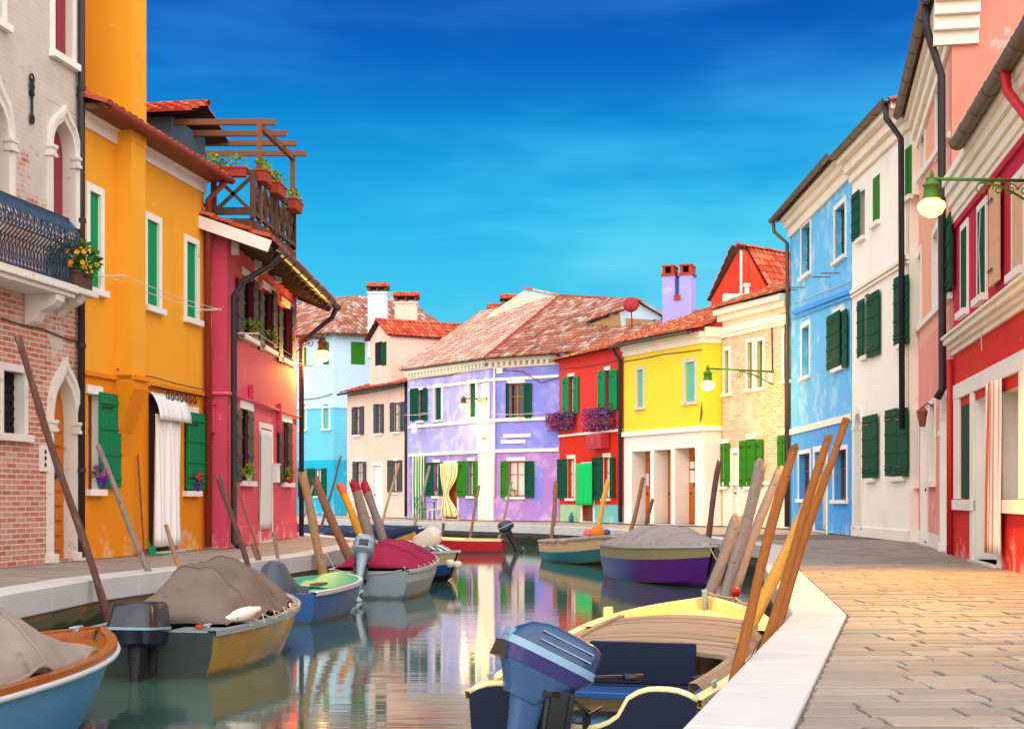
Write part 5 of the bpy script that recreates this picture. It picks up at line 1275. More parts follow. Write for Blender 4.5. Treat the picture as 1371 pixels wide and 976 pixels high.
# white house
WHP = plaster('warm_white_plaster', 'FAF4E8', 'F0E6D2', .62, .04)
wh = Fac(Vector((7.74, 32.3)), Vector((7.72, 27.55)))
h = thing('white_house', 'warm white house with dark green shutters and an arched niche door', 'house', wh(wh.L / 2, 0, 0))
HWH = 8.6
window(h, wh, (1151, 1158, 256, 318), 'dark', 0, WHITE, .2, True)
for r in ((1141.5, 1151, 258, 321),): shutter(h, wh, r, DGREEN, .05, 'plank')
window(h, wh, (1169, 1178, 236, 298), 'shutter', .0, WHITE, .12, True, smat=MGREEN, sdepth=.04); window(h, wh, (1212, 1221, 197, 264), 'shutter', 0, WHITE, .12, True, smat=MGREEN, sdepth=.04)
window(h, wh, (1157, 1163, 394, 476), 'glass', 0, WHITE, .16, True)
for r in ((1149, 1157.5, 402, 478), (1162, 1177.5, 392, 477)): shutter(h, wh, r, DGREEN, .05, 'plank')
window(h, wh, (1205, 1214, 370, 460), 'glass', 0, WHITE, .16, True)
for r in ((1198, 1207, 371, 462), (1207.5, 1217, 370, 461)): shutter(h, wh, r, DGREEN, .05, 'plank')
window(h, wh, (1163, 1172, 557, 640), 'glass', 0, WHITE, .16, True); shutter(h, wh, (1156, 1175, 556, 640), DGREEN, .05, 'plank')
window(h, wh, (1196, 1212, 547, 638), 'glass', 0, WHITE, .16, True)
for r in ((1186.5, 1202, 548, 637), (1202.5, 1216, 547, 638)): shutter(h, wh, r, DGREEN, .05, 'plank')
# arched niche with a stone frame
def arched_door(h, fac, r, depth, mat, wallm, rev=None, fr=.14):
    u0, u1, v0, v1 = fac.rect(r); v0 = .03; hw = (u1 - u0) / 2; uc = (u0 + u1) / 2; sp = v1 - hw
    U0, U1, V1 = u0 - fr, u1 + fr, v1 + fr
    fac.ops.append((U0 + .004, U1 - .004, v0, V1 - .004, depth + .03, rev))
    pin = [(u0, v0)] + [(uc - hw * math.cos(math.pi * i / 14), sp + hw * math.sin(math.pi * i / 14)) for i in range(15)] + [(u1, v0)]
    po = [(U0, v0)] + [(uc - (hw + fr) * math.cos(math.pi * i / 14), sp + (hw + fr) * math.sin(math.pi * i / 14)) for i in range(15)] + [(U1, v0)]
    mb = MB()
    for i in range(1, 15):
        (a, b), (a2, b2) = po[i], po[i + 1]; ea = U0 if (a + a2) / 2 < uc else U1
        mb.quad(fac(a, b, -.003), fac(a2, b2, -.003), fac(ea, b2, -.003), fac(ea, b, -.003)); 
    mb.quad(fac(U0, V1 - .005, -.003), fac(U1, V1 - .005, -.003), fac(U1, V1, -.003), fac(U0, V1, -.003))
    build(mb, 'spandrel', wallm, h, recalc=False)
    f = MB()
    for i in range(16):
        a, b, c_, d = pin[i], pin[i + 1], po[i + 1], po[i]
        f.quad(fac(*a, .03), fac(*b, .03), fac(*c_, .03), fac(*d, .03)); f.quad(fac(*a, .03), fac(*b, .03), fac(*b, -depth), fac(*a, -depth)); f.quad(fac(*d, .03), fac(*c_, .03), fac(*c_, -.01), fac(*d, -.01))
    for q0, q1 in ((U0 - .02, u0 + .01), (u1 - .01, U1 + .02)): f.box(fac, q0, q1, sp - .08, sp, -.02, .06); f.box(fac, q0, q1, 0, .14, -.02, .06)
    build(f, 'arch_frame', WHITE, h, recalc=False)
    l = MB(); l.prism([fac(a, b, -depth + .02) for a, b in pin], (-fac.n.x * .03, -fac.n.y * .03, 0)); d = build(l, 'door', mat, h)
    hb = MB(); hb.lathe(fac(u1 - .12, 1.0, -depth + .02), [(.012, 0), (.012, .03), (.03, .04), (0, .06)], 10, (fac.n.x, fac.n.y, 0)); build(hb, 'handle', IRON, d)
arched_door(h, wh, (1145.5, 1154, 553, 716), .35, STONE, WHP)
house_wall(h, [wh], HWH, [WHP], [(0, 0)], D=8, slope=.36)
belt_px(h, wh, (1141.5, 392), (1217, 344), .09, .07, CREAM); belt_px(h, wh, (1141.5, 398), (1217, 351), .05, .05, CREAM)
cornice(h, wh, CREAM, [(HWH - .6, HWH - .4, .08), (HWH - .4, HWH - .18, .2), (HWH - .18, HWH + .02, .36)]); trim(h, wh, 'plinth', WHITE, 0, .22, .03)
gable_roof(h, wh, HWH, TILE_OLD, 8, .36, .36, seed=21); gutter(h, wh, HWH + .02, .44, 0, wh.L, .09)
pipe(h, [wh(wh.L - .15, HWH - .02, .44), wh(wh.L - .12, HWH - .35, .42), wh(wh.L - .1, HWH - .75, .14), wh(wh.L - .1, 2.2, .12)], .06, DKGUTTER)
# salmon house
SAL = plaster('salmon_plaster', 'F0AE94', 'F4C0AC', .62, .07); SALL = plaster('rose_salmon_plaster', 'EC9A8E', 'F6E6DC', .62, .08, 'F4ECE2')
sa = Fac(Vector((7.9, 27.6)), Vector((6.57, 21.2)))
h = thing('salmon_house', 'tall salmon house with white banded windows and stone arched door', 'house', sa(sa.L / 2, 0, 0))
HS = 8.3
for r in ((1233, 1238.5, 160, 230), (1254, 1261, 114, 198), (1228.5, 1233.5, 343, 432), (1250, 1257, 311, 411)): window(h, sa, r, 'curtain', .12, WHITE, .14, False, reveal=1)
shutter(h, sa, (1262, 1274, 296, 394), DGREEN, .05, 'plank')
for r in ((1223.5, 1230, 553, 648), (1245, 1252.5, 541, 645)): window(h, sa, r, 'curtain', .08, WHITE, .14, True, reveal=1)
door(h, sa, (1234, 1242, 558, 712), WHITE, .15, .1, None, 1)
arched_door(h, sa, (1261.5, 1271.5, 522, 724), .25, WHITE, SALL, 1)
house_wall(h, [sa], HS, [SALL, WHITE, SAL], [(0, 1), (.25, 0), (3.7, 2)], D=9, slope=.4); wo_ = [c for c in h.children if c.name.startswith('wall')][-1]; wo_.data.materials.append(plaster('faded_pink_plaster', 'E4907C', 'F0D8CC', .62, .1))
for p_ in list(wo_.data.polygons)[-3:]: p_.material_index = 3
belt_px(h, sa, (1225.5, 446), (1275.5, 395), .1, .06, WHITE, 'sill_band'); belt_px(h, sa, (1230, 242), (1273, 180), .1, .06, WHITE, 'sill_band')
cornice(h, sa, CREAM, [(HS - .7, HS - .5, .06), (HS - .5, HS - .3, .13), (HS - .3, HS - .12, .2), (HS - .12, HS + .02, .27)], None, sa.L + .0)
sN = Fac(Vector(sa.B), Vector((9.0, 20.75)))
cornice(h, sN, CREAM, [(HS - .7, HS - .5, .08), (HS - .5, HS - .3, .18), (HS - .3, HS - .12, .28), (HS - .12, HS + .02, .38)], -.27, .38)
gable_roof(h, sa, HS, TILE_RED, 9, .4, .3, u0=0, u1=sa.L + .2, seed=22); gutter(h, sa, HS + .02, .38, 0, sa.L + .15, .09)
pipe(h, [sa(sa.L - .02, HS, .38), sa(sa.L - .04, HS - .4, .36), sa(sa.L - .1, HS - 1.1, .14), sa(sa.L - .14, 2.5, .12), sa(sa.L - .14, 2.35, .2)], .06, DKGUTTER)
# wall lantern on the salmon house
u_ = sa.u(1251); c = sa(u_, sa.v(u_, 560), .2); t = thing('wall_lantern', 'small rusty wall lantern beside the salmon house arched door', 'wall lantern', c)
mb = MB(); mb.tube([sa(u_, c.z + .2, 0), sa(u_, c.z + .26, .12), c + Vector((0, 0, .18))], .012, 6); build(mb, 'bracket', IRON, t)
mb = MB(); mb.lathe(c, [(.04, -.14), (.05, -.12), (.09, .1), (.1, .12), (.03, .19), (.0, .2)], 6); build(mb, 'lantern', simple('rust_red', '8E4838', .6), t)
# ---- crimson house
CRM = plaster('crimson_plaster', 'C41F40', 'CE3450', .72, .07); CRR = plaster('lamp_lit_crimson_plaster', 'DA2A20', 'E04434', .72, .07)  # the second puts the street lamp's orange light into the ground floor colour
TANWD = wood('bare_wood_shutter', 'D8AE84', axis='x', var=.2, sc=10)
cr = Fac(Vector((6.55, 21.05)), Vector((4.72, 9.6)))
h = thing('crimson_house', 'crimson house with moulded white cornices and a shopfront at right edge', 'house', cr(cr.L / 2, 0, 0))
HC = 5.35
window(h, cr, (1288.5, 1296, 306, 416), 'shutter', .09, WHITE, .06, True, smat=DGREEN, sdepth=.025, reveal=1); window(h, cr, (1311, 1321, 279, 397), 'shutter', .09, WHITE, .06, True, smat=DGREEN, sdepth=.025, reveal=1)
shutter(h, cr, (1327, 1339.5, 246, 380), TANWD, .05, 'board')
window(h, cr, (1358, 1372, 240, 362), 'shutter', .09, WHITE, .06, True, smat=TANWD, sdepth=.025, reveal=1); window(h, cr, (1410, 1440, 200, 330), 'glass', .14, WHITE, .18, True)
window(h, cr, (1287, 1301, 541, 668), 'shutter', 0, WHITE, .1, False, smat=DGREEN, sdepth=.05, reveal=1)
door(h, cr, (1306, 1338, 530, 745), WHITE, .3, 0, None, 1)
window(h, cr, (1342, 1367, 521, 668), 'curtain', 0, WHITE, .25, False, reveal=1, frame=MGREEN)
door(h, cr, (1395, 1440, 500, 760), BROWN, .3, 0, None, 1)
house_wall(h, [cr], HC, [CRM, WHITE, CRR], [(0, 2), (2.35, 2), (2.95, 0)], D=9, slope=.4, gable=False)
# shopfront surround, standing 3 cm proud
mb = MB(); um0, um1 = cr.u(1280), cr.u(1371)
for r in ((1279.5, 1286.5, 530, 668), (1301.5, 1306, 530, 742), (1338.5, 1341.5, 520, 768), (1367.5, 1394, 505, 668)):
    u0, u1, v0, v1 = cr.rect(r); mb.box(cr, u0, u1, max(0, v0) if r[3] < 700 else 0, 2.28, 0, .035)
mb.box(cr, cr.u(1279.5), cr.u(1394), 2.28, 2.5, 0, .04); u0, u1, v0, v1 = cr.rect((1279.5, 1306, 669, 683)); mb.box(cr, u0, u1, v0, v1, 0, .06); u0, u1, v0, v1 = cr.rect((1340, 1394, 669, 688)); mb.box(cr, u0, u1, v0, v1, 0, .06)
build(mb, 'shopfront_surround', WHITE, h, bevel=.006)
mb = MB()
for v0, v1, w in ((2.95, 3.03, .05), (3.03, 3.1, .1), (3.1, 3.18, .16), (3.18, 3.22, .2)): mb.box(cr, .05, cr.L, v0, v1, 0, w)
build(mb, 'middle_cornice', CREAM, h, bevel=.01)
cornice(h, cr, CREAM, [(HC - .48, HC - .4, .05), (HC - .4, HC - .26, .08), (HC - .26, HC - .1, .12), (HC - .1, HC + .04, .17), (HC + .04, HC + .16, .21)], .3)
mb = MB(); mb.box(cr, 0, cr.L, HC - .56, HC - .481, 0, .04); build(mb, 'frieze', CRM, h)
gable_roof(h, cr, HC + .25, TILE_RED, 9, .4, .55, u0=.6, u1=cr.L + .2, seed=23, lift=.12, over=.24) if False else gable_roof(h, cr, HC + .25, TILE_RED, 9, .4, .26, u0=cr.u(1281, .3), u1=cr.L + .2, seed=23, lift=.12); gutter(h, cr, HC + .2, .3, cr.u(1281, .3), cr.L, .1, GUTTER)
REDP = simple('red_pipe_paint', 'C42428', .45, .1, 4)
pipe(h, [cr(cr.u(1346, .3), HC + .12, .3), cr(cr.u(1346, .3), HC - .1, .28), cr(cr.u(1346, .3) + .7, HC - .7, .12), cr(cr.u(1346, .3) + .75, 3.3, .1)], .055, REDP)
pipe(h, [cr(.05, 2.9, .06), cr(.05, .02, .06)], .05, REDP)
CUR_O = stripes('orange_stripe', [(0, 'F0E6DE'), (.3, 'EE9A66'), (.5, 'F2E8E0'), (.66, 'DC6A4C'), (.8, 'F0DCD0')], 4)
curtain(cr, (1319.5, 1339, 510, 741), CUR_O, 'orange and white striped curtain over the crimson house shop door', folds=5, amp=.035, w=.08)
cable(cr, [(1319, 282), (1317, 330), (1321, 470)], 'thin pale cable hanging down the crimson house front', .008, PALECABLE, .06)

# ================================================================= CURTAINS, FURNITURE OF THE PURPLE HOUSE
curtain(puA, (553, 567.5, 611, 694), stripes('green_stripe', [(0, 'E8E4C8'), (.35, '2F8A4A'), (.6, 'E8E0C0'), (.75, '3E7A3A')], 4), 'green and cream striped curtain in the leftmost purple house doorway', folds=4, amp=.05, w=.1)
curtain(puA, (588.5, 613, 620, 692), stripes('yellow_stripe', [(0, 'EFE2A8'), (.4, '6A5A2A'), (.5, 'F4E8B8'), (.8, 'C89A2A')], 6), 'yellow striped curtain tied aside at the purple house door', folds=4, amp=.06, w=.12, tie=(.42, .28))
def chair(c, rot, label, mat, s=1.0):
    t = thing('garden_chair', label, 'chair', c, None, False, rot); V = lambda a, b, z: Vector((a * s, b * s, z * s))
    for x, y in ((-.2, -.2), (.2, -.2), (-.2, .2), (.2, .2)):
        mb = MB(); mb.tube([V(x, y, .44), V(x * 1.15, y * 1.15, 0)], .018 * s, 8); build(mb, 'leg', mat, t)
    mb = MB(); mb.box(V, -.22, .22, -.22, .22, .43, .465); build(mb, 'seat', mat, t, bevel=.01)
    bk = MB(); bk.tube([V(-.2, .21, .45), V(-.21, .26, .8), V(-.15, .28, .92), V(0, .28, .95), V(.15, .28, .92), V(.21, .26, .8), V(.2, .21, .45)], .018 * s, 8)
    for x in (-.1, 0, .1): bk.tube([V(x, .21, .46), V(x, .28, .93)], .011 * s, 6)
    build(bk, 'backrest', mat, t); return t
CHW = simple('chair_cream_paint', 'E8D8A8', .5, .1, 8); CHG = simple('chair_green_paint', '2E7A5A', .5, .2, 8)
q = P(582, 695, 54.0); chair((q.x, q.y, .0), R(-60), 'cream slatted chair outside the purple house door', CHW, .95)
q = P(566, 695, 56.2); chair((q.x, q.y, .0), R(70), 'green slatted chair by the green striped curtain', CHG, .95)
q = P(573, 695, 55.6); t = thing('garden_table', 'small green table between the two chairs at the purple house', 'table', (q.x, q.y, 0), None, False)
mb = MB(); mb.box(WT, -.3, .3, -.3, .3, .68, .71); build(mb, 'tabletop', CHG, t, bevel=.01)
for x in (-.24, .24):
    for y in (-.24, .24): mb = MB(); mb.tube([(x, y, .68), (x, y, 0)], .018, 8); build(mb, 'leg', CHG, t)
line_rack(puA, (541, 553) if False else (550, 556), (572, 553), .6, 'white clothes line at the left upper window of the purple house', 3)
line_rack(puB, (664, 551), (728, 556), .5, 'white clothes line under the upper window on the purple house front', 2)
mb = MB(); pA_ = puA(puA.u(552, .4), 3.95, .45); rows = [[pA_ + Vector((.45 * j / 6 * puA.d.x, .45 * j / 6 * puA.d.y, -.42 * i / 5)) + Vector((puA.n.x, puA.n.y, 0)) * .02 * math.sin(j * 1.3 + i) for j in range(7)] for i in range(6)]
mb.grid(rows); o = solo(mb, 'hanging_cloth', LACE, 'small white cloth pegged on the purple house clothes line', 'laundry', recalc=False); o.modifiers.new('cloth', 'SOLIDIFY').thickness = .004
u_ = puA.u(586); pot(puA, u_, puA.v(u_, 663), .06, 'white pot with one red flower on the purple house window sill', WHITE, LEAF, RPET, 41, .07, .13, (.1, .1, .1), 40, 12)
u_ = puB.u(688); pot(puB, u_, puB.v(u_, 664), .06, 'white pot of yellow-green leaves on the right purple house sill', WHITE, LEAFY, YPET, 42, .08, .14, (.13, .13, .08), 60, 6)

cable(puA, [(549, 507), (600, 503), (655, 488)], 'slack cable under the white cornice on the left purple house face', .016, CABLE, .05)
cable(puB, [(656, 493), (700, 497), (725, 512), (749, 505)], 'looped cable across the top of the purple house front', .016, CABLE, .05)
cable(re_, [(752, 494), (790, 490), (832, 481)], 'thin cable along the top of the scarlet wall', .014, CABLE, .03)
cable(yfA, [(837, 484), (890, 474), (940, 468)], 'grey cable along the top of the lemon yellow wall', .014, CABLE, .03)
cable(pk, [(466, 530), (505, 524), (545, 515)], 'cable under the eave of the pale pink house', .016, CABLE, .04)
cable(lbA, [(400, 535), (425, 533), (446, 527)], 'drooping cable on the cyan middle of the light blue house', .02, CABLE, .05)
cable(bl, [(1064, 405), (1100, 392), (1140, 376)], 'thin cable between the storeys of the sky blue house', .01, PALECABLE, .03)
cable(ye, [(150, 494), (200, 505), (270, 522)], 'thin cable along the string course of the yellow house', .01, CABLE, .07)
# ================================================================= STREET LAMPS
def lamp(wallp, lampp, label, mat, armdrop=.28, power=120, scroll=True, s=1.0, radius=.05, col=(1, .53, .1), spot=False):
    """arm from a wall point out to the lantern; the lantern hangs below the arm's end"""
    wp = Vector(wallp); lp = Vector(lampp); t = thing('street_lamp', label, 'street lamp', wp)
    zt = wp.z; tip = Vector((lp.x, lp.y, zt)); d = (wp - tip); d.z = 0; L = d.length; d.normalize()
    mb = MB(); mb.tube([wp, tip - d * .06], .024 * s, 8); mb.lathe(wp - d * .0, [(.07 * s, 0), (.07 * s, .02), (.03 * s, .05)], 10, -d); mb.lathe(tip, [(.03 * s, -.03), (.03 * s, .05), (.012 * s, .1)], 8)
    if scroll: mb.tube([wp + Vector((0, 0, -.34 * s)), wp - d * (.3 * L) + Vector((0, 0, -.1 * s)), wp - d * (.52 * L) + Vector((0, 0, -.02))], .016 * s, 6)
    arm = build(mb, 'arm', mat, t, smooth=True)
    if scroll:
        sc = MB()
        for c0, r0, sg in ((.52, .10, 1), (.36, .08, -1), (.24, .1, 1), (.1, .1, -1)):
            cc_ = wp - d * (c0 * L) + Vector((0, 0, -.13 * s)); sc.tube([cc_ + d * sg * math.cos(a * .5) * r0 * s * (1 - a / 22) + Vector((0, 0, math.sin(a * .5) * r0 * s * (1 - a / 22))) for a in range(18)], .010 * s, 5)
        build(sc, 'scrollwork', mat, t, smooth=True)
    h_ = zt - lp.z
    mb = MB(); mb.tube([tip, tip - Vector((0, 0, h_ * .25))], .014 * s, 6)
    mb.lathe(lp, [(.11 * s, .0), (.125 * s, .012), (.11 * s, .03), (.10 * s, .17 * s), (.125 * s, .175 * s), (.125 * s, .19 * s), (.10 * s, .22 * s), (.05 * s, .27 * s), (.025 * s, .3 * s), (.012 * s, h_ * .9)], 14); build(mb, 'lantern_cap', mat, t, smooth=True)
    mb = MB(); mb.lathe(lp, [(.10 * s, 0), (.175 * s, -.05 * s), (.19 * s, -.11 * s), (.14 * s, -.2 * s), (.05 * s, -.25 * s), (0, -.255 * s)], 16); g = build(mb, 'glass_bowl', BULB, t, smooth=True)
    ld = bpy.data.lights.new('lamp_light', 'SPOT' if spot else 'POINT')
    if spot: ld.spot_size = R(118); ld.spot_blend = .8
    ld.energy = power; ld.color = col; ld.shadow_soft_size = radius
    lo = bpy.data.objects.new('lamp_light', ld); COL.objects.link(lo); lo.location = lp + Vector((0, 0, -.38 * s)) - t.location; lo.parent = t
    if spot: lo.rotation_euler = (R(-13), R(9), 0)
    return t
uw = cr.u(1386); zz = EYE + (HY - 241) * 15.2 / F
lamp(cr(uw, zz, 0), (4.48, cr(uw, 0, 0).y - .1, EYE + (HY - 268) * 15.2 / F), 'lit green street lamp on a scrolled bracket at the crimson house', LAMPGREEN, power=1500, s=.78, spot=True)
lamp(ro(ro.L - .05, EYE + (HY - 452) * 31 / F, 0), (-4.16, 31.15, EYE + (HY - 470) * 31.2 / F), 'lit street lamp on the far corner of the rose house', LAMPIRON, power=360, s=.95)
uq_ = puA.L - .1; lamp(puA(uq_, EYE + (HY - 534) * 55 / F, .03), puA(uq_ - .55, EYE + (HY - 541) * 55 / F, .75), 'lit street lamp at the corner of the purple house', LAMPIRON, power=110, s=.95)
uw = ta.u(1035); lamp(ta(uw, EYE + (HY - 496) * 40.4 / F, 0), (5.49, 39.8, EYE + (HY - 510) * 39.8 / F), 'lit street lamp on a long arm from the tan brick house', LAMPGREEN, power=240, s=1.1)
# ================================================================= MOORING POLES
def polemat(name, c, rough, var, mark, sp=.25):
    c = lin(c); m = Mt(name); v = m.scaled((9, .55, 1), m.uv()); g = m.noise(1.6, 7, .65, v); fine = m.noise(5, 5, .7, m.scaled((14, .35, 1), m.uv()))
    x = mixc(m.t, g, k(c, 1 - var), k(c, 1 + var)); x = mixc(m.t, smooth(m.t, fine, .56, .7), x, k(c, .38))
    x = mixc(m.t, smooth(m.t, m.noise(1.1, 6, .6, m.scaled((3, .5, 1), m.uv())), .56, .68), x, lin(mark))
    kn = m.noise(1.0, 2, .5, m.scaled((5, 1.1, 1), m.uv())); x = mixc(m.t, smooth(m.t, kn, .655, .69), x, k(c, .25))
    m.col(x); m.bump(mathn(m.t, 'ADD', mathn(m.t, 'MULTIPLY', g, .6), fine), .8, .012); return m.set(rough, 0, sp)
PW_GREY = polemat('pole_weathered', '8E7E76', .85, .5, '6E5E58'); PW_BROWN = polemat('pole_brown', '8E624A', .85, .5, '66483C')
PW_DARK = polemat('pole_dark', '68483F', .85, .5, '8E6A54'); PW_TAN = polemat('pole_tan', 'A8825C', .85, .48, '7E5E48')
PW_OR = polemat('pole_varnished', '985618', .5, .6, '6E3A10', .35); PW_YEL = polemat('pole_yellow', 'D09434', .45, .5, 'B06A20', .4)
TIP_R = simple('pole_tip_crimson', '9E1830', .6, .15, 8); TIP_O = simple('pole_tip_orange', 'E0601A', .6, .15, 8); PW_ORP = simple('pole_orange_paint', 'DE9A24', .6, .18, 8, vec=(1, 1, .1))
WET = simple('wet_algae', '34382A', .4, .3, 8)
def pole(tp, Zt, bp, Zb, r0, r1, mat, label, tip=None, group='mooring poles', bend=.02, knots=True, name='mooring_pole'):
    a = P(bp[0], bp[1], Zb); b = P(tp[0], tp[1], Zt); d = b - a
    if a.z > -1.3: a = a + d * ((-1.3 - a.z) / d.z)
    rr = random.Random(int(tp[0] * 7 + bp[0])); n = 26; pts = []; rs = []
    x = d.cross(Vector((0, 1, 0))).normalized(); y = d.cross(x).normalized(); p1, p2 = rr.uniform(0, 6), rr.uniform(0, 6)
    for i in range(n + 1):
        t = i / n; w = math.sin(math.pi * t)
        pts.append(a.lerp(b, t) + x * (bend * w * math.sin(t * 7 + p1)) + y * (bend * w * math.sin(t * 5 + p2)))
        rs.append((r1 + (r0 - r1) * t) * (1 + .05 * math.sin(t * 23 + p1) + (.09 if knots and rr.random() < .12 else 0)))
    rs = [q * .74 for q in rs]
    mb = MB(); mb.tube(pts, rs, 14); u_ = d.normalized()
    for j in range(14): mb.v[n * 14 + j] = tuple(Vector(mb.v[n * 14 + j]) + u_ * rr.uniform(-.5, .25) * r0 * 1.2)
    mats = [mat, WET]
    if tip: mats.append(tip[0])
    L = d.length
    for i, f in enumerate(mb.f):
        zc = sum(mb.v[j][2] for j in f) / len(f)
        if zc < WL + .12: mb.mi[i] = 1
        elif tip and zc > b.z - tip[1]: mb.mi[i] = 2
    return solo(mb, name, mats, label, 'mooring pole', group, smooth=True)
pole((24, 450), 14.3, (147, 842), 14.6, .045, .055, PW_DARK, 'tallest dark bent pole leaning over the left kerb before the brick house')
pole((131, 596), 16.6, (215, 800), 16.3, .04, .05, PW_GREY, 'pale grey pole leaning in front of the yellow house window')
pole((222, 702), 17.4, (245, 775), 17.3, .035, .045, PW_TAN, 'short tan stake below the striped curtain of the yellow house')
pole((291, 636), 18.6, (334, 765), 18.4, .045, .055, PW_DARK, 'dark brown pole leaning before the near end of the rose house')
pole((316, 645), 19.4, (344, 738), 19.3, .018, .022, PW_BROWN, 'thin brown rod leaning before the lower left rose house window')
pole((338, 729), 19.3, (359, 785), 19.2, .04, .045, PW_BROWN, 'short brown stake at the kerb beside the grey boat bow')
pole((366, 713), 19.9, (375, 768), 19.8, .035, .035, PW_GREY, 'short upright grey stake below the lace curtain doorway')
pole((404, 632), 21.4, (437, 780), 21.2, .085, .095, PW_TAN, 'thick tan pole in front of the far corner of the rose house')
pole((421, 639), 22.4, (468, 752), 22.2, .085, .1, PW_BROWN, 'thick split brown pole leaning left before the turquoise wall')
pole((454, 648), 24.2, (492, 735), 23.9, .085, .09, PW_ORP, 'orange painted pole with a red-orange tip', (TIP_O, .16))
pole((473, 643), 23.0, (506, 752), 22.8, .105, .12, PW_GREY, 'left grey pole with crimson painted tip', (TIP_R, .2))
pole((487, 646), 23.9, (520, 744), 23.6, .09, .105, PW_GREY, 'right grey pole with crimson painted tip', (TIP_R, .17))
pole((456, 611), 50, (431, 706), 49, .055, .065, PW_DARK, 'long thin dark pole in front of the turquoise wall', knots=False)
pole((419, 650), 50.5, (402, 706), 49.5, .05, .06, PW_GREY, 'thin grey pole crossing behind the thick tan pole')
pole((534, 620), 50.6, (512, 700), 49.6, .06, .07, PW_TAN, 'slender tan pole in front of the pale pink house window')
pole((575, 624), 48.3, (556, 702), 47.2, .06, .07, PW_GREY, 'slender grey pole before the green striped curtain')
pole((594, 700), 46.4, (592, 718), 46.3, .06, .06, PW_DARK, 'short dark stake at the kerb below the cream chair')
pole((642, 650), 43.6, (628, 722), 43.0, .05, .065, PW_BROWN, 'slender brown pole before the cream corner pilaster')
pole((685, 645), 42.8, (667, 727), 42.1, .045, .055, PW_GREY, 'thin grey pole before the purple house front window')
pole((744, 645), 42.3, (738, 748), 42.0, .085, .1, PW_BROWN, 'thick upright brown pole between the purple and red houses')
pole((814, 643), 37.6, (796, 728), 36.8, .085, .1, PW_YEL, 'yellow-brown pole behind the buoys of the teal boat')
pole((861, 640), 35.0, (841, 728), 34.2, .065, .075, PW_BROWN, 'brown pole leaning before the left shopfront door')
pole((874, 668), 34.8, (859, 728), 34.2, .055, .06, PW_DARK, 'shorter dark pole right of the brown one by the shopfront')
pole((963, 617), 25.0, (945, 730), 24.6, .062, .075, PW_DARK, 'dark pole standing behind the purple boat bow')
pole((1019, 619), 13.9, (973, 801), 13.5, .078, .072, PW_GREY, 'thickest grey driftwood pole beside the purple boat')
pole((987, 690), 14.6, (968, 742), 14.4, .075, .07, PW_GREY, 'short grey stump tied behind the thickest driftwood pole') 
pole((1045, 627), 15.4, (996, 756), 15.0, .068, .062, PW_GREY, 'second grey driftwood pole nearest the white kerb bend')
pole((1064, 598), 8.35, (976, 911), 7.25, .037, .04, PW_OR, 'nearest varnished orange pole leaning over the cream boat', bend=.025)
pole((1110, 584), 9.7, (1023, 853), 8.95, .037, .038, PW_OR, 'middle varnished orange pole with a dark split top', bend=.02)
pole((1133, 561), 10.3, (1040, 844), 9.55, .036, .035, PW_OR, 'longest varnished pole, farthest right over the white kerb', bend=.02)
pole((1096, 640), 10.7, (1010, 826), 9.9, .05, .075, PW_YEL, 'thick pale yellow pole behind the varnished orange poles', bend=.015)

# ================================================================= BOATS
B_CREAM = simple('boat_cream', 'EBD9A0', .4, .1, 4, spec=.4, wl=True); B_YEL = simple('boat_yellow', 'F4DC8C', .4, .1, 4, spec=.4, wl=True)
B_NAVY = simple('boat_navy', '111A34', .45, .2, 5, spec=.25, wl=True); B_BLUE = simple('boat_blue', '1F4E8A', .35, .2, 5, spec=.5, wl=True); B_LBLUE = simple('boat_steel_blue', '3F7FA6', .35, .15, 4, spec=.5, wl=True)
B_GREY = simple('boat_grey', '7E8C96', .35, .15, 5, spec=.45, wl=True); B_DGREY = simple('boat_dark_olive', '3A3F40', .16, .2, 5, spec=.6, wl=True); B_LGREY = simple('boat_pale_grey', 'B9BFC4', .4, .1, 5, wl=True)
B_VARN = wood('boat_varnish', '94501E', .25, axis='y', var=.35, sc=12); B_TEAL = simple('boat_teal', '1F6E78', .35, .2, 5, spec=.4, wl=True); B_BEIGE = simple('boat_beige', 'C9B590', .45, .12, 4, wl=True)
B_PURP = simple('boat_purple', '5A1E86', .3, .15, 4, spec=.5, wl=True); B_OLIVE = simple('boat_olive', 'A39C6E', .4, .1, 4, wl=True); B_RED = simple('boat_red', 'B8182C', .35, .12, 4, spec=.4, wl=True); B_GREEN = simple('boat_green_deck', '1FA878', .45, .12, 5)
B_DARKIN = simple('boat_inside', '4A463F', .7, .25, 6); B_ANTI = simple('boat_bottom_brown', '5A3F34', .5, .2, 5, wl=True)
PLANK = wood('boat_planks', '96806E', .75, axis='x', var=.55, sc=13, mark='62524A')
TARP = simple('tarp_taupe', '8E8078', .85, .28, 3, bump=.4, mark='7A6C64', mf=.6); TARP_G = simple('tarp_grey', '9A928E', .8, .22, 3, bump=.4, mark='827A76', mf=.6); TARP_C = simple('tarp_crimson', '961440', .75, .25, 3, bump=.4, mark='7A1034', mf=.6); TARP_N = simple('tarp_navy', '1F3352', .7, .2, 5, bump=.3); TARP_K = simple('tarp_slate', '4C5664', .55, .25, 5, bump=.4)
STRIPECL = stripes('striped_towel', [(0, 'E4E4E0'), (.5, '3F6E8C')], 8)
M_BLUE = simple('motor_blue', '1E4068', .25, .12, 4, spec=.6); M_PURP = simple('motor_violet', '3E5A86', .3, .15, 4, spec=.5); M_VIO = simple('motor_deep_violet', '3C3A6E', .25, .15, 4, spec=.5); M_LT = simple('motor_silver_blue', '7C9CB6', .25, .1, 4, spec=.6); M_NAVY = simple('motor_navy', '121624', .25, .2, 4, spec=.6); M_SILV = simple('motor_silver', '93A6B4', .3, .12, 4, spec=.5)
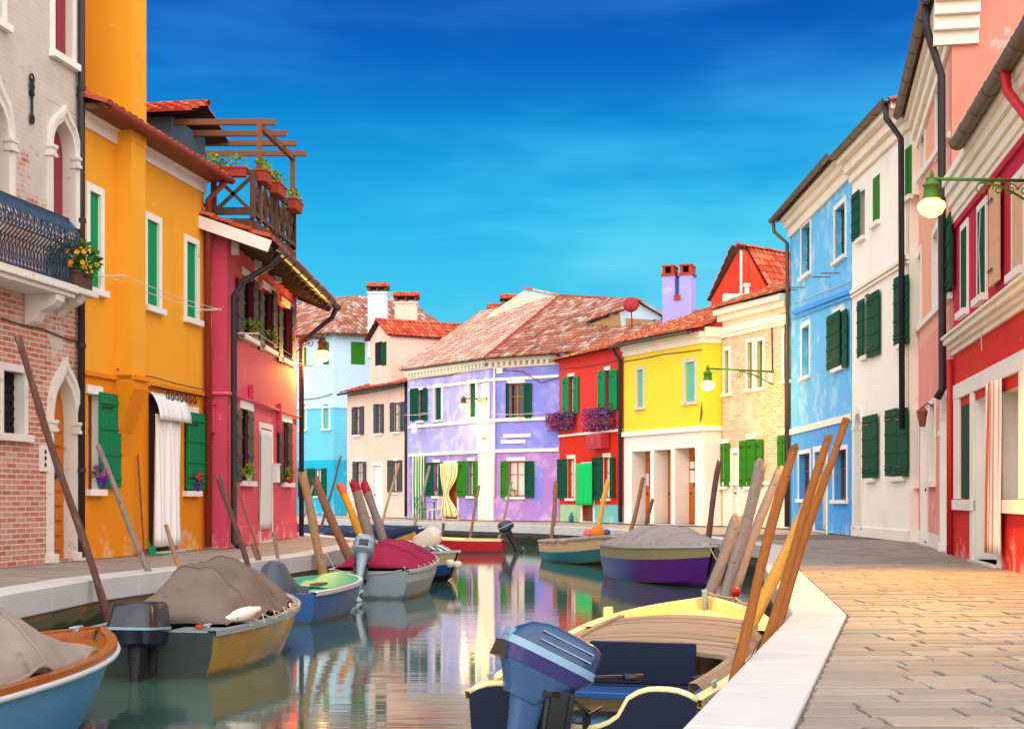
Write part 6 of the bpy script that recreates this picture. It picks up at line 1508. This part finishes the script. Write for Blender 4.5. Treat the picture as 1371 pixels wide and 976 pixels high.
M_BLK = simple('motor_black', '1C1C20', .4, .3, 6, spec=.5)
FEND = simple('fender_white', 'D9CFC2', .5, .12, 6, mark='A89880', mf=.6)
class Boat:
    def __init__(s, label, st, bw, B, fs, fb, tw=.8, draft=.2, cat='boat', zwl=WL, pw=2.2, tmax=.42, group='boats moored along the canal'):
        st = Vector(st); bw = Vector(bw); d = bw - st; s.L = d.length; s.B = B; s.fs = fs; s.fb = fb; s.tw = tw; s.draft = draft; s.pw = pw; s.tmax = tmax
        s.rot = math.atan2(d.y, d.x); s.t = thing('boat', label, cat, (st.x, st.y, zwl), group, False, s.rot); s.st = st; s.dir = d.normalized()
    def hb(s, t):
        if t < s.tmax: return s.B / 2 * (s.tw + (1 - s.tw) * math.sin(t / s.tmax * math.pi / 2))
        return max(.025, s.B / 2 * (1 - ((t - s.tmax) / (1 - s.tmax)) ** s.pw))
    def zs(s, t): return s.fs + (s.fb - s.fs) * max(0, (t - .15) / .85) ** 1.7
    def world(s, x, y, z): 
        c, q = math.cos(s.rot), math.sin(s.rot); return Vector((s.st.x + x * c - y * q, s.st.y + x * q + y * c, WL + z))
    def section(s, t, split):
        hb, zs = s.hb(t), s.zs(t); zk = -s.draft + (s.draft + .12) * t ** 6; zc = -.04 + .10 * zs * t + .25 * zs * t ** 4; zm = zc + (zs - zc) * split
        X = lambda z: s.L * t - .42 * s.fb * (1 - (z - zk) / max(.01, zs - zk)) * t ** 4 * 1.2
        return [(X(zs), hb, zs), (X(zm), hb * (.98 - .10 * t ** 2), zm), (X(zc), hb * (.86 - .25 * t ** 2), zc), (X(zk), 0, zk)]
    def hull(s, upper, lower, inner, rail, split=.55, floor=.02, boot=None, ctop=None, N=22, tm=None):
        mb = MB(); rows = []
        for i in range(N + 1):
            p = s.section(i / N, split); rows.append(p + [(a, -b, c) for a, b, c in reversed(p[:3])])
        vs = [q for r in rows for q in r]; n = 7
        for i in range(N):
            for j in range(6):
                mb.add([], []); mb.f.append((i * n + j, i * n + j + 1, (i + 1) * n + j + 1, (i + 1) * n + j)); mb.uv.append(None); mb.mi.append(0 if j in (0, 5) else (2 if j in (2, 3) else 1))
        mb.v = vs; hl = build(mb, 'hull', [upper, lower, boot or lower], s.t, smooth=True)
        es = hl.modifiers.new('edges', 'EDGE_SPLIT'); es.split_angle = R(28)
        tr = MB(); p = s.section(0, split); poly = [(b, c) for a, b, c in p] + [(-b, c) for a, b, c in reversed(p[:3])]
        if ctop: poly = ctop(p[0][1], p[0][2]) + [(-b, c) for a, b, c in p[:4]][0:0] + [(-b, c) for _, b, c in p[1:3]] + [(0, p[3][2])] + [(b, c) for _, b, c in reversed(p[1:3])]
        tr.prism([(-.002, b, c) for b, c in poly], (.045, 0, 0)); build(tr, 'transom', tm or lower, s.t)
        ib = MB(); ro_ = []
        for i in range(N + 1):
            t = i / N; h = max(.012, s.hb(t) - .035); z = s.zs(t); x = max(.044, s.L * t - .03 * t); fl = min(z - .03, floor + .12 * t ** 3)
            sc_ = s.section(t, split); fl = min(z - .03, max(fl, sc_[2][2] + .03)); a_, b_ = (sc_[0], sc_[1]) if fl > sc_[1][2] else (sc_[1], sc_[2])
            q_ = (fl - b_[2]) / max(.001, a_[2] - b_[2]); hw = max(.008, b_[1] + (a_[1] - b_[1]) * q_ - .04); xf = max(.044, min(x, b_[0] + (a_[0] - b_[0]) * q_ - .04))
            ro_.append([(x, h, z), (xf, hw, fl), (xf, 0, fl), (xf, -hw, fl), (x, -h, z)])
        ib.grid(ro_); build(ib, 'inside', inner, s.t)
        rb = MB(); path = [(s.L * i / N, s.hb(i / N), s.zs(i / N)) for i in range(N + 1)]; path += [(a, -b, c) for a, b, c in reversed(path)]
        rr_ = []
        for a, b, c in path:
            sg = 1 if b > 0 else -1; hb_ = abs(b)
            rr_.append([(a, sg * (hb_ + .022), c - .03), (a, sg * (hb_ + .022), c + .016), (a, sg * max(.0, hb_ - .05), c + .016), (a, sg * max(.0, hb_ - .05), c - .012)])
        rb.grid(rr_, closed=True); build(rb, 'gunwale', rail, s.t)
        return hl
    def deck(s, t0, t1, mat, dz=-.01, camber=.03, name='foredeck', inset=.03):
        mb = MB(); rows = []
        for i in range(9):
            t = t0 + (t1 - t0) * i / 8; h = max(.01, s.hb(t) - inset); rows.append([(s.L * t - .02 * t, h * (1 - j / 4), s.zs(t) + dz + camber * (1 - (1 - j / 4) ** 2)) for j in range(9)])
        mb.grid(rows); h = max(.01, s.hb(t0) - inset); z = s.zs(t0) + dz
        mb.quad((s.L * t0, h, z), (s.L * t0, -h, z), (s.L * t0, -h * .9, z - .12), (s.L * t0, h * .9, z - .12)); return build(mb, name, mat, s.t)
    def thwart(s, t, w, z, mat, th=.04, name='thwart', hh=0):
        h = s.hb(t) - .04; mb = MB(); mb.box(WT, s.L * t, s.L * t + w, -h, h, z - th, z + hh); return build(mb, name, mat, s.t, bevel=.006)
    def cover(s, t0, t1, hgt, mat, peak=.4, front=1.6, back=.5, wr=.012, drop=.07, seed=0, sag=.0, name='tarpaulin', wide=.03, hoops=4, crease=.02):
        mb = MB(); rows = []; nv = Vector((seed * 3.1, seed * 1.7, 0)); M_ = 64; K = 34
        for i in range(M_ + 1):
            q = i / M_; t = t0 + (t1 - t0) * q
            pr = (math.sin(min(1, q / peak) * math.pi / 2) ** back) if q < peak else max(0, 1 - ((q - peak) / (1 - peak)) ** front)
            h = s.hb(min(t, 1)) + wide; z0 = s.zs(min(1, t)); row = []; hoop = -.028 * math.sin(math.pi * ((q * hoops) % 1)) ** 1.0 * (1 if hgt > .2 else .3)
            for j in range(-K, K + 1):
                y = j / K
                if abs(y) > .9: yy = h * math.copysign(1, y) + .004 * math.sin(t * 40); z = z0 + .03 - drop * (abs(y) - .9) / .1 * (1 + .3 * math.sin(t * 37 + seed))
                else: 
                    y_ = y / .9; yy = h * y_; z = z0 + .03 + hgt * pr * (1 - abs(y_) ** 2.1) - sag * math.sin(y_ * math.pi) ** 2 * pr
                x = s.L * t
                amp = wr * (.4 + pr); z += amp * (noise.noise(Vector((x * 2.2, yy * 7, 0)) + nv) * 2 + .8 * math.sin(x * 9 + abs(yy) * 6 + 3 * noise.noise(Vector((x * 1.5, yy * 1.5, 3)) + nv)) * min(1, abs(y) * 1.5))
                z += amp * .55 * noise.noise(Vector((x * 7 + yy * 3, yy * 13, 5)) + nv) + amp * .5 * math.sin(x * 26 + 5 * noise.noise(Vector((x * 2, yy * 2, 9)) + nv)) * max(0, abs(y) - .55) * 2
                z += hoop * pr * (1 - abs(y) ** 3)
                c_ = noise.noise(Vector((x * 1.3 + yy * .8, yy * 2.2 - x * .4, 7)) + nv); z -= crease * pr * max(0, .25 - abs(c_)) * 3 * min(1, 1.3 - abs(y))
                row.append((x, yy, z))
            rows.append(row)
        mb.grid(rows); o = build(mb, name, mat, s.t, smooth=True); m_ = o.modifiers.new('cloth', 'SOLIDIFY'); m_.thickness = .006
        if hgt > .2 and name == 'tarpaulin':
            for q in range(1, hoops):
                sm = MB(); r = rows[round(M_ * q / hoops)]; sm.tube([(a, b, c + .004) for a, b, c in r], .008, 6, flat=.6); build(sm, 'seam', mat, o, smooth=True)
            for e_ in (0, -1):
                hm = MB(); hm.tube([(r[e_][0], r[e_][1], r[e_][2] + .01) for r in rows], .012, 6); build(hm, 'hem', mat, o, smooth=True)
        return o
def loft(mb, secs, n=20, e=3.0, mi=0):
    rows = []
    for z, cx, hx, hy in secs:
        r = []
        for j in range(n):
            a = 2 * math.pi * j / n; c, q = math.cos(a), math.sin(a)
            r.append((cx + hx * math.copysign(abs(c) ** (2 / e), c), hy * math.copysign(abs(q) ** (2 / e), q), z))
        rows.append(r)
    m_ = len(rows); vs = [p for r in rows for p in r]; fs = [(i * n + j, i * n + (j + 1) % n, (i + 1) * n + (j + 1) % n, (i + 1) * n + j) for i in range(m_ - 1) for j in range(n)] + [tuple(reversed(range(n))), tuple(range((m_ - 1) * n, m_ * n))]
    mb.add(vs, fs, None, mi)
def outboard(b, y=0, s=1.0, yaw=0, tilt=0, cowlm=None, stripe=None, legm=None, z=None, style='round', x=-.02, pitch=0, crot=0):
    """motor clamped to the transom; part with cowling, clamp, tiller and propeller"""
    z = b.zs(0) if z is None else z; Mx = Matrix.Translation((x, y, z)) @ Matrix.Rotation(tilt, 4, 'Y') @ Matrix.Rotation(yaw, 4, 'Z') @ Matrix.Rotation(pitch, 4, 'Y') @ Matrix.Scale(s, 4)
    def put(mb): mb.v = [tuple(Mx @ Vector(p)) for p in mb.v]; return mb
    leg = MB()
    loft(leg, [(.16, -.14, .13, .10), (.08, -.15, .12, .085), (-.1, -.16, .095, .065), (-.3, -.17, .075, .045), (-.52, -.17, .07, .035)], e=2.6)
    loft(leg, [(-.54, -.22, .17, .075), (-.52, -.22, .17, .075)], e=2.2); loft(leg, [(-.74, -.17, .05, .014), (-.62, -.17, .07, .03), (-.52, -.17, .07, .03)], e=2)
    leg.lathe((-.34, 0, -.62), [(.0, 0), (.035, .02), (.045, .15), (.03, .28), (0, .33)], 12, (1, 0, 0))
    o = build(put(leg), 'outboard_motor', legm or M_BLK, b.t, smooth=True); o.modifiers.new('edges', 'EDGE_SPLIT').split_angle = R(40)
    c = MB()
    if style == 'round':
        loft(c, [(.14, -.15, .17, .12), (.17, -.15, .235, .155), (.24, -.15, .25, .165), (.27, -.15, .245, .163)], e=3.2); 
        loft(c, [(.272, -.15, .25, .166), (.31, -.15, .25, .166)], e=3.2, mi=1)
        loft(c, [(.312, -.15, .24, .16), (.37, -.14, .225, .15), (.43, -.125, .19, .13), (.465, -.11, .13, .095), (.475, -.11, .06, .05)], e=2.8)
        c.box(WT, -.415, -.38, -.07, .07, .2, .29, 2)
    elif style == 'wedge':
        sk = lambda zz, a, b: zz
        loft(c, [(-.04, -.17, .10, .085), (.03, -.165, .14, .10), (.10, -.15, .2, .13), (.135, -.14, .235, .145)], e=4.2, mi=3)
        loft(c, [(.136, -.14, .24, .148), (.2, -.12, .28, .165), (.215, -.12, .285, .168)], e=4.2, mi=4)
        loft(c, [(.216, -.12, .292, .172), (.262, -.12, .288, .17)], e=3.6, mi=1)
        loft(c, [(.263, -.12, .282, .166), (.33, -.10, .262, .155), (.385, -.075, .225, .135), (.41, -.05, .17, .105), (.418, -.045, .1, .06)], e=3.4)
        c.box(WT, -.425, -.37, -.09, .09, .12, .215, 2); c.box(WT, -.41, -.38, -.07, .07, .255, .3, 1)
        for zz, hy in ((.30, .155), (.35, .14)): c.box(WT, -.25, .08, -hy - .012, -hy + .01, zz, zz + .008, 1)
    else:
        loft(c, [(.02, -.15, .19, .15), (.05, -.15, .26, .2), (.16, -.15, .28, .215)], e=5, mi=0); loft(c, [(.162, -.15, .285, .22), (.185, -.15, .285, .22)], e=5, mi=1)
        loft(c, [(.187, -.15, .28, .215), (.34, -.13, .25, .19), (.38, -.12, .235, .175), (.395, -.12, .2, .15)], e=5); 
    if crot: Mc = Matrix.Translation((-.1, 0, .08)) @ Matrix.Rotation(crot, 4, 'Y') @ Matrix.Translation((.1, 0, -.08)); c.v = [tuple(Mc @ Vector(p)) for p in c.v]
    build(put(c), 'cowling', [cowlm, stripe or cowlm, M_BLK, legm or M_BLK, M_VIO], o, smooth=True).modifiers.new('edges', 'EDGE_SPLIT').split_angle = R(35)
    k_ = MB()
    for yy in (-.09, .09): k_.box(WT, -.05, .06, yy - .02, yy + .02, -.2, .06); k_.box(WT, .05, .09, yy - .02, yy + .02, -.22, .04); k_.tube([(.07, yy, -.1), (.16, yy, -.1)], .012, 6); k_.tube([(.16, yy - .04, -.1), (.16, yy + .04, -.1)], .01, 6)
    k_.box(WT, -.1, .0, -.11, .11, .02, .09)
    build(put(k_), 'clamp', M_BLK, o)
    q = MB(); q.tube([(.08, .02, .17), (.22, .03, .16), (.42, .05, .19)], [.02, .018, .016], 8); q.tube([(.42, .05, .19), (.54, .06, .205)], .024, 8); q.tube([(.0, -.05, .12), (.1, -.09, .02), (.2, -.05, -.05), (.3, .02, 0)], .01, 6); build(put(q), 'tiller', M_BLK, o, smooth=True)
    if style == 'wedge':
        q = MB(); loft(q, [(-.22, -.0, .07, .075), (.0, .0, .085, .085), (.1, .02, .1, .095), (.15, .03, .11, .10)], n=16, e=4); build(put(q), 'cowl_recess_shade', M_BLK, o)  # solid black block painting the shade of the recess under the cowling
        for i_ in range(4):
            q = MB(); q.tube([(.05, -.06 + .04 * i_, .06), (.16 + .03 * i_, -.1 + .05 * i_, -.04), (.2 + .02 * i_, -.02 + .03 * i_, -.16), (.34, .03 * i_ - .05, -.2)], .008, 6); build(put(q), 'cable', M_BLK, o, smooth=True)
        q = MB(); q.box(WT, -.3, -.06, -.085, .085, -.30, -.27); q.box(WT, -.28, -.08, -.1, .1, -.34, -.31); build(put(q), 'side_plate', M_VIO, o, bevel=.008)
    pr = MB()
    for i in range(3):
        a = i * 2.094; ca, sa_ = math.cos(a), math.sin(a); f = lambda r_, w, dx: (-.36 + dx, ca * r_ - sa_ * w, -.62 + sa_ * r_ + ca * w)
        pr.quad(f(.02, -.02, .015), f(.1, -.05, .03), f(.12, .02, 0), f(.1, .05, -.03), f(.02, .02, -.015))
    build(put(pr), 'propeller', M_SILV, o)
    return o
def fender(p, axis, label, r=.07, l=.34):
    mb = MB(); a = Vector(axis).normalized(); p = Vector(p)
    mb.lathe(p - a * l / 2, [(.02, -.03), (.03, 0), (r * .55, .02), (r * .9, .06), (r, .11), (r, l - .11), (r * .9, l - .06), (r * .55, l - .02), (.03, l), (.02, l + .03)], 16, a)
    return solo(mb, 'fender', FEND, label, 'fender', smooth=True)
def rope(pts, label, r=.009, mat=None):
    mb = MB(); q = []; pts = [Vector(p) for p in pts]
    for a, b in zip(pts, pts[1:]):
        for i in range(8): t = i / 8; q.append(a.lerp(b, t) - Vector((0, 0, .12 * (b - a).length * t * (1 - t))))
    q.append(pts[-1]); mb.tube(q, r, 6); return solo(mb, 'rope', mat or ROPE, label, 'rope', smooth=True)

def lashing(b, t0, t1, n, drop=.1):
    mb = MB()
    for sg in (1, -1):
        pts = []
        for i in range(2 * n + 1):
            t = t0 + (t1 - t0) * i / (2 * n); pts.append((b.L * t, sg * (b.hb(t) + (-.05 if i % 2 else .03)), b.zs(t) + (.06 if i % 2 else -.0)))
        mb.tube(pts, .006, 5)
    return build(mb, 'lashing', ROPE, b.t)
def cleat(b, t, y):
    mb = MB(); x = b.L * t; z = b.zs(t) + .016; mb.box(WT, x - .02, x + .02, y - .012, y + .012, z, z + .03); mb.tube([(x - .08, y, z + .035), (x, y, z + .03), (x + .08, y, z + .035)], [.008, .014, .008], 8); return build(mb, 'cleat', M_SILV, b.t, smooth=True)
# ---- foreground cream boat
f = Boat('cream boat with navy transom, wooden planks and yellow bow in the foreground', (.36, 7.45), (1.70, 12.3), 1.46, .40, .58, .84, pw=3.6)
def humps(hb, z):
    up = []; 
    for i in range(25):
        y = -hb + 2 * hb * i / 24; k_ = abs(y) / hb; c = (0 if k_ > .42 else (.17 * (1 - (k_ / .42) ** 2) ** .6 if k_ < .42 else 0))
        e = .05 * max(0, min(1, (k_ - .35) / .25)) - .05 * max(0, (k_ - .75) / .25) ** 2
        up.append((y, z - c + e))
    return list(reversed(up))
f.hull(B_BEIGE, B_NAVY, B_CREAM, B_CREAM, .6, .03, B_ANTI, humps)
mb = MB(); h_ = f.hb(0); tp = humps(h_, f.zs(0))
mb.tube([(.02, y, z + .008) for y, z in tp], .02, 6); build(mb, 'transom_cap', B_CREAM, f.t, smooth=True)
f.deck(.72, .97, B_YEL, -.075, .01, 'foredeck', .05)
mb = MB(); rows = []
for t in [i / 24 for i in range(15, 25)]:
    h_ = f.hb(t); rows.append([(f.L * t, h_ - .0, f.zs(t) + .02), (f.L * t - .005, max(.0, h_ - .1), f.zs(t) + .024), (f.L * t - .01, max(.0, h_ - .11), f.zs(t) - .075)])
r2 = [[(a, -b, c) for a, b, c in r] for r in rows]; mb.grid(rows); mb.grid(r2); build(mb, 'bow_rail', B_YEL, f.t)
mb = MB(); n = 9
for i in range(n):
    t0, t1 = .375 + .36 * i / n, .375 + .36 * (i + 1) / n - .006; rr_ = []
    for t in (t0, t1):
        h_ = f.hb(t) - .085; rr_.append([(f.L * t, h_ * (1 - j / 4), f.zs(t) + .004 + .05 * (1 - (1 - j / 4) ** 2) + .004 * math.sin(i * 5)) for j in range(9)])
    bt = [[(a, b, c - .028) for a, b, c in r] for r in rr_]
    mb.grid(rr_); mb.grid([rr_[0], bt[0]]); mb.grid([rr_[1], bt[1]])
build(mb, 'plank_deck', PLANK, f.t)
mb = MB()
for sg in (-1, 1):
    rows = []
    for i in range(12):
        t = .1 + .64 * i / 11; h_ = (f.hb(t) - .06) * sg; z = f.zs(t); rows.append([(f.L * t, h_, z - .02), (f.L * t, h_ - sg * .06, z + .035), (f.L * t, h_ - sg * .10, z + .035), (f.L * t, h_ - sg * .1, z - .03)])
    mb.grid(rows)
build(mb, 'side_batten', PLANK, f.t)
mb = MB(); x = f.L * .345; mb.box(WT, x, x + .04, -.36, .33, f.zs(.35) - .16, f.zs(.35) + .11); mb.box(WT, x - .02, x + .06, -.34, .31, f.zs(.35) - .2, f.zs(.35) - .16); build(mb, 'seat_back', B_NAVY, f.t, bevel=.006)
f.thwart(.28, .34, .24, B_BLUE, .04, 'seat'); 
mb = MB(); 
for i in range(6): y = -.42 + i * .145; mb.box(WT, .1, f.L * .36, y, y + .135, .045, .065)
build(mb, 'floor_boards', B_LBLUE, f.t)
mb = MB(); mb.box(WT, f.L * .16, f.L * .34, -.62, -.46, .1, .33); build(mb, 'side_locker', B_BLUE, f.t, bevel=.008)
mb = MB(); x = f.L * .955; mb.lathe((x, 0, f.zs(.95) - .07), [(.022, 0), (.022, .16), (.026, .165), (.026, .18), (0, .185)], 12); build(mb, 'bitt', M_SILV, f.t, smooth=True)
mb = MB(); x = f.L * .74; mb.box(WT, x, x + .1, f.hb(.75) - .04, f.hb(.75) + .02, f.zs(.75) + .015, f.zs(.75) + .09); build(mb, 'rowlock_block', B_YEL, f.t, bevel=.008)
outboard(f, .12, .9, R(-60), R(4), M_BLUE, M_LT, M_PURP, f.zs(0) + .0, 'wedge', -.1, R(8), R(17))
rope([f.world(f.L * .955, 0, .66), P(985, 800, 12.6), P(1020, 790, 10.2)], 'rope from the yellow bow post to the varnished poles', .009)
mb = MB(); mb.tube([P(1012, 700, 9.4) + Vector((.07 * math.cos(a * .6), .07 * math.sin(a * .6), .012 * a - .1)) for a in range(24)], .011, 6); solo(mb, 'rope_coil', ROPE, 'rope wound round the nearest varnished orange poles', 'rope', smooth=True) if False else None
cleat(f, .1, -f.hb(.1) + .02); cleat(f, .1, f.hb(.1) - .02)
w0 = f.world(f.L * .30, -f.hb(.3) + .03, f.zs(.3) + .02); w1 = f.world(f.L * .42, -f.hb(.42) + .03, f.zs(.42) + .03); rope([f.world(f.L * .26, -.4, .36), w0, w1, w1 + Vector((.18, .3, .2))], 'dark mooring rope on the right gunwale of the cream boat', .013, M_BLK)

# ---- blue boat with varnished rail, bottom left
b = Boat('steel blue boat with varnished wooden rail under a taupe tarpaulin at left edge', (-3.75, 5.4), (-2.82, 9.7), 1.55, .46, .56, .86, pw=3.0)
b.hull(B_LBLUE, B_LBLUE, B_VARN, B_VARN, .62, .06, B_BLUE); b.deck(.66, .97, B_VARN, -.06, .01, 'foredeck', .05)
b.cover(.03, .76, .56, TARP,   .45, 2.6, .5, .02, .03, 3, wide=-.07); cleat(b, .93, 0)
mb = MB(); N = 22
for sg in (1, -1): mb.tube([(b.L * i / N, sg * (b.hb(i / N) + .025), b.zs(i / N) - .035) for i in range(N + 1)], .018, 6)
build(mb, 'rub_rail', B_LGREY, b.t, smooth=True)

# ---- dark boat with big navy motor and brown tarp
b = Boat('dark grey boat with a large navy motor and humped brown tarpaulin', (-2.95, 11.5), (-2.42, 14.5), 1.3, .37, .5, .86, pw=2.6)
B_GOLDREFL = simple('boat_painted_gold_reflection', '8C7430', .14, .25, 5, spec=.6, wl=True)  # reflection of the lit houses painted into the hull sides as gold
b.hull(B_GOLDREFL, B_GOLDREFL, B_DARKIN, B_GREY, .6, .04, M_BLK, tm=B_DGREY); b.deck(.7, .97, B_GREY, -.02)
b.cover(.14, .90, .50, simple('tarp_brown', '6E6058', .85, .28, 3, bump=.4, mark='5C5048', mf=.6), .42, 1.8, .55, .017, .02, 5, wide=-.1); lashing(b, .2, .84, 7); cleat(b, .93, 0); cleat(b, .05, -.45)
rope([b.world(b.L * .93, 0, .53), P(334, 775, 16.5), P(330, 757, 18.2)], 'pale rope from the dark boat bow to the dark brown pole', .009)
mb = MB(); mb.box(WT, .0, .42, -b.hb(0) + .05, -.14, .33, .375); build(mb, 'stern_deck', B_GREY, b.t, bevel=.006); mb = MB(); mb.box(WT, .0, .42, .22, b.hb(0) - .05, .33, .375); build(mb, 'stern_deck', B_GREY, b.t, bevel=.006)
outboard(b, .02, .95, R(4), R(4), M_NAVY, M_LT, M_BLK, .24, 'box')
p = b.world(.62, -b.hb(.2) + .05, .47); fender(p, (.8, .5, .25), 'worn white fender lying on the dark boat gunwale', .055, .27)
mb = MB(); c = b.world(.2, -.36, .385); mb.lathe(c, [(.035, 0), (.04, .01), (.03, .03), (0, .035)], 12); solo(mb, 'fuel_cap', TERRA, 'small red-brown cap on the dark boat stern deck', 'cap')

# ---- small blue boat with the green deck
b = Boat('small blue boat with bright green deck and slate covered motor', (-2.72, 16.3), (-2.25, 19.0), 1.04, .36, .44, .9, pw=3.2)
b.hull(B_BLUE, B_BLUE, B_DARKIN, B_LGREY, .5, .05, B_ANTI); b.deck(.22, .96, B_GREEN, .02, .03); b.thwart(.2, .06, .36, B_LGREY, .05, 'deck_edge')
b.cover(-.13, .22, .34, TARP_K, .4, 1.5, .5, .03, .12, 8, name='motor_cover', wide=-.28)
mb = MB(); mb.box(WT, .7, 1.05, -.3, -.18, .39, .43); build(mb, 'hatch_batten', BROWN, b.t, bevel=.006)
p = b.world(-.1, .12, .18); fender(p, (.22, -.1, -1), 'long grubby white fender hanging off the green decked boat', .075, .5)

# ---- crimson covered boat
b = Boat('grey blue boat with crimson tarpaulin and tilted silver motor', (-2.08, 20.5), (-1.62, 24.0), 1.38, .40, .58, .84, pw=2.2)
b.hull(B_LGREY, B_GREY, B_DARKIN, B_LGREY, .62, .04, B_LBLUE); b.deck(.75, .97, B_LGREY, -.01)
b.cover(.1, .93, .34, TARP_C, .45, 1.6, .5, .013, .04, 11, wide=-.03); lashing(b, .14, .88, 8); cleat(b, .94, 0); cleat(b, .05, -.5)
rope([b.world(.1, .55, .43), P(446, 757, 21.8), P(437, 740, 21.9)], 'rope from the crimson covered boat to the split brown pole', .01)
outboard(b, .10, .95, R(14), R(30), M_SILV, M_LT, M_SILV, .44)
rope([b.world(0, -.5, .42), b.world(-.03, 0, .36), b.world(0, .5, .42)], 'thin rope across the transom of the crimson covered boat', .008)

# ---- blue and cream boat with striped towel
b = Boat('royal blue boat with cream upper hull behind the crimson covered boat', (-2.62, 27.0), (-.92, 24.3), 1.25, .42, .55, .8, pw=2.3)
b.hull(B_BEIGE, B_BLUE, B_CREAM, B_LGREY, .45, .05, B_NAVY); b.deck(.72, .97, B_CREAM, -.02)
mb = MB(); rows = [[(b.L * (.34 + .4 * i / 8), .66 * (j / 6 - .5) * 2, .56 + .05 * math.cos(j) + .04 * math.sin(i * 1.4) - .10 * abs(j / 6 - .5) * 2) for j in range(13)] for i in range(9)]
rows = [[(b.L * (.3 + .42 * i / 8), .58 * (j / 6 - 1), .54 + .02 * math.sin(j * 2 + i) + .14 * math.sin(i / 8 * math.pi) - .12 * abs(j / 6 - 1) ** 2) for j in range(13)] for i in range(9)]
mb.grid(rows); o = build(mb, 'striped_cover', STRIPECL, b.t, smooth=True); o.modifiers.new('cloth', 'SOLIDIFY').thickness = .01
p = b.world(b.L * .4, -.2, .98); fender(P(572, 722, 25.3), (.6, -.2, .35), 'large cream buoy float propped up at the left quay corner', .17, .55)
for i, (px, py, q) in enumerate(((603, 754, 'left'), (613, 756, 'right'))): mb = MB(); c = P(px, py, 24.0); mb.lathe(c, [(0, -.07), (.05, -.06), (.075, -.02), (.075, .02), (.05, .06), (0, .07)], 12); solo(mb, 'buoy', FEND, f'{q} of two small white floats at the bow of the royal blue boat', 'buoy', smooth=True)
pA_, pB_ = P(512, 733, 27.4), P(556, 716, 27.0); mb = MB(); mb.beam(pA_, pB_, .05, .12); solo(mb, 'oar', PW_YEL, 'yellow oar blade laid across at the left quay corner', 'oar')

# ---- red boat, far
b = Boat('low red boat with cream deck and a small raised motor', (-.22, 38.1), (-3.6, 38.5), 1.25, .34, .48, .84)
b.hull(B_RED, B_RED, B_CREAM, B_CREAM, .5, .04, B_LGREY); b.deck(.3, .97, B_YEL, .0, .02)
outboard(b, -.1, .85, R(8), R(25), M_NAVY, M_LT, M_BLK, .42)
# ---- navy covered boat in the side canal
b = Boat('long boat under a navy tarpaulin in the side canal', (-6.6, 37.6), (-2.2, 36.2), 1.5, .5, .72, .85)
b.hull(B_BLUE, B_NAVY, B_DARKIN, B_LGREY, .5); b.cover(.02, .97, .16, TARP_N, .5, 2, .5, .02, .2, 15)
b = Boat('pale blue boat moored in the side canal before the turquoise wall', (-8.8, 42.5), (-6.0, 38.4), 1.4, .5, .62, .85)
b.hull(B_LGREY, B_BLUE, B_DARKIN, B_LGREY, .55); b.cover(.1, .7, .2, TARP_N, .5, 2, .5, .03, .1, 16)
# ---- teal boat
b = Boat('beige boat with teal hull panel and grey deck cover', (1.25, 33.6), (2.26, 30.1), 1.55, .46, .66, .84, pw=2.2)
b.hull(B_BEIGE, B_TEAL, B_DARKIN, B_BEIGE, .5, .04, B_ANTI); b.cover(.04, .985, .05, TARP_G, .5, 2, .5, .006, .06, 17)
for (px, py, Z, r_, m_, lab) in ((800, 713, 32.0, .17, simple('buoy_orange', 'D87A28', .5), 'orange ball buoy on the beige and teal boat'), (789, 716, 32.3, .14, simple('buoy_pink', 'C0606A', .5), 'pink ball buoy beside the orange one on the teal boat'), (812, 713, 32.2, .09, B_BLUE, 'small dark blue ball float right of the orange buoy')):
    mb = MB(); c = P(px, py, Z); mb.lathe(c, [(r_ * math.cos(a), r_ * math.sin(a)) for a in [-1.57 + 3.14 * i / 10 for i in range(11)]], 16); solo(mb, 'buoy', m_, lab, 'buoy', smooth=True)
# ---- purple boat
b = Boat('purple and olive boat under a pale grey tarpaulin by the right quay', (2.3, 26.8), (3.2, 22.5), 1.55, .60, .70, .86, pw=1.9)
b.hull(B_OLIVE, B_PURP, B_DARKIN, B_LGREY, .64, .04, B_PURP); b.cover(.04, .93, .36, TARP_G, .4, 1.5, .5, .01, .05, 19, wide=.0); lashing(b, .06, .9, 9)
rope([b.world(b.L * .95, 0, .72), P(985, 742, 16), P(998, 700, 13.8)], 'rope tying the purple boat to the thickest driftwood pole', .01)
b.deck(.9, .97, B_LGREY, .006) if False else None; b.deck(.86, .97, B_LGREY, .005)
mb = MB(); c = P(884, 718, 27.5); mb.lathe(c, [(.26 * math.cos(a), .2 * math.sin(a)) for a in [-1.57 + 3.14 * i / 10 for i in range(11)]], 16); solo(mb, 'buoy', simple('buoy_blue', '4AA0DC', .5), 'big light blue float behind the purple boat tarpaulin', 'buoy', smooth=True)
mb = MB(); c = P(984, 792, 13.9); mb.lathe(c, [(.055 * math.cos(a), .055 * math.sin(a)) for a in [-1.57 + 3.14 * i / 8 for i in range(9)]], 12); solo(mb, 'buoy', B_RED, 'small red float hanging below the driftwood poles', 'buoy', smooth=True)
